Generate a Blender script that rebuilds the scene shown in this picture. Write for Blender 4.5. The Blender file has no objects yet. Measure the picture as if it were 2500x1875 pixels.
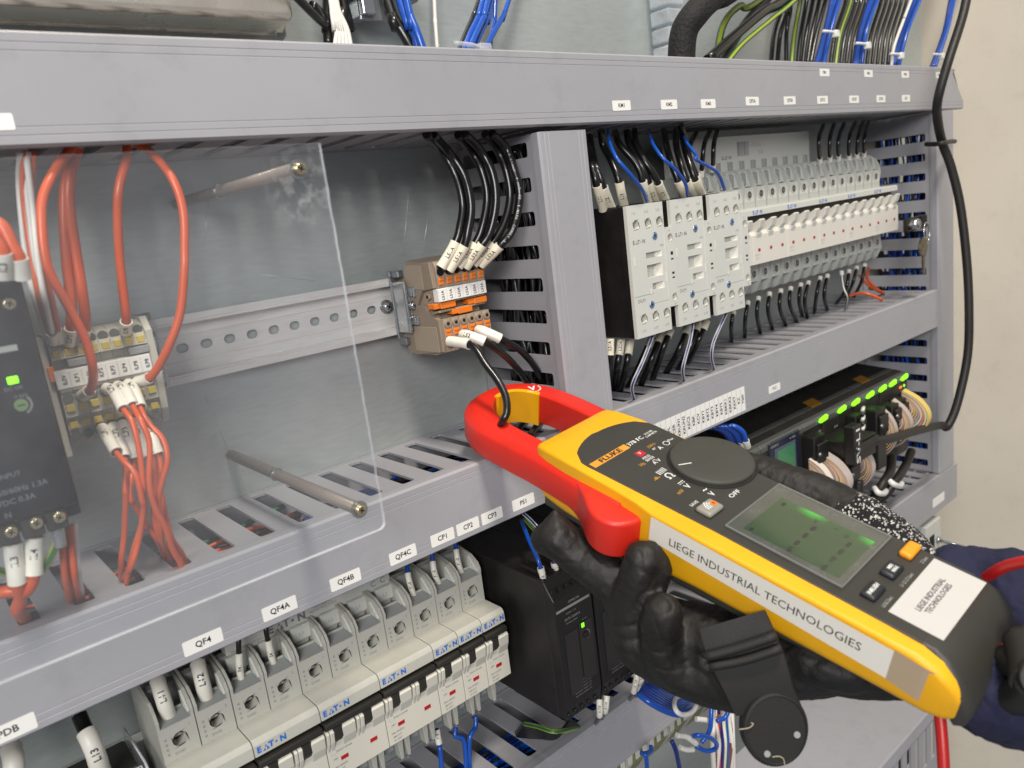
import bpy, bmesh, math, random
from mathutils import Vector, Matrix
random.seed(7)
SC = bpy.context.scene
COL = SC.collection
CAMROT=[[0.755623, 0.233307, -0.612047], [-0.643132, 0.087145, -0.760781], [-0.124158, 0.96849, 0.215896]]
METER_O=[297.14, -194.18, -131.78]
METER_AX=[[0.995589, -0.045875, -0.081839], [0.021201, 0.959744, -0.280073], [0.091393, 0.277103, 0.956484]]

def lin(h):
    h = h.lstrip('#'); c = [int(h[i:i+2], 16)/255 for i in (0, 2, 4)]
    return tuple(v/12.92 if v <= .04045 else ((v+.055)/1.055)**2.4 for v in c) + (1.0,)

# ---------------------------------------------------------------- camera, world, lamps, exposure
cam = bpy.data.cameras.new('camera'); camo = bpy.data.objects.new('camera', cam); COL.objects.link(camo)
cam.sensor_width = 36; cam.lens = 27.293; cam.clip_start = .01; cam.clip_end = 50
M3 = Matrix(CAMROT).to_4x4(); M3.translation = Vector((0, -.417, 0)); camo.matrix_world = M3
cam.dof.use_dof = True; cam.dof.focus_distance = .46; cam.dof.aperture_fstop = 13
SC.camera = camo
W = bpy.data.worlds.new('World'); SC.world = W; W.use_nodes = True
bg = W.node_tree.nodes['Background']; bg.inputs[0].default_value = (.86, .89, 1.0, 1); bg.inputs[1].default_value = .30
def area(name, loc, target, size, power, color):
    l = bpy.data.lights.new(name, 'AREA'); l.shape = 'RECTANGLE'; l.size, l.size_y = size; l.energy = power; l.color = color
    o = bpy.data.objects.new(name, l); COL.objects.link(o); o.location = loc
    o.rotation_euler = (Vector(target)-Vector(loc)).to_track_quat('-Z', 'Y').to_euler(); return o
# ceiling luminaire of the workshop above and in front of the open cabinet, and the paler light of the room behind
area('ceiling_lamp', (.10, -1.05, 1.9), (.35, 0, -.05), (.40, .35), 58, (1, .92, .81))
area('room_lamp', (-1.0, -1.35, .62), (.3, 0, -.1), (.8, .6), 36, (1, .98, .97))
SC.view_settings.view_transform = 'Standard'; SC.view_settings.look = 'None'
SC.view_settings.exposure = -.24; SC.view_settings.gamma = 1
SC.render.engine = 'CYCLES'

# ---------------------------------------------------------------- materials
MATS = {}
def mat(name, col, rough=.5, metal=0, bump=0, bscale=800, var=0, vscale=30, emit=0, spec=.5, coat=0, aniso=None, dirt=0):
    if name in MATS: return MATS[name]
    m = bpy.data.materials.new(name); m.use_nodes = True; nt = m.node_tree; b = nt.nodes['Principled BSDF']
    c = lin(col) if isinstance(col, str) else col
    b.inputs['Base Color'].default_value = c; b.inputs['Roughness'].default_value = rough; b.inputs['Metallic'].default_value = metal
    b.inputs['Specular IOR Level'].default_value = spec; b.inputs['Coat Weight'].default_value = coat
    if emit: b.inputs['Emission Color'].default_value = c; b.inputs['Emission Strength'].default_value = emit
    tc = nt.nodes.new('ShaderNodeTexCoord')
    mp = nt.nodes.new('ShaderNodeMapping'); nt.links.new(tc.outputs['Object'], mp.inputs[0])
    if aniso: mp.inputs['Scale'].default_value = aniso
    if var:
        n = nt.nodes.new('ShaderNodeTexNoise'); n.inputs['Scale'].default_value = vscale; n.inputs['Detail'].default_value = 6
        nt.links.new(mp.outputs[0], n.inputs[0])
        r = nt.nodes.new('ShaderNodeMapRange'); r.inputs[1].default_value = .3; r.inputs[2].default_value = .7
        r.inputs[3].default_value = 1-var; r.inputs[4].default_value = 1+var; nt.links.new(n.outputs[0], r.inputs[0])
        h = nt.nodes.new('ShaderNodeHueSaturation'); h.inputs['Color'].default_value = c; nt.links.new(r.outputs[0], h.inputs['Value'])
        nt.links.new(h.outputs[0], b.inputs['Base Color'])
        r2 = nt.nodes.new('ShaderNodeMapRange'); r2.inputs[1].default_value = .3; r2.inputs[2].default_value = .7
        r2.inputs[3].default_value = max(0, rough-.08); r2.inputs[4].default_value = min(1, rough+.08)
        nt.links.new(n.outputs[0], r2.inputs[0]); nt.links.new(r2.outputs[0], b.inputs['Roughness'])
    if dirt:
        n = nt.nodes.new('ShaderNodeTexNoise'); n.inputs['Scale'].default_value = 38; n.inputs['Detail'].default_value = 10; n.inputs['Roughness'].default_value = .72
        nt.links.new(mp.outputs[0], n.inputs[0]); r = nt.nodes.new('ShaderNodeMapRange'); r.inputs[1].default_value = .52; r.inputs[2].default_value = .72; r.inputs[3].default_value = 0; r.inputs[4].default_value = dirt
        nt.links.new(n.outputs[0], r.inputs[0]); mx = nt.nodes.new('ShaderNodeMix'); mx.data_type = 'RGBA'; nt.links.new(r.outputs[0], mx.inputs[0])
        l = b.inputs['Base Color'].links
        if l: nt.links.new(l[0].from_socket, mx.inputs[6])
        else: mx.inputs[6].default_value = c
        mx.inputs[7].default_value = (c[0]*.45+.01, c[1]*.43+.01, c[2]*.4+.01, 1); nt.links.new(mx.outputs[2], b.inputs['Base Color'])
    if bump:
        n = nt.nodes.new('ShaderNodeTexNoise'); n.inputs['Scale'].default_value = bscale; n.inputs['Detail'].default_value = 3
        nt.links.new(mp.outputs[0], n.inputs[0])
        bp = nt.nodes.new('ShaderNodeBump'); bp.inputs['Strength'].default_value = bump; bp.inputs['Distance'].default_value = .001
        nt.links.new(n.outputs[0], bp.inputs['Height']); nt.links.new(bp.outputs[0], b.inputs['Normal'])
    MATS[name] = m; return m
def clear(name, tint, milk, rough, edge=0):
    m = bpy.data.materials.new(name); m.use_nodes = True; nt = m.node_tree; nt.nodes.remove(nt.nodes['Principled BSDF'])
    out = nt.nodes['Material Output']; tr = nt.nodes.new('ShaderNodeBsdfTransparent'); tr.inputs[0].default_value = tint
    gl = nt.nodes.new('ShaderNodeBsdfGlossy'); gl.inputs['Roughness'].default_value = rough
    df = nt.nodes.new('ShaderNodeBsdfDiffuse'); df.inputs[0].default_value = (.8, .8, .82, 1)
    lw = nt.nodes.new('ShaderNodeLayerWeight'); lw.inputs[0].default_value = .5   # grazing reflection, alike from both faces
    pw = nt.nodes.new('ShaderNodeMath'); pw.operation = 'POWER'; pw.inputs[1].default_value = 5; nt.links.new(lw.outputs['Facing'], pw.inputs[0])
    fr = nt.nodes.new('ShaderNodeMath'); fr.operation = 'MULTIPLY_ADD'; fr.inputs[1].default_value = .9; fr.inputs[2].default_value = .04; nt.links.new(pw.outputs[0], fr.inputs[0])
    a = nt.nodes.new('ShaderNodeMixShader'); nt.links.new(fr.outputs[0], a.inputs[0]); nt.links.new(tr.outputs[0], a.inputs[1]); nt.links.new(gl.outputs[0], a.inputs[2])
    # fine dust; on the acrylic also a pale veil painted for hazy reflections
    tc = nt.nodes.new('ShaderNodeTexCoord'); n = nt.nodes.new('ShaderNodeTexNoise'); n.inputs['Scale'].default_value = 22; n.inputs['Detail'].default_value = 8; n.inputs['Roughness'].default_value = .7
    nt.links.new(tc.outputs['Object'], n.inputs[0])
    r = nt.nodes.new('ShaderNodeMapRange'); r.inputs[1].default_value = .35; r.inputs[2].default_value = .75; r.inputs[3].default_value = milk*.6; r.inputs[4].default_value = milk*1.5
    nt.links.new(n.outputs[0], r.inputs[0])
    b = nt.nodes.new('ShaderNodeMixShader'); nt.links.new(r.outputs[0], b.inputs[0]); nt.links.new(a.outputs[0], b.inputs[1]); nt.links.new(df.outputs[0], b.inputs[2])
    nt.links.new(b.outputs[0], out.inputs[0]); MATS[name] = m; return m

DUCT = mat('duct_pvc', '#9b9b9f', .4, bump=.07, bscale=2000, var=.05, vscale=9, dirt=.22)
DUCTI = mat('duct_pvc_side', '#959498', .5, bump=.05, bscale=2500, var=.03, dirt=.2)
RAIL = mat('aluminium_rail', '#e6e3de', .38, .3, bump=.12, bscale=900, var=.06, vscale=60, aniso=(1, 8, 8))
STEEL = mat('zinc_steel', '#b9bcbd', .25, .9, bump=.08, bscale=500, var=.08, vscale=90)
DSTEEL = mat('dull_steel', '#94979a', .4, .8, bump=.1, bscale=500, var=.1, vscale=90)
BRASS = mat('yellow_zinc_screw', '#cdbf9a', .25, .9, var=.1, vscale=300)
BLUEZ = mat('blue_zinc_screw', '#9dbbe0', .22, .85, var=.1, vscale=300)
WHT = mat('white_plastic', '#c5c6bf', .42, bump=.04, bscale=1500, var=.02)
WHT2 = mat('white_plastic_light', '#d2cfc5', .45, bump=.03, bscale=1500)
GRY = mat('light_grey_plastic', '#b2b4ae', .45, bump=.04, bscale=1500, var=.02)
GRYD = mat('grey_plastic', '#8f928f', .5, bump=.04, bscale=1500)
BEI = mat('taupe_plastic', '#8a7b6a', .5, bump=.04, bscale=1500, var=.03)
BEI2 = mat('pale_taupe_plastic', '#9c8c7a', .5, bump=.04, bscale=1500)
CREAM = mat('cream_plastic', '#b5b2a4', .5, bump=.04, bscale=1500, var=.03)
BLK = mat('black_plastic', '#1b1817', .5, bump=.08, bscale=1200, var=.1, vscale=80)
BLK2 = mat('matt_black_plastic', '#26241f', .6, bump=.1, bscale=900, var=.1, vscale=60)
HOLE = mat('dark_recess', '#0b0a0a', .7)
ORG = mat('orange_plastic', '#e0761a', .4, bump=.03)
YELL = mat('yellow_lever', '#c9b352', .45, bump=.03)
REDP = mat('red_flag', '#a3141a', .4)
LABEL = mat('label_paper', '#e6e5df', .55, bump=.02, bscale=700)
INK = mat('black_ink', '#17161a', .6)
GINK = mat('grey_ink', '#77777a', .6)
LINK = mat('pale_ink', '#a9aaa7', .6)
WINK = mat('white_ink', '#d8d8d4', .6)
BINK = mat('blue_ink', '#1765c1', .5)
WB = mat('black_wire', '#0f0e0e', .33, bump=.05, bscale=300, coat=.25)
WBL = mat('blue_wire', '#0f4aa6', .3, bump=.03, bscale=300, coat=.2)
WNV = mat('navy_wire', '#12276e', .35)
WO = mat('orange_wire', '#c9552b', .35, bump=.03, bscale=300)
WR = mat('red_wire', '#c7232a', .38, bump=.03, bscale=300)
WW = mat('white_wire', '#d3d0c8', .4)
WG = mat('green_wire', '#17603a', .4)
WY = mat('yellow_wire', '#979c2c', .4)
WBR = mat('brown_wire', '#7d4436', .4)
SLV = mat('sleeve_tube', '#e3dfd2', .42, bump=.04, bscale=400)
SLVY = mat('sleeve_tube_cream', '#e6dfc8', .42, bump=.04, bscale=400)
COPPER = mat('copper', '#b5653c', .3, .9, bump=.3, bscale=900)
LEDG = mat('green_led', '#7dff14', .4, emit=1.9)
LEDO = mat('orange_led', '#ff7a30', .4, emit=.9)
NYL = mat('natural_nylon', '#dcdcd6', .4)

# ---------------------------------------------------------------- mesh building (all lengths in millimetres)
S = .001
class MB:
    def __init__(s): s.bm = bmesh.new(); s.m = []
    def mi(s, m):
        if m is None: return 0
        if m not in s.m: s.m.append(m)
        return s.m.index(m)
    def poly(s, vs, fs, m=None, smooth=False, xf=None):
        v = [s.bm.verts.new(xf @ Vector(p) if xf else Vector(p)) for p in vs]; i = s.mi(m); out = []
        for f in fs:
            idx = []
            for k in f:
                if k not in idx: idx.append(k)
            if len(idx) < 3: continue
            try: q = s.bm.faces.new([v[k] for k in idx])
            except ValueError: continue
            q.material_index = i; q.smooth = smooth; out.append(q)
        return v, out
    def box(s, x0, x1, y0, y1, z0, z1, m=None, b=0, xf=None, seg=1):
        x0, x1 = sorted((x0, x1)); y0, y1 = sorted((y0, y1)); z0, z1 = sorted((z0, z1))
        vs = [(x, y, z) for x in (x0, x1) for y in (y0, y1) for z in (z0, z1)]
        fs = [(0, 1, 3, 2), (4, 6, 7, 5), (0, 4, 5, 1), (2, 3, 7, 6), (0, 2, 6, 4), (1, 5, 7, 3)]
        v, f = s.poly(vs, fs, m, False, xf)
        if b:
            es = list({e for q in f for e in q.edges})
            r = bmesh.ops.bevel(s.bm, geom=es, offset=b, segments=seg, affect='EDGES', profile=.5, clamp_overlap=True)
            for q in r['faces']: q.material_index = f[0].material_index if f[0].is_valid else s.mi(m); q.smooth = seg > 1
        return s
    def prism(s, pts, axis, a, b, m=None, bev=0, xf=None, seg=1, smooth=False):
        def T(p, t):
            if axis == 'x': return (t, p[0], p[1])
            if axis == 'y': return (p[0], t, p[1])
            return (p[0], p[1], t)
        n = len(pts); vs = [T(p, a) for p in pts]+[T(p, b) for p in pts]
        fs = [tuple(range(n)), tuple(range(2*n-1, n-1, -1))]+[(i, n+i, n+(i+1) % n, (i+1) % n) for i in range(n)]
        v, f = s.poly(vs, fs, m, False, xf)
        bmesh.ops.recalc_face_normals(s.bm, faces=f)
        if smooth:
            for q in f[2:]: q.smooth = True
        if bev:
            es = list({e for q in f[:2] for e in q.edges})
            r = bmesh.ops.bevel(s.bm, geom=es, offset=bev, segments=seg, affect='EDGES', profile=.5, clamp_overlap=True)
            for q in r['faces']: q.material_index = s.mi(m)
        return s
    def cyl(s, p0, p1, r0, r1=None, n=14, m=None, cap=True, xf=None, capm=None):
        r1 = r0 if r1 is None else r1; p0 = Vector(p0); p1 = Vector(p1); d = (p1-p0).normalized()
        u = d.orthogonal().normalized(); w = d.cross(u); vs = []
        for p, r in ((p0, r0), (p1, r1)):
            for k in range(n):
                a = 2*math.pi*k/n; vs.append(p+u*math.cos(a)*r+w*math.sin(a)*r)
        fs = [(k, (k+1) % n, n+(k+1) % n, n+k) for k in range(n)]
        v, f = s.poly(vs, fs, m, True, xf)
        if cap:
            i = s.mi(capm or m)
            for q in (s.bm.faces.new(v[:n][::-1]), s.bm.faces.new(v[n:])): q.material_index = i
        return s
    def tube(s, pts, r, n=8, m=None, cap=True, rr=None, xf=None):
        P = [Vector(p) for p in pts]; k = len(P); vs = []; u = None
        for i in range(k):
            d = (P[min(i+1, k-1)]-P[max(i-1, 0)]).normalized()
            if u is None: u = d.orthogonal().normalized()
            else: u = (u-d*u.dot(d)).normalized()
            w = d.cross(u); ri = rr[i] if rr else r
            for j in range(n):
                a = 2*math.pi*j/n; vs.append(P[i]+(u*math.cos(a)+w*math.sin(a))*ri)
        fs = [(i*n+j, i*n+(j+1) % n, (i+1)*n+(j+1) % n, (i+1)*n+j) for i in range(k-1) for j in range(n)]
        v, f = s.poly(vs, fs, m, True, xf)
        if cap:
            for q in (v[:n][::-1], v[-n:]):
                g = s.bm.faces.new(q); g.material_index = s.mi(m)
        return s
    def ball(s, c, r, m=None, sub=2, xf=None):
        M = Matrix.Translation(Vector(c)) @ Matrix.Diagonal((*(r if isinstance(r, (tuple, list)) else (r, r, r)), 1))
        if xf: M = xf @ M
        g = bmesh.ops.create_icosphere(s.bm, subdivisions=sub, radius=1, matrix=M); i = s.mi(m)
        for q in {f for v in g['verts'] for f in v.link_faces}: q.smooth = True; q.material_index = i
        return s
    def text(s, txt, xf, size, m=None, width=None, bold=0, align='CENTER', thick=.03):
        me = text_mesh(txt, bold, align); w = max(v.co.x for v in me.vertices)-min(v.co.x for v in me.vertices) if len(me.vertices) else 1
        sx = size if width is None else width/w
        v = [s.bm.verts.new(xf @ Vector((p.co.x*sx, p.co.y*size, thick))) for p in me.vertices]; i = s.mi(m)
        for f in me.polygons:
            try: q = s.bm.faces.new([v[k] for k in f.vertices]); q.material_index = i
            except ValueError: pass
        return s
    def build(s, name, m=None, parent=None, loc=None):
        me = bpy.data.meshes.new(name)
        for v in s.bm.verts: v.co *= S
        for e in s.bm.edges:
            if len(e.link_faces) == 2 and e.calc_face_angle(0) > .62: e.smooth = False
        s.bm.to_mesh(me); s.bm.free()
        for q in (s.m or [m]): me.materials.append(q)
        o = bpy.data.objects.new(name, me); COL.objects.link(o)
        if parent: o.parent = parent
        if loc: o.location = Vector(loc)*S
        return o
_TX = {}
def text_mesh(txt, bold=0, align='CENTER'):
    k = (txt, bold, align)
    if k in _TX: return _TX[k]
    c = bpy.data.curves.new('t', 'FONT'); c.body = txt; c.size = 1; c.align_x = align; c.align_y = 'CENTER'; c.resolution_u = 2
    c.offset = bold*.02; c.space_line = 1.0
    o = bpy.data.objects.new('t', c); COL.objects.link(o)
    bpy.context.view_layer.update()
    me = bpy.data.meshes.new_from_object(o.evaluated_get(bpy.context.evaluated_depsgraph_get()))
    bpy.data.objects.remove(o); _TX[k] = me; return me
def frame(origin, x, y):
    x = Vector(x).normalized(); z = x.cross(Vector(y)).normalized(); y = z.cross(x)
    M = Matrix((x, y, z)).transposed().to_4x4(); M.translation = Vector(origin); return M
def front(x, y, z): return frame((x, y, z), (1, 0, 0), (0, 0, 1))      # writing that faces the viewer side (-Y)
def empty(name, loc=(0, 0, 0), rot=None):
    o = bpy.data.objects.new(name, None); COL.objects.link(o); o.location = Vector(loc)*S; o.empty_display_size = .01
    if rot: o.rotation_euler = rot
    return o
def tag(o, label=None, cat=None, group=None, kind=None):
    if label: o['label'] = label
    if cat: o['category'] = cat
    if group: o['group'] = group
    if kind: o['kind'] = kind
    return o
def kids(o): return [c for c in bpy.data.objects if c.parent == o]
def copy_tree(o, loc=None, parent=None):
    c = o.copy(); COL.objects.link(c)
    if parent: c.parent = parent
    if loc is not None: c.location = Vector(loc)*S
    for k in _children.get(o.name, []): copy_tree(k, None, c)
    return c
_children = {}
def index_children():
    _children.clear()
    for o in bpy.data.objects:
        if o.parent: _children.setdefault(o.parent.name, []).append(o)
def smooth_path(pts, n=6):
    P = [Vector(p) for p in pts]
    if len(P) < 3: return [P[0].lerp(P[-1], t/4) for t in range(5)]
    P = [P[0]*2-P[1]]+P+[P[-1]*2-P[-2]]; out = []
    for i in range(1, len(P)-2):
        a, b, c, d = P[i-1:i+3]
        for t in range(n):
            t /= n; out.append(.5*((2*b)+(c-a)*t+(2*a-5*b+4*c-d)*t*t+(3*b-a-3*c+d)*t**3))
    out.append(P[-2]); return out
CAMP = Vector((0, -417, 0))
def bent_text(mb, txt, c, ax, r, size, m, flip=False):
    """lettering printed round a sleeve: runs along its axis on the side turned to the open door"""
    ax = Vector(ax).normalized()*(-1 if flip else 1); n = CAMP-Vector(c); n = (n-ax*n.dot(ax)).normalized(); b = n.cross(ax)
    me = text_mesh(txt, .6); vs = []
    for p in me.vertices:
        u, v = p.co.x*size, p.co.y*size; a = v/r
        vs.append(Vector(c)+ax*u+(n*math.cos(a)+b*math.sin(a))*(r+.04))
    mb.poly(vs, [tuple(f.vertices) for f in me.polygons], m)
# ---------------------------------------------------------------- the cabinet: mounting plate and side sheet
def plate_mat():
    m = bpy.data.materials.new('galvanised_plate'); m.use_nodes = True; nt = m.node_tree; b = nt.nodes['Principled BSDF']
    b.inputs['Metallic'].default_value = .5
    tc = nt.nodes.new('ShaderNodeTexCoord')
    def noise(scale, det, sc=(1, 1, 1), ro=.5):
        mp = nt.nodes.new('ShaderNodeMapping'); mp.inputs['Scale'].default_value = sc; nt.links.new(tc.outputs['Object'], mp.inputs[0])
        n = nt.nodes.new('ShaderNodeTexNoise'); n.inputs['Scale'].default_value = scale; n.inputs['Detail'].default_value = det; n.inputs['Roughness'].default_value = ro
        nt.links.new(mp.outputs[0], n.inputs[0]); return n
    big = noise(9, 4); fine = noise(90, 6, (1, 1, 5)); grain = noise(900, 2, (1, 1, 3))
    r = nt.nodes.new('ShaderNodeValToRGB'); e = r.color_ramp.elements
    e[0].position = .25; e[0].color = lin('#a6aead'); e[1].position = .7; e[1].color = lin('#bfc5c2')
    ad = nt.nodes.new('ShaderNodeMath'); ad.operation = 'MULTIPLY_ADD'; ad.inputs[1].default_value = .5
    nt.links.new(fine.outputs[0], ad.inputs[0]); 
    h = nt.nodes.new('ShaderNodeMath'); h.operation = 'MULTIPLY'; h.inputs[1].default_value = .5; nt.links.new(big.outputs[0], h.inputs[0])
    nt.links.new(h.outputs[0], ad.inputs[2]); nt.links.new(ad.outputs[0], r.inputs[0]); nt.links.new(r.outputs[0], b.inputs['Base Color'])
    rr = nt.nodes.new('ShaderNodeMapRange'); rr.inputs[3].default_value = .34; rr.inputs[4].default_value = .56
    nt.links.new(ad.outputs[0], rr.inputs[0]); nt.links.new(rr.outputs[0], b.inputs['Roughness'])
    bp = nt.nodes.new('ShaderNodeBump'); bp.inputs['Strength'].default_value = .12; bp.inputs['Distance'].default_value = .0006
    nt.links.new(grain.outputs[0], bp.inputs['Height']); nt.links.new(bp.outputs[0], b.inputs['Normal'])
    return m
mb = MB(); mb.box(-260, 1010, .3, 3, -1400, 560); plate = tag(mb.build('mounting_plate', plate_mat()), kind='structure')
SCR = mat('bare_scratch', '#c9cfcd', .3, .6)
for a, b in (((274.5,0.2,21.6), (261.9,0.2,-20.6)), ((290.2,0.2,15.5), (275.6,0.2,-22.4)), ((150.2,0.2,24.8), (143.0,0.2,2.0)), ((127.6,0.2,-75.0), (133.2,0.2,-105.7)), ((171.1,0.2,-16.8), (201.0,0.2,-24.8))):
    mb = MB(); mb.cyl(a, b, .16, .1, 5); mb.build('scratch', SCR, plate)
SIDE = mat('cabinet_paint', '#d8cfbf', .45, bump=.1, bscale=500, var=.06, vscale=5, dirt=.15)
mb = MB(); mb.box(1045, 1048, -420, 60, -1400, 700); tag(mb.build('cabinet_side', SIDE), kind='structure')
mb = MB(); mb.box(-260, 1048, 62, 65, -1400, 700); tag(mb.build('cabinet_back', SIDE), kind='structure')

# ---------------------------------------------------------------- slotted wiring ducts
def slot_cell(mb, a0, a1, d0, d1, s0, s1, e0, e1, T, th, m, rad=1.6):
    """one pitch of a duct wall with its round-cornered slot; T maps (along, depth, thickness) to a point"""
    inner = []; outer = []
    for cx, cy, q, oc in ((s1-rad, e1-rad, 0, (a1, d1)), (s0+rad, e1-rad, 1, (a0, d1)), (s0+rad, e0+rad, 2, (a0, d0)), (s1-rad, e0+rad, 3, (a1, d0))):
        for k in range(4):
            an = math.pi/2*(q+k/3); inner.append((cx+rad*math.cos(an), cy+rad*math.sin(an))); outer.append(oc)
    n = 16
    for t in (0, th):
        vs = [T(*p, t) for p in inner]; cs = [T(a1, d1, t), T(a0, d1, t), T(a0, d0, t), T(a1, d0, t)]
        fs = []
        for i in range(n):
            j = (i+1) % n; ci, cj = n+i//4, n+j//4
            fs.append((i, j, cj, ci) if ci != cj else (i, j, ci))
        mb.poly(vs+cs, fs, m)
    vs = [T(*p, 0) for p in inner]+[T(*p, th) for p in inner]
    mb.poly(vs, [(i, (i+1) % n, n+(i+1) % n, n+i) for i in range(n)], m)
def duct(name, label, axis, l0, l1, c0, c1, start, pitch, sw, walls=(1, 1), cover=None, oblique=None, depth=80, y0=0):
    """axis 'x': runs along X from l0 to l1 between z=c0..c1; axis 'z': runs along Z between x=c0..c1"""
    root = empty(name, ((l0+l1)/2, 0, c0) if axis == 'x' else (c0, 0, l0)); org = root.location/S
    tag(root, label, 'wiring duct', 'slotted grey wiring ducts on the mounting plate')
    def P(l, d, c):
        p = (l, y0-d, c) if axis == 'x' else (c, y0-d, l); return tuple(Vector(p)-org)
    def fix(o):
        bm = bmesh.new(); bm.from_mesh(o.data); bmesh.ops.remove_doubles(bm, verts=bm.verts, dist=1e-6); bmesh.ops.recalc_face_normals(bm, faces=bm.faces); bm.to_mesh(o.data); bm.free(); return o
    mb = MB(); a = P(l0, 0.4, c0+.2); b = P(l1, 1.8, c1-.2); mb.box(a[0], b[0], a[1], b[1], a[2], b[2]); mb.build('base', DUCTI, root)
    for side, cc in enumerate((c0+.8, c1-.8)):
        if not walls[side]: continue
        th = 1.4 if side == 0 else -1.4; mb = MB()
        def T(l, d, t, cc=cc, th=th): return P(l, d, cc+t)
        k = math.floor((l0-start)/pitch); last = l0
        while start+k*pitch < l1:
            s0 = start+k*pitch; s1 = s0+sw; k += 1
            if s0 < l0+2 or s1 > l1-2: continue
            e = s1+(pitch-sw)/2
            if e > l1-1: e = l1
            slot_cell(mb, last, e, 1.8, depth-9, s0, s1, 5, depth-13, T, th, DUCTI); last = e
        if last < l1: # plain stretch
            vs = [T(last, 1.8, 0), T(l1, 1.8, 0), T(l1, depth-9, 0), T(last, depth-9, 0)]; mb.poly(vs, [(0, 1, 2, 3)], DUCTI)
        # rolled rim along the open edge of the wall
        for q in (0, 1):
            a = P(l0, depth-9-q*4.2, cc-.5+(.0 if side == 0 else -0.6)); b = P(l1, depth-7-q*4.2, cc+(.6 if side == 0 else 1.1)*.5)
        a = P(l0, depth-9, cc-.7); b = P(l1, depth-5, cc+.7); mb.box(a[0], b[0], a[1], b[1], a[2], b[2], DUCTI, .4)
        fix(mb.build('slotted_wall', None, root))
    # snap-on cover with folded rims and two fine ribs along each edge
    cv0, cv1 = cover or (l0, l1); d = depth; mb = MB()
    prof = [(c0-.3, d-7), (c0-.6, d-1.6), (c0+.5, d), (c0+3.3, d), (c0+3.55, d-.22), (c0+3.8, d), (c0+6.3, d), (c0+6.55, d-.2), (c0+6.8, d)]
    prof += [(c0+c1-a, b) for a, b in prof[::-1]]
    prof += [(c1-1.2, d-7), (c1-1.0, d-2.6), (c0+1.0, d-2.6), (c0+1.2, d-7)]
    n = len(prof); ob = oblique or (0, 0)
    vs = [P(cv0, q, c) for c, q in prof]+[P(cv1+(ob[0] if c > (c0+c1)/2 else ob[1]), q, c) for c, q in prof]
    fs = [(i, (i+1) % n, n+(i+1) % n, n+i) for i in range(n)]
    for o_ in (0, n):
        fs += [(o_+0, o_+1, o_+n-2, o_+n-1), (o_+n-4, o_+n-3, o_+n-5, o_+n-5)]
        fs += [tuple(o_+k for k in (1, 2, n-6, n-5, n-4, n-3, n-2))[:4]]
    mb.poly(vs, fs, DUCT)
    for cv, sg in ((cv0, 0), (cv1, 1)): # end face of the lid sheet
        e = [P(cv+(0 if sg == 0 else (ob[0] if c > (c0+c1)/2 else ob[1])), q, c) for c, q in ((c0+.5, d-.02), (c1-.5, d-.02), (c1-1, d-2.6), (c0+1, d-2.6))]
        mb.poly(e, [(0, 1, 2, 3)], DUCT)
    fix(mb.build('cover', None, root))
    return root
duct('wiring_duct', 'long top grey wiring duct carrying the KM1 label, just below the metal box', 'x', -120, 905, 45, 84.3, 0+2.2, 20.2, 7, cover=(-120, 886), oblique=(0, 26), depth=81)
duct('wiring_duct', 'lower left grey wiring duct carrying the QF4 label, above the two-pole breakers', 'x', -140, 313, -173.3, -134, -21.8, 20, 8.1)
duct('wiring_duct', 'upright grey wiring duct standing between the tan terminal blocks and the first contactor', 'z', -173, 41.5, 313.8, 351.5, -69.8-19.7*5, 19.75, 8.4, depth=80.4)
duct('wiring_duct', 'right hand grey wiring duct carrying the PLC label, above the black controller', 'x', 352, 851, -173, -134, 376.5-19*2, 18.95, 8)
duct('wiring_duct', 'upright grey wiring duct at the right edge, with the keys hanging in front', 'z', -337, 43.5, 852.5, 889.5, -22.3-19.3*17, 19.3, 7.4)
duct('wiring_duct', 'lowest full width grey wiring duct, below the black power supplies', 'x', -60, 898, -380, -338.5, 18.5, 19.8, 8.1)
# ---------------------------------------------------------------- label tape on the ducts
def duct_tag(x, z, w, h, y, txt, label, size=3.9, group='printed tags along the wiring ducts', rot=0, nm='duct_label', wid=None, vertical=False):
    r = random.uniform(-.012, .012)+rot
    mb = MB(); F = Matrix.Rotation(r, 4, 'Y')
    n = 4; pts = []
    for cx, cz, q in ((w/2-.7, h/2-.7, 0), (-w/2+.7, h/2-.7, 1), (-w/2+.7, -h/2+.7, 2), (w/2-.7, -h/2+.7, 3)):
        for k in range(n): a = math.pi/2*(q+k/(n-1)); pts.append((cx+.7*math.cos(a), cz+.7*math.sin(a)))
    mb.prism(pts, 'y', -.01, -.16, LABEL, xf=F)
    o = mb.build(nm, None, None, (x, y, z)); tag(o, label, 'label', group)
    if txt:
        mb = MB(); lines = txt if isinstance(txt, list) else [(txt, 0, 0)]
        for t, dx, dz in lines:
            xf = F @ (frame((dx, -.17, dz), (0, 0, 1), (-1, 0, 0)) if vertical else front(dx, -.17, dz))
            mb.text(t, xf, size, INK, bold=1, width=wid)
        mb.build('lettering', None, o)
    return o
ctx = {'QF4': 'starting above the two fattest white sleeves', 'QF4A': 'right above the grey maker name', 'QF4B': 'between QF4A and QF4C',
       'QF4C': 'left of the CP tags', 'CP1': 'first of the three CP tags', 'CP2': 'middle one of the three CP tags', 'CP3': 'last of the three CP tags', 'PS1': 'beside the red jaw'}
for t, x0, x1 in (('QF4', 71.2, 88.4), ('QF4A', 107.2, 124.2), ('QF4B', 142, 158.8), ('QF4C', 176, 192.4), ('CP1', 202, 217.4), ('CP2', 219.3, 234.8), ('CP3', 236.8, 252), ('PS1', 259.8, 276.8)):
    duct_tag((x0+x1)/2, -166.6, x1-x0, 6.8, -80, t, f'white tag printed {t} on the lower left duct, {ctx[t]}')
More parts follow.
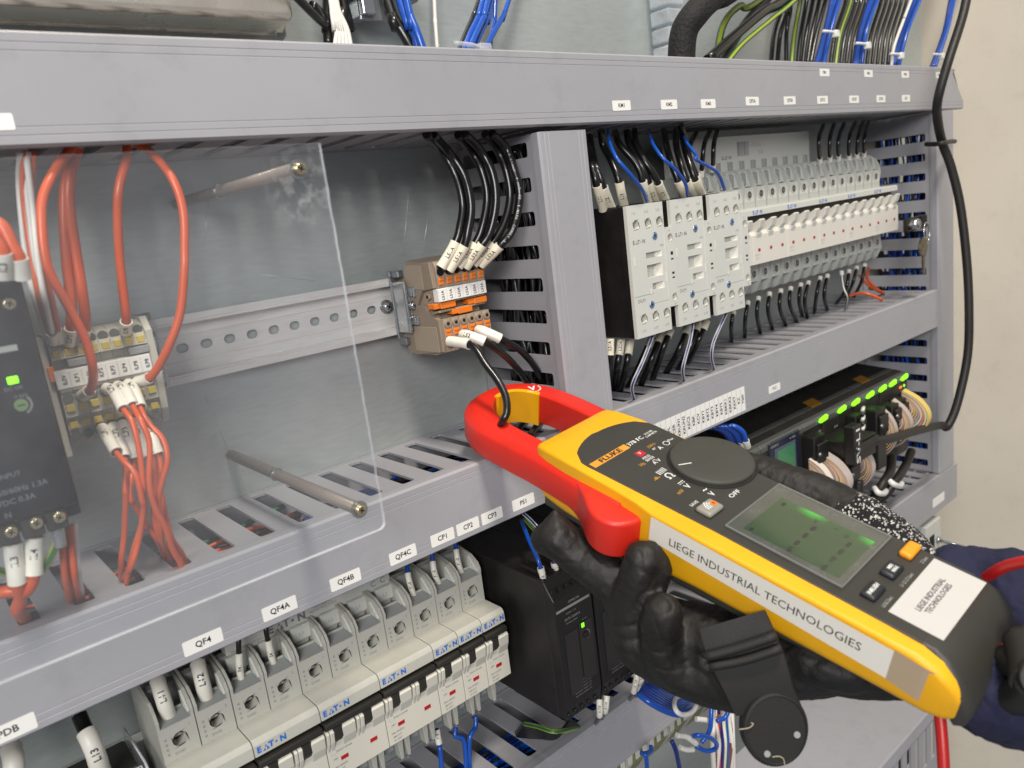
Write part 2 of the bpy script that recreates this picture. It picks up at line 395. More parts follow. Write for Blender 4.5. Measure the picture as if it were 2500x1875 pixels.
duct_tag(5, -168.3, 19, 7, -80, 'PDB', 'white tag printed PDB at the bottom left corner, above the clear cover', 4)
duct_tag(49.8, 53.4, 15.6, 5.8, -81, None, 'blank end of a white tag at the left edge of the top duct')
for t, x in (('KM1', 384.4), ('KM2', 430.8), ('KM3', 473.4), ('QF2A', 527), ('QF2B', 577.8), ('QF2C', 627.3), ('QF2D', 679.8), ('QF3A', 728.8), ('QF3', 778.8)):
    duct_tag(x, 54.6 if x < 500 else 55.8, 16.6, 6, -81, t, f'small white tag printed {t} in the lower row of the top duct', 3.3)
for t, x in (('PM1', 632), ('PM2', 706.5), ('PM3', 778), ('PM4', 852.5)):
    duct_tag(x, 76.8, 15.2, 5.8, -81, t, f'small white tag printed {t} in the upper row of the top duct', 3.2)
duct_tag(537.7, -163.2, 16.6, 6, -80, 'PLC', 'small white tag printed PLC right of the long relay name strip', 3.3)
names = ['K1-1', 'K1-2', 'K1-3', 'K1-4', 'K1-5', 'K1A', 'KPL', 'CER', 'KRUN1', 'KRUN2', 'KECS', 'KBK', 'KCV', 'KBY1', 'KBY2', 'KBY3', 'KBY4', 'KBY5', 'KBKK1', 'KBKK2', 'KEXT', 'KZ', 'TIEP']
strip_x0 = 368; dx = (496.6-strip_x0)/len(names)
o = duct_tag((strip_x0+496.6)/2, -161.6, 496.6-strip_x0, 19, -80, [(t, -(496.6-strip_x0)/2+dx*(i+.5), 0) for i, t in enumerate(names)], 'long white strip of upright relay names from KRUN1 to KEXT on the right duct', 4.1, vertical=True)
for i in range(1, len(names)):
    mb = MB(); mb.box(-(496.6-strip_x0)/2+dx*i-.1, -(496.6-strip_x0)/2+dx*i+.1, -.19, -.165, -9.3, 9.3); mb.build('dividing_line', GINK, o)

# ---------------------------------------------------------------- DIN rails
def rail(x0, x1, zc, label, slot=12.5, first=0.0):
    root = empty('din_rail', (x0, 0, zc)); tag(root, label, 'rail', 'aluminium mounting rails behind the devices')
    mb = MB(); L = x1-x0
    def T(l, d, t): return (l-x0, -1.2-t, d)
    k = math.ceil((x0+4-first)/slot); last = x0
    while first+k*slot+4 < x1:
        c = first+k*slot; k += 1
        slot_cell(mb, last, c+slot/2, -12.5, 12.5, c-3.2, c+3.2, -2.4, 2.4, T, 1.1, RAIL, rad=2.3); last = c+slot/2
    if last < x1: mb.box(last-x0, L, -1.2, -2.3, -12.5, 12.5, RAIL)
    for sg in (1, -1):
        mb.box(0, L, -1.2, -8, sg*12.5, sg*13.7, RAIL, .25); mb.box(0, L, -7, -8.1, sg*13.7, sg*17.3, RAIL, .3)
        mb.box(0, L, -2.3, -2.7, sg*6.4, sg*6.9, RAIL, .1)
    mb.build('rail_profile', None, root); return root
rail(-60, 300, -47.4, 'aluminium rail with a row of oval holes behind the clear sheet', 12.5, 120.5+.2)
rail(353, 850, -44, 'rail carrying the contactors and the right hand breakers')
rail(-60, 420, -252, 'rail carrying the lower left breakers and the black power supplies')
def screw_head(mb, c, r, h, m, d=(0, -1, 0), washer=0):
    c = Vector(c); d = Vector(d)
    if washer: mb.cyl(c, c+d*.9, washer, n=20, m=m)
    mb.cyl(c+d*.5, c+d*(h*.6), r, r*.98, 18, m); mb.cyl(c+d*(h*.6), c+d*h, r*.98, r*.72, 18, m)
    u = d.orthogonal().normalized(); w = d.cross(u); u, w = (u+w*.4).normalized(), (w-u*.4).normalized()
    for a, b in ((u, w), (w, u)):
        q = [c+d*(h+.03)+a*(s1*r*.5)+b*(s2*r*.11) for s1, s2 in ((1, 1), (-1, 1), (-1, -1), (1, -1))]
        mb.poly([tuple(p) for p in q], [(0, 1, 2, 3)], HOLE)
root = empty('rail_screw', (243.1,-2.4,-47.1)); tag(root, 'bright pan head screw with washer fixing the rail left of the end clamp', 'screw')
mb = MB(); screw_head(mb, (0, 0, 0), 3.3, 4, STEEL, washer=4.2); mb.cyl((0, -.8, 0), (0, -1.8, 0), 3.9, n=20, m=STEEL); mb.build('screw_head', None, root)

# ---------------------------------------------------------------- rail end clamps (bent zinc plate)
def end_clamp(x, label, flip=1, sc=1.0):
    root = empty('end_clamp', (x, 0, -47.4)); tag(root, label, 'clamp', 'zinc plated end clamps on the left rail')
    def X(v): return v*flip*sc
    mb = MB()
    mb.box(X(0), X(8), -8.3, -10.2, -20, 19.5, DSTEEL, .4); mb.box(X(1), X(8), -10, -19, 17.5, 21.5, DSTEEL, .5); mb.box(X(1), X(8), -8, -17, -23.5, -19, DSTEEL, .5)
    mb.box(X(-2), X(1.2), -8.4, -12, 18, 21.5, DSTEEL, .4); mb.build('clamp_foot', None, root)
    mb = MB(); mb.box(X(1.5), X(3.4), -10, -24, -16, 15, STEEL, .7, seg=2); mb.box(X(3), X(8.5), -22, -25, -11, 12, STEEL, .8, seg=2)
    mb.box(X(3), X(11), -29, -31.2, 5.5, 11.5, STEEL, .8, seg=2); mb.box(X(3), X(11), -29, -31.2, -11, -5.5, STEEL, .8, seg=2)
    mb.box(X(9), X(11), -24, -31.2, -11, 11.5, STEEL, .7, seg=2); mb.box(X(3), X(5.2), -23, -31.2, 6, 11.5, STEEL, .5); mb.box(X(3), X(5.2), -23, -31.2, -11, -6, STEEL, .5)
    mb.cyl((X(.9), -24, -14), (X(.9), -24, 13), 1.5, n=10, m=STEEL); mb.build('clamp_bracket', None, root)
    mb = MB(); screw_head(mb, (X(6), -25, .5), 2.9, 3.4, STEEL); mb.build('clamp_screw', None, root)
    return root
end_clamp(244.2, 'zinc end clamp on the rail left of the tan terminal blocks', 1, .58)
end_clamp(104.6, 'zinc end clamp right of the pale terminal blocks under the clear sheet', -1)

# ---------------------------------------------------------------- push-in terminal blocks, tan with orange levers
def term_mesh_right():
    r = empty('terminal_block'); mb = MB(); w = 5.55
    prof = [(-24, -20.6), (-40.9, -22.2), (-48.8, -22.5), (-50.6, -25.5), (-51.3, -31), (-50.6, -37.4), (-44.5, -37.8), (-43.5, -45.6), (-48.5, -45.4), (-48.8, -46.4), (-41.5, -47.4), (-41.5, -51.2), (-48.2, -50.2), (-48.4, -51.4), (-41.5, -52.6), (-42, -55.6), (-50.6, -55.2), (-51, -64.9), (-51, -74.2), (-40, -76.6), (-24, -77.2), (-12.1, -76.8), (-9, -72), (-15, -70), (-15, -64), (-8.3, -64), (-8.3, -31), (-22, -30)]
    mb.prism([(a, b+47.4) for a, b in prof], 'x', .1, w-.1, BEI2)
    def zz(v): return v+47.4
    for z in (-58.1,): # test hole with raised ring
        c = (w/2, -50.7, zz(z)); mb.cyl(c, (w/2, -52, zz(z)), 2.35, 2.2, 16, BEI2, capm=BEI2); mb.cyl((w/2, -52.01, zz(z)), (w/2, -52.08, zz(z)), 1.75, 1.75, 14, BEI); mb.cyl((w/2, -52.1, zz(z)), (w/2, -52.15, zz(z)), 1.05, 1.05, 12, HOLE)
    mb.build('housing', None, r)
    for z, s in ((-28.4, 1), (-69.6, -1)):
        mb = MB(); mb.cyl((w/2, -51.0-.2*s, zz(z)), (w/2, -51.5, zz(z)), 2.4, 2.4, 14, HOLE, xf=None); mb.build('wire_entry', None, r)
    for z, y in ((-33.6, -51.1), (-63.2, -51.1)):
        mb = MB(); mb.box(.9, w-.9, y+1, y-.5, zz(z)-2.1, zz(z)+2.1, ORG, .3); mb.box(1.1, w-1.1, y-.5, y-.9, zz(z)+.3, zz(z)+1.7, ORG, .2); mb.box(1.3, w-1.3, y-.52, y-.6, zz(z)-.2, zz(z)+.15, BEI)
        mb.build('lever', None, r)
    return r
ordn = ['first', 'second', 'third', 'fourth', 'fifth', 'sixth', 'seventh', 'eighth', 'ninth', 'tenth', 'eleventh']
tb0 = term_mesh_right(); index_children()
for i in range(6):
    t = tb0 if i == 0 else copy_tree(tb0)
    t.location = Vector((250+5.72*i, 0, -47.4))*S
    tag(t, f'tan terminal block with orange levers, {ordn[i]} of six from the metal end clamp', 'terminal block', 'tan terminal blocks on the left rail')
root = empty('end_plate', (247.9, 0, -47.4)); tag(root, 'flat tan end plate between the zinc clamp and the first tan terminal block', 'end plate')
mb = MB(); prof = [(-24, -21), (-41, -22.2), (-48, -22.6), (-49.5, -37), (-37, -38.7), (-30.4, -46.9), (-38, -47), (-41.6, -52.2), (-49.8, -55.2), (-50, -74), (-24, -76.8), (-14, -76.6), (-10, -66), (-10, -33), (-23, -31)]
mb.prism([(a, b+47.4) for a, b in prof], 'x', 0, 2.5, BEI, .3); mb.cyl((-.1, -42, 5.5), (2.6, -42, 5.5), 1.9, n=14, m=BEI2); mb.cyl((-.2, -42, 5.5), (-.1, -42, 5.5), 1.1, n=14, m=HOLE)
mb.box(-.3, 0, -22, -40, 10, 24, BEI2, .2); mb.box(-.3, 0, -22, -47, -27, -12, BEI2, .2); mb.build('plate', None, root)
root = empty('marker_strip', (250, -50.5, -41.6)); tag(root, 'white marker strip printed L51A to L53A on the tan terminal blocks', 'label')
mb = MB(); mb.box(-.3, 34.6, 5, -.3, -3.7, 3.9, LABEL, .3); mb.build('strip', None, root)
mb = MB()
for i, t in enumerate(['L51A', 'L51A', 'L52A', 'L52A', 'L53A', 'L53A']):
    mb.text(t, frame((2.9+5.72*i, -.34, 0), (0, 0, 1), (-1, 0, 0)), 2.5, INK, bold=1)
    for k in range(8): mb.box(5.72*i-.07, 5.72*i+.07, -.36, -.32, -3.2+k*.85, -2.75+k*.85, GINK)
mb.build('lettering', None, root)
for x0, x1, z, l in ((247.2, 262.2, -47.6, 'orange bridge plug at the left end under the marker strip'), (259, 273.6, -52.4, 'lower orange bridge plug above the test holes'), (271.6, 285.2, -48.6, 'orange bridge plug at the right end under the marker strip')):
    root = empty('bridge_plug', (x0, -46, z)); tag(root, l, 'bridge plug', 'orange bridge plugs in the tan terminal blocks')
    mb = MB(); mb.box(0, x1-x0, 4, -3, -1.5, 1.5, ORG, .3); mb.box(4, x1-x0-.3, -2.6, -3.6, -1.9, 1.6, ORG, .3); mb.box(5, 5.4, -3.62, -3.7, -1.7, 1.4, BEI); mb.build('plug', None, root)

# ---------------------------------------------------------------- pale terminal blocks behind the clear sheet
def term_mesh_left():
    r = empty('terminal_block'); mb = MB(); w = 4.72; zz = lambda v: v+47.4
    prof = [(-7, -27), (-40, -26), (-46, -28), (-48, -32), (-49.5, -36.5), (-46, -37), (-46, -40.8), (-49.6, -41), (-49.8, -50), (-48.8, -51), (-48.4, -61.5), (-46.5, -62), (-46.5, -67), (-44, -73.5), (-38, -76), (-10, -76), (-8.3, -64), (-8.3, -31)]
    mb.prism([(a, zz(b)) for a, b in prof], 'x', .08, w-.08, CREAM); mb.build('housing', None, r)
    for z, y in ((-30, -47.6), (-53.4, -49.1), (-70, -46.3)):
        mb = MB(); mb.cyl((w/2, y+.8, zz(z)), (w/2, y-.15, zz(z)), 2.1, 2.1, 14, GRYD, capm=mat('entry_shade', '#5d605c', .6)); mb.build('wire_entry', None, r)
    for z, y in ((-34.2, -49.2), (-57.4, -48.9), (-65.0, -47)):
        mb = MB(); mb.box(.7, w-.7, y+1, y-.35, zz(z)-1.7, zz(z)+1.5, YELL, .25); mb.build('lever', None, r)
    return r
tl0 = term_mesh_left(); index_children()
for i in range(8):
    t = tl0 if i == 0 else copy_tree(tl0)
    t.location = Vector((55.0+4.73*i, 0, -47.4))*S
    tag(t, f'pale terminal block with yellow levers, {ordn[i]} of eight counted from the black power supply', 'terminal block', 'pale terminal blocks behind the clear sheet')
root = empty('end_plate', (92.9, 0, -47.4)); tag(root, 'pale end plate closing the right end of the yellow lever terminal row', 'end plate')
mb = MB(); prof = [(-7, -26), (-44, -25), (-49, -31), (-50, -51), (-47.5, -67), (-44, -74), (-10, -76.5)]; mb.prism([(a, b+47.4) for a, b in prof], 'x', 0, 3.2, CREAM, .3); mb.build('plate', None, root)
root = empty('end_plate', (50.6, 0, -47.4)); tag(root, 'pale end plate beside the black power supply', 'end plate')
mb = MB(); mb.prism([(a, b+47.4) for a, b in [(-7, -25), (-47, -27), (-47, -78), (-10, -78.5)]], 'x', 0, 3.6, CREAM, .3); mb.box(2, 4.4, -46.6, -49.4, 2.2, 8.5, ORG, .3); mb.build('plate', None, root)
root = empty('marker_strip', (55, -50.1, -45)); tag(root, 'white marker strip printed IL0V to ILP8 on the pale terminal blocks', 'label')
mb = MB(); mb.box(-.6, 37.4, 1, -.2, -3.9, 3.8, LABEL, .2); mb.build('strip', None, root)
mb = MB()
for i, t in enumerate(['IL0V', 'ILP1', 'ILP1', 'ILP2', 'ILP3', 'ILP4', 'ILP8', 'ILP8']):
    mb.text(t, frame((2.6+4.73*i, -.24, -.2), (0, 0, 1), (-1, 0, 0)), 2.3, INK, bold=1)
    for k in range(6): mb.box(4.73*i-.08, 4.73*i+.08, -.27, -.22, -3+k, -2.55+k, INK)
mb.build('lettering', None, root)
for x0, x1, l in ((60.2, 68.6, 'grey bridge plug near the left end of the pale terminal row'), (84.5, 93, 'grey bridge plug at the right end of the pale terminal row')):
    root = empty('bridge_plug', (x0, -46, -38.9)); tag(root, l, 'bridge plug', 'grey bridge plugs in the pale terminal blocks')
    mb = MB(); mb.box(0, x1-x0, 3, -4.4, -1.6, 1.7, GRYD, .5, seg=2); mb.build('plug', None, root)

# ---------------------------------------------------------------- black power supply at the left edge
root = empty('power_supply', (20, 0, -48)); tag(root, 'black power supply with one lit green lamp at the left edge behind the clear sheet', 'power supply')
CAS = mat('black_gloss_case', '#0e1115', .34, bump=.05, bscale=900, var=.1, vscale=40)
mb = MB(); mb.box(-30, 25.2, -8, -96, -42, 46, CAS, 1.2, seg=2); mb.box(-30, 24, -95, -99.4, -37, 46, CAS, 1.0); mb.build('case', None, root)
mb = MB()
for xx in (-20, -11.5, -2.7, 5.2, 13): mb.box(xx, xx+7, -94, -98.4, -44.6, -37.4, BLK2, .5)
mb.build('terminal_cover', None, root)
for p in ((37.3,-98.6,-87.9), (30.0,-98.6,-87.6), (22.0,-98.6,-88.0), (39.4,-99.2,-9.5)):
    mb = MB(); q = Vector(p)-Vector((20, 0, -48)); screw_head(mb, q, 2.3, 1, BRASS); mb.build('terminal_screw', None, root)
mb = MB(); q = Vector((34.4,-99.5,-35.5))-Vector((20, 0, -48)); mb.box(q.x-1.7, q.x+1.7, -99.2, -99.9, q.z-1.3, q.z+1.3, LEDG, .5, seg=2); mb.build('indicator_lamp', None, root)
mb = MB(); q = Vector((34.9,-99.5,-44.6))-Vector((20, 0, -48)); mb.cyl((q.x, -99.3, q.z), (q.x, -100, q.z), 2.2, m=mat('green_tinted_knob', '#5f7a4c', .4)); mb.box(q.x-1.2, q.x+1.2, -100, -100.1, q.z-.2, q.z+.2, HOLE); mb.build('trimmer', None, root)
mb = MB()
for i in range(9): # arc beside the trimmer
    a = -1.1+i*.22; mb.box(q.x+3.2*math.cos(a)-.35, q.x+3.2*math.cos(a)+.35, -99.42, -99.5, q.z+3.2*math.sin(a)-.4, q.z+3.2*math.sin(a)+.4, GINK)
mb.box(-28, 18.3, -99.42, -99.5, 22.4, 24.5, GRYD)
for t, x, z, s in (('24', 2, 13.4, 5), ('DC OK', 14, 9.6, 1.8), ('V ADJ', 15.5, 6.5, 1.6), ('INPUT', 6, -20, 2.4), ('200-240VAC 50/60Hz 1.3A', 1, -25.5, 2.8), ('90-350VDC 0.3A', 2, -29.3, 2.8), ('L       N', -1, -33.8, 2.8)):
    mb.text(t, front(x, -99.5, z), s, mat('faint_grey_print', '#5c6066', .6), bold=1)
mb.build('lettering', None, root)

# ---------------------------------------------------------------- clear acrylic touch guard on long standoffs
root = empty('clear_cover', (134, 0, -42)); tag(root, 'clear acrylic guard sheet on long standoffs covering the left rail', 'cover')
ACR = clear('acrylic_sheet', (.97, .98, .985, 1), .034, .03); ACRE = clear('acrylic_edge', (.85, .9, .92, 1), .5, .12)
# scuffs left where the sheet was handled round its upper screw
nt = ACR.node_tree; tc = nt.nodes.new('ShaderNodeTexCoord'); vm = nt.nodes.new('ShaderNodeVectorMath'); vm.operation = 'DISTANCE'; vm.inputs[1].default_value = (.001, -.141, .060); nt.links.new(tc.outputs['Object'], vm.inputs[0])
r = nt.nodes.new('ShaderNodeMapRange'); r.inputs[1].default_value = .018; r.inputs[2].default_value = .005; r.inputs[3].default_value = 0; r.inputs[4].default_value = 1; nt.links.new(vm.outputs['Value'], r.inputs[0])
n = nt.nodes.new('ShaderNodeTexNoise'); n.inputs['Scale'].default_value = 260; n.inputs['Detail'].default_value = 6; nt.links.new(tc.outputs['Object'], n.inputs[0])
q = nt.nodes.new('ShaderNodeMapRange'); q.inputs[1].default_value = .52; q.inputs[2].default_value = .66; q.inputs[4].default_value = .13; nt.links.new(n.outputs[0], q.inputs[0])
mu = nt.nodes.new('ShaderNodeMath'); mu.operation = 'MULTIPLY'; nt.links.new(r.outputs[0], mu.inputs[0]); nt.links.new(q.outputs[0], mu.inputs[1])
df = nt.nodes.new('ShaderNodeBsdfDiffuse'); df.inputs[0].default_value = (.8, .8, .8, 1); mx = nt.nodes.new('ShaderNodeMixShader'); o_ = nt.nodes['Material Output']; src = o_.inputs[0].links[0].from_socket
nt.links.new(mu.outputs[0], mx.inputs[0]); nt.links.new(src, mx.inputs[1]); nt.links.new(df.outputs[0], mx.inputs[2]); nt.links.new(mx.outputs[0], o_.inputs[0])
mb = MB(); x0, x1, z0, z1 = -175, 10.8, -79.6, 75.6; y = -141
pts = []
random.seed(3)
N = 46
for i in range(N): pts.append((x1+random.uniform(-.18, .18), z0+3+(z1-z0-3)*i/(N-1)))
for i in range(60): pts.append((x1-(x1-x0)*i/59, z1+random.uniform(-.15, .15)))
pts.append((x0, z0))
for i in range(30): pts.append((x0+(x1-3-x0)*(i+1)/30, z0))
for k in range(1, 4): a = -math.pi/2+math.pi/2*k/4; pts.append((x1-3+3*math.cos(a), z0+3+3*math.sin(a)))
n = len(pts)
mb.poly([(p[0], y-1, p[1]) for p in pts], [tuple(range(n))], ACR)
mb.poly([(p[0], y+1, p[1]) for p in pts], [tuple(range(n))], ACR)
mb.poly([(p[0], y-1, p[1]) for p in pts]+[(p[0], y+1, p[1]) for p in pts], [(i, (i+1) % n, n+(i+1) % n, n+i) for i in range(n)], ACRE)
sheet = mb.build('sheet', None, root)
SMO = clear('standoff_acrylic', (.50, .43, .36, 1), .22, .12)
for zb in (66.6, -67.5):
    mb = MB(); mb.cyl((0, 0, zb), (0, -139.8, zb), 2.7, n=6, m=mat('standoff_metal', '#8b8178', .35, .35, var=.1)); mb.cyl((0, -60, zb), (0, -62, zb), 3.5, n=6, m=STEEL); mb.build('standoff', None, root)
    mb = MB(); mb.cyl((0, -142.1, zb), (0, -142.6, zb), 3.6, n=20, m=STEEL); screw_head(mb, (0, -142.3, zb), 2.5, 2.2, BRASS); mb.build('screw', None, root)
random.seed(11)
# ---------------------------------------------------------------- contactors
def logo(mb, xf0, size, m):
    """the maker's lettering as it stands on the devices"""
    def at(dx): return xf0 @ Matrix.Translation((dx*size, 0, 0))
    mb.text('E', at(-1.42), size, m, bold=2); mb.text('T', at(.02), size, m, bold=2); mb.text('N', at(1.45), size, m, bold=2)
    for pts in ([(-1.02, -.36), (-.66, -.36), (-.8, -.08)], [(-.6, -.36), (-.22, -.36), (-.46, .1)], [(-.78, -.02), (-.52, .12), (-.58, .36)]):
        mb.poly([tuple(p*size for p in q)+(.03,) for q in pts], [(0, 1, 2)], m, xf=xf0)
    c = [(.62*size+.13*size*math.cos(a*.785), .0+.13*size*math.sin(a*.785), .03) for a in range(8)]; mb.poly(c, [tuple(range(8))], m, xf=xf0)
def recess_hole(mb, x, z, y, r, depth, rim, inner, n=18, floor=None):
    """a bored hole: chamfer, wall and dark floor (the plate itself is built as cells round it)"""
    mb.cyl((x, y, z), (x, y+depth, z), r, r*.92, n, rim, cap=False)
    vs = [(x+r*.92*math.cos(2*math.pi*k/n), y+depth, z+r*.92*math.sin(2*math.pi*k/n)) for k in range(n)]
    mb.poly(vs, [tuple(range(n))], inner)
def holed_plate(mb, x0, x1, z0, z1, y, holes, m, th=0):
    """rectangle facing -Y with round or square holes, cut in bands: holes = [(x, z, r)] or [(x0,x1,z0,z1)]"""
    rows = {}
    for h in holes:
        hh = h if len(h) == 4 else (h[0]-h[2], h[0]+h[2], h[1]-h[2], h[1]+h[2])
        rows.setdefault((round(hh[2], 2), round(hh[3], 2)), []).append((hh, h))
    zs = z0
    for (a, b) in sorted(rows):
        a2, b2 = a-.3, b+.3
        if a2 > zs: mb.poly([(x0, y, zs), (x1, y, zs), (x1, y, a2), (x0, y, a2)], [(0, 1, 2, 3)], m)
        xs = x0
        for hh, h in sorted(rows[(a, b)]):
            l, r = hh[0]-.3, hh[1]+.3
            if l > xs: mb.poly([(xs, y, a2), (l, y, a2), (l, y, b2), (xs, y, b2)], [(0, 1, 2, 3)], m)
            if len(h) == 3:
                n = 20; inner = [(h[0]+h[2]*math.cos(2*math.pi*k/n+math.pi/4), y, h[1]+h[2]*math.sin(2*math.pi*k/n+math.pi/4)) for k in range(n)]
                cs = [(r, y, b2), (l, y, b2), (l, y, a2), (r, y, a2)]; fs = []
                for i in range(n):
                    j = (i+1) % n; ci, cj = n+(i//5), n+((i+1)//5) % 4
                    fs.append((i, j, ci)); 
                    if ci != cj: fs.append((j, cj, ci))
                mb.poly(inner+cs, fs, m)
            else:
                inner = [(hh[1], y, b), (hh[0], y, b), (hh[0], y, a), (hh[1], y, a)]; cs = [(r, y, b2), (l, y, b2), (l, y, a2), (r, y, a2)]
                mb.poly(inner+cs, [(i, (i+1) % 4, 4+(i+1) % 4, 4+i) for i in range(4)], m)
            xs = r
        if xs < x1: mb.poly([(xs, y, a2), (x1, y, a2), (x1, y, b2), (xs, y, b2)], [(0, 1, 2, 3)], m)
        zs = b2
    if zs < z1: mb.poly([(x0, y, zs), (x1, y, zs), (x1, y, z1), (x0, y, z1)], [(0, 1, 2, 3)], m)
def pocket(mb, x0, x1, z0, z1, y, d, m, mf, slope=0):
    a = [(x1, y, z1), (x0, y, z1), (x0, y, z0), (x1, y, z0)]; b = [(x1-slope, y+d, z1), (x0, y+d, z1), (x0, y+d, z0), (x1-slope, y+d, z0)]
    mb.poly(a+b, [(i, (i+1) % 4, 4+(i+1) % 4, 4+i) for i in range(4)], m); mb.poly(b, [(0, 1, 2, 3)], mf)
def make_contactor():
    r = empty('contactor'); z0 = 44   # local z = world z + 44
    mb = MB(); mb.box(.4, 35.8, -7.6, -78.6, -46, 37.5, BLK, .3); mb.box(.4, 1.2, -78, -83.6, -46, 37.5, BLK); mb.box(36, 41.5, -8, -76, -46, 37.5, BLK, .3); mb.box(1.5, 35, -30, -70, 37, 38.2, BLK); mb.build('body', None, r)
    # white front: side lip, face with bores and pockets
    mb = MB(); Y = -86
    hs = [(x, 25.6, 3.1) for x in (8, 19.6, 31)]+[(x, -34.4, 3.1) for x in (8, 19.6, 31)]
    hs += [(15, 30.5, -9, -.8), (15, 31, 3.4, 7.2), (19, 31, -17.5, -13)]
    holed_plate(mb, 0, 35.2, -46.3, 38, Y, hs, WHT)
    for h in hs[:6]: recess_hole(mb, h[0], h[1], Y, 3.1, 7, WHT2, mat('bore_floor', '#6f6f69', .6), floor=1)
    pocket(mb, 15, 30.5, -9, -.8, Y, 5, WHT2, WHT, 3); pocket(mb, 15, 31, 3.4, 7.2, Y, 3, WHT2, GRY, 4); pocket(mb, 19, 31, -17.5, -13, Y, 3, WHT2, GRY, 5)
    mb.box(15.1, 17.3, Y+4.9, Y+4.7, -8.8, -1, HOLE)
    for a, b, c, d in ((0, 0, -46.3, 38), (35.2, 35.2, -46.3, 38)): mb.poly([(a, Y, c), (a, Y+2.6, c), (a, Y+2.6, d), (a, Y, d)], [(0, 1, 2, 3)], WHT2)
    for c in (-46.3, 38): mb.poly([(0, Y, c), (35.2, Y, c), (35.2, Y+2.6, c), (0, Y+2.6, c)], [(0, 1, 2, 3)], WHT2)
    mb.box(1, 19.5, Y-.05, Y+.02, -19.6, -19.2, GRYD); mb.box(3, 4, Y-.3, Y+.1, 0, 6, WHT2, .1); mb.box(33, 34, Y-.3, Y+.1, -14, -8, WHT2, .1); mb.box(16.5, 17.5, Y-.4, Y, -20, -16.6, WHT2, .1)
    mb.box(16, 35.5, Y-.03, Y+.02, -26.3, -26.1, GINK); mb.build('front_cover', None, r)
    for x, z in ((25, 17), (16.5, -26.5)):
        mb = MB(); mb.cyl((x, Y, z), (x, Y-.06, z), 2.7, n=18, m=WHT2); screw_head(mb, (x, Y+.2, z), 2.5, .7, BLUEZ); mb.build('cover_screw', None, r)
    mb = MB(); YS = -87.2
    hs = [(39.1, 14.2, 2.6), (39.1, -25, 2.6)]; holed_plate(mb, 35.3, 42.9, -31, 21, YS, hs, WHT)
    for h in hs: recess_hole(mb, h[0], h[1], YS, 2.5, 4, WHT2, HOLE)
    mb.box(35.3, 42.9, YS+4.5, -76, -31, 21, WHT, 0)
    for a in (35.3, 42.9): mb.poly([(a, YS, -31), (a, YS+5, -31), (a, YS+5, 21), (a, YS, 21)], [(0, 1, 2, 3)], WHT)
    for a in (-31, 21): mb.poly([(35.3, YS, a), (35.3, YS+5, a), (42.9, YS+5, a), (42.9, YS, a)], [(0, 1, 2, 3)], WHT)
    for h in hs: mb.cyl((h[0]-.6, YS+3.9, h[1]), (h[0]-.6, YS+3.8, h[1]), 1.5, n=12, m=HOLE)
    mb.build('side_strip', None, r)
    for z, hgt in ((4, 2.2), (.2, 1), (-9, 1.4), (-12, 1)):
        mb = MB(); mb.box(38.3, 40.8, YS-.05, YS+.4, z-hgt/2, z+hgt/2, HOLE); mb.build('marking_window', None, r)
    mb = MB(); logo(mb, front(9, Y-.05, 14.8), 3.4, GINK)
    for t, x, z, s, c in (('1 L1', 6.5, 33, 2.2, GINK), ('3 L2', 18.5, 33, 2.2, GINK), ('5 L3', 30, 33, 2.2, GINK), ('2 T1', 7, -42.3, 2.2, GINK), ('4 T2', 19, -42.3, 2.2, GINK), ('6 T3', 30.5, -42.3, 2.2, GINK), ('A1', 38.5, 18.8, 1.5, GINK), ('A2', 39.5, -29.6, 1.5, GINK), ('DILM', 7, -22.6, 3.2, GINK), ('XTCE', 31, 10.2, 1.6, GINK)):
        mb.text(t, front(x, (Y if x < 35.3 else YS)-.05, z), s, c)
    mb.build('lettering', None, r)
    return r
c0_ = make_contactor(); index_children()
for i, (x, l) in enumerate(((374.3, 'first contactor beside the upright duct, white front and black body'), (417.2, 'middle one of the three white fronted contactors'), (460, 'third contactor, right against the row of breakers'))):
    t = c0_ if i == 0 else copy_tree(c0_)
    t.location = Vector((x, 0, -44))*S; tag(t, l, 'contactor', 'contactors on the right hand rail')

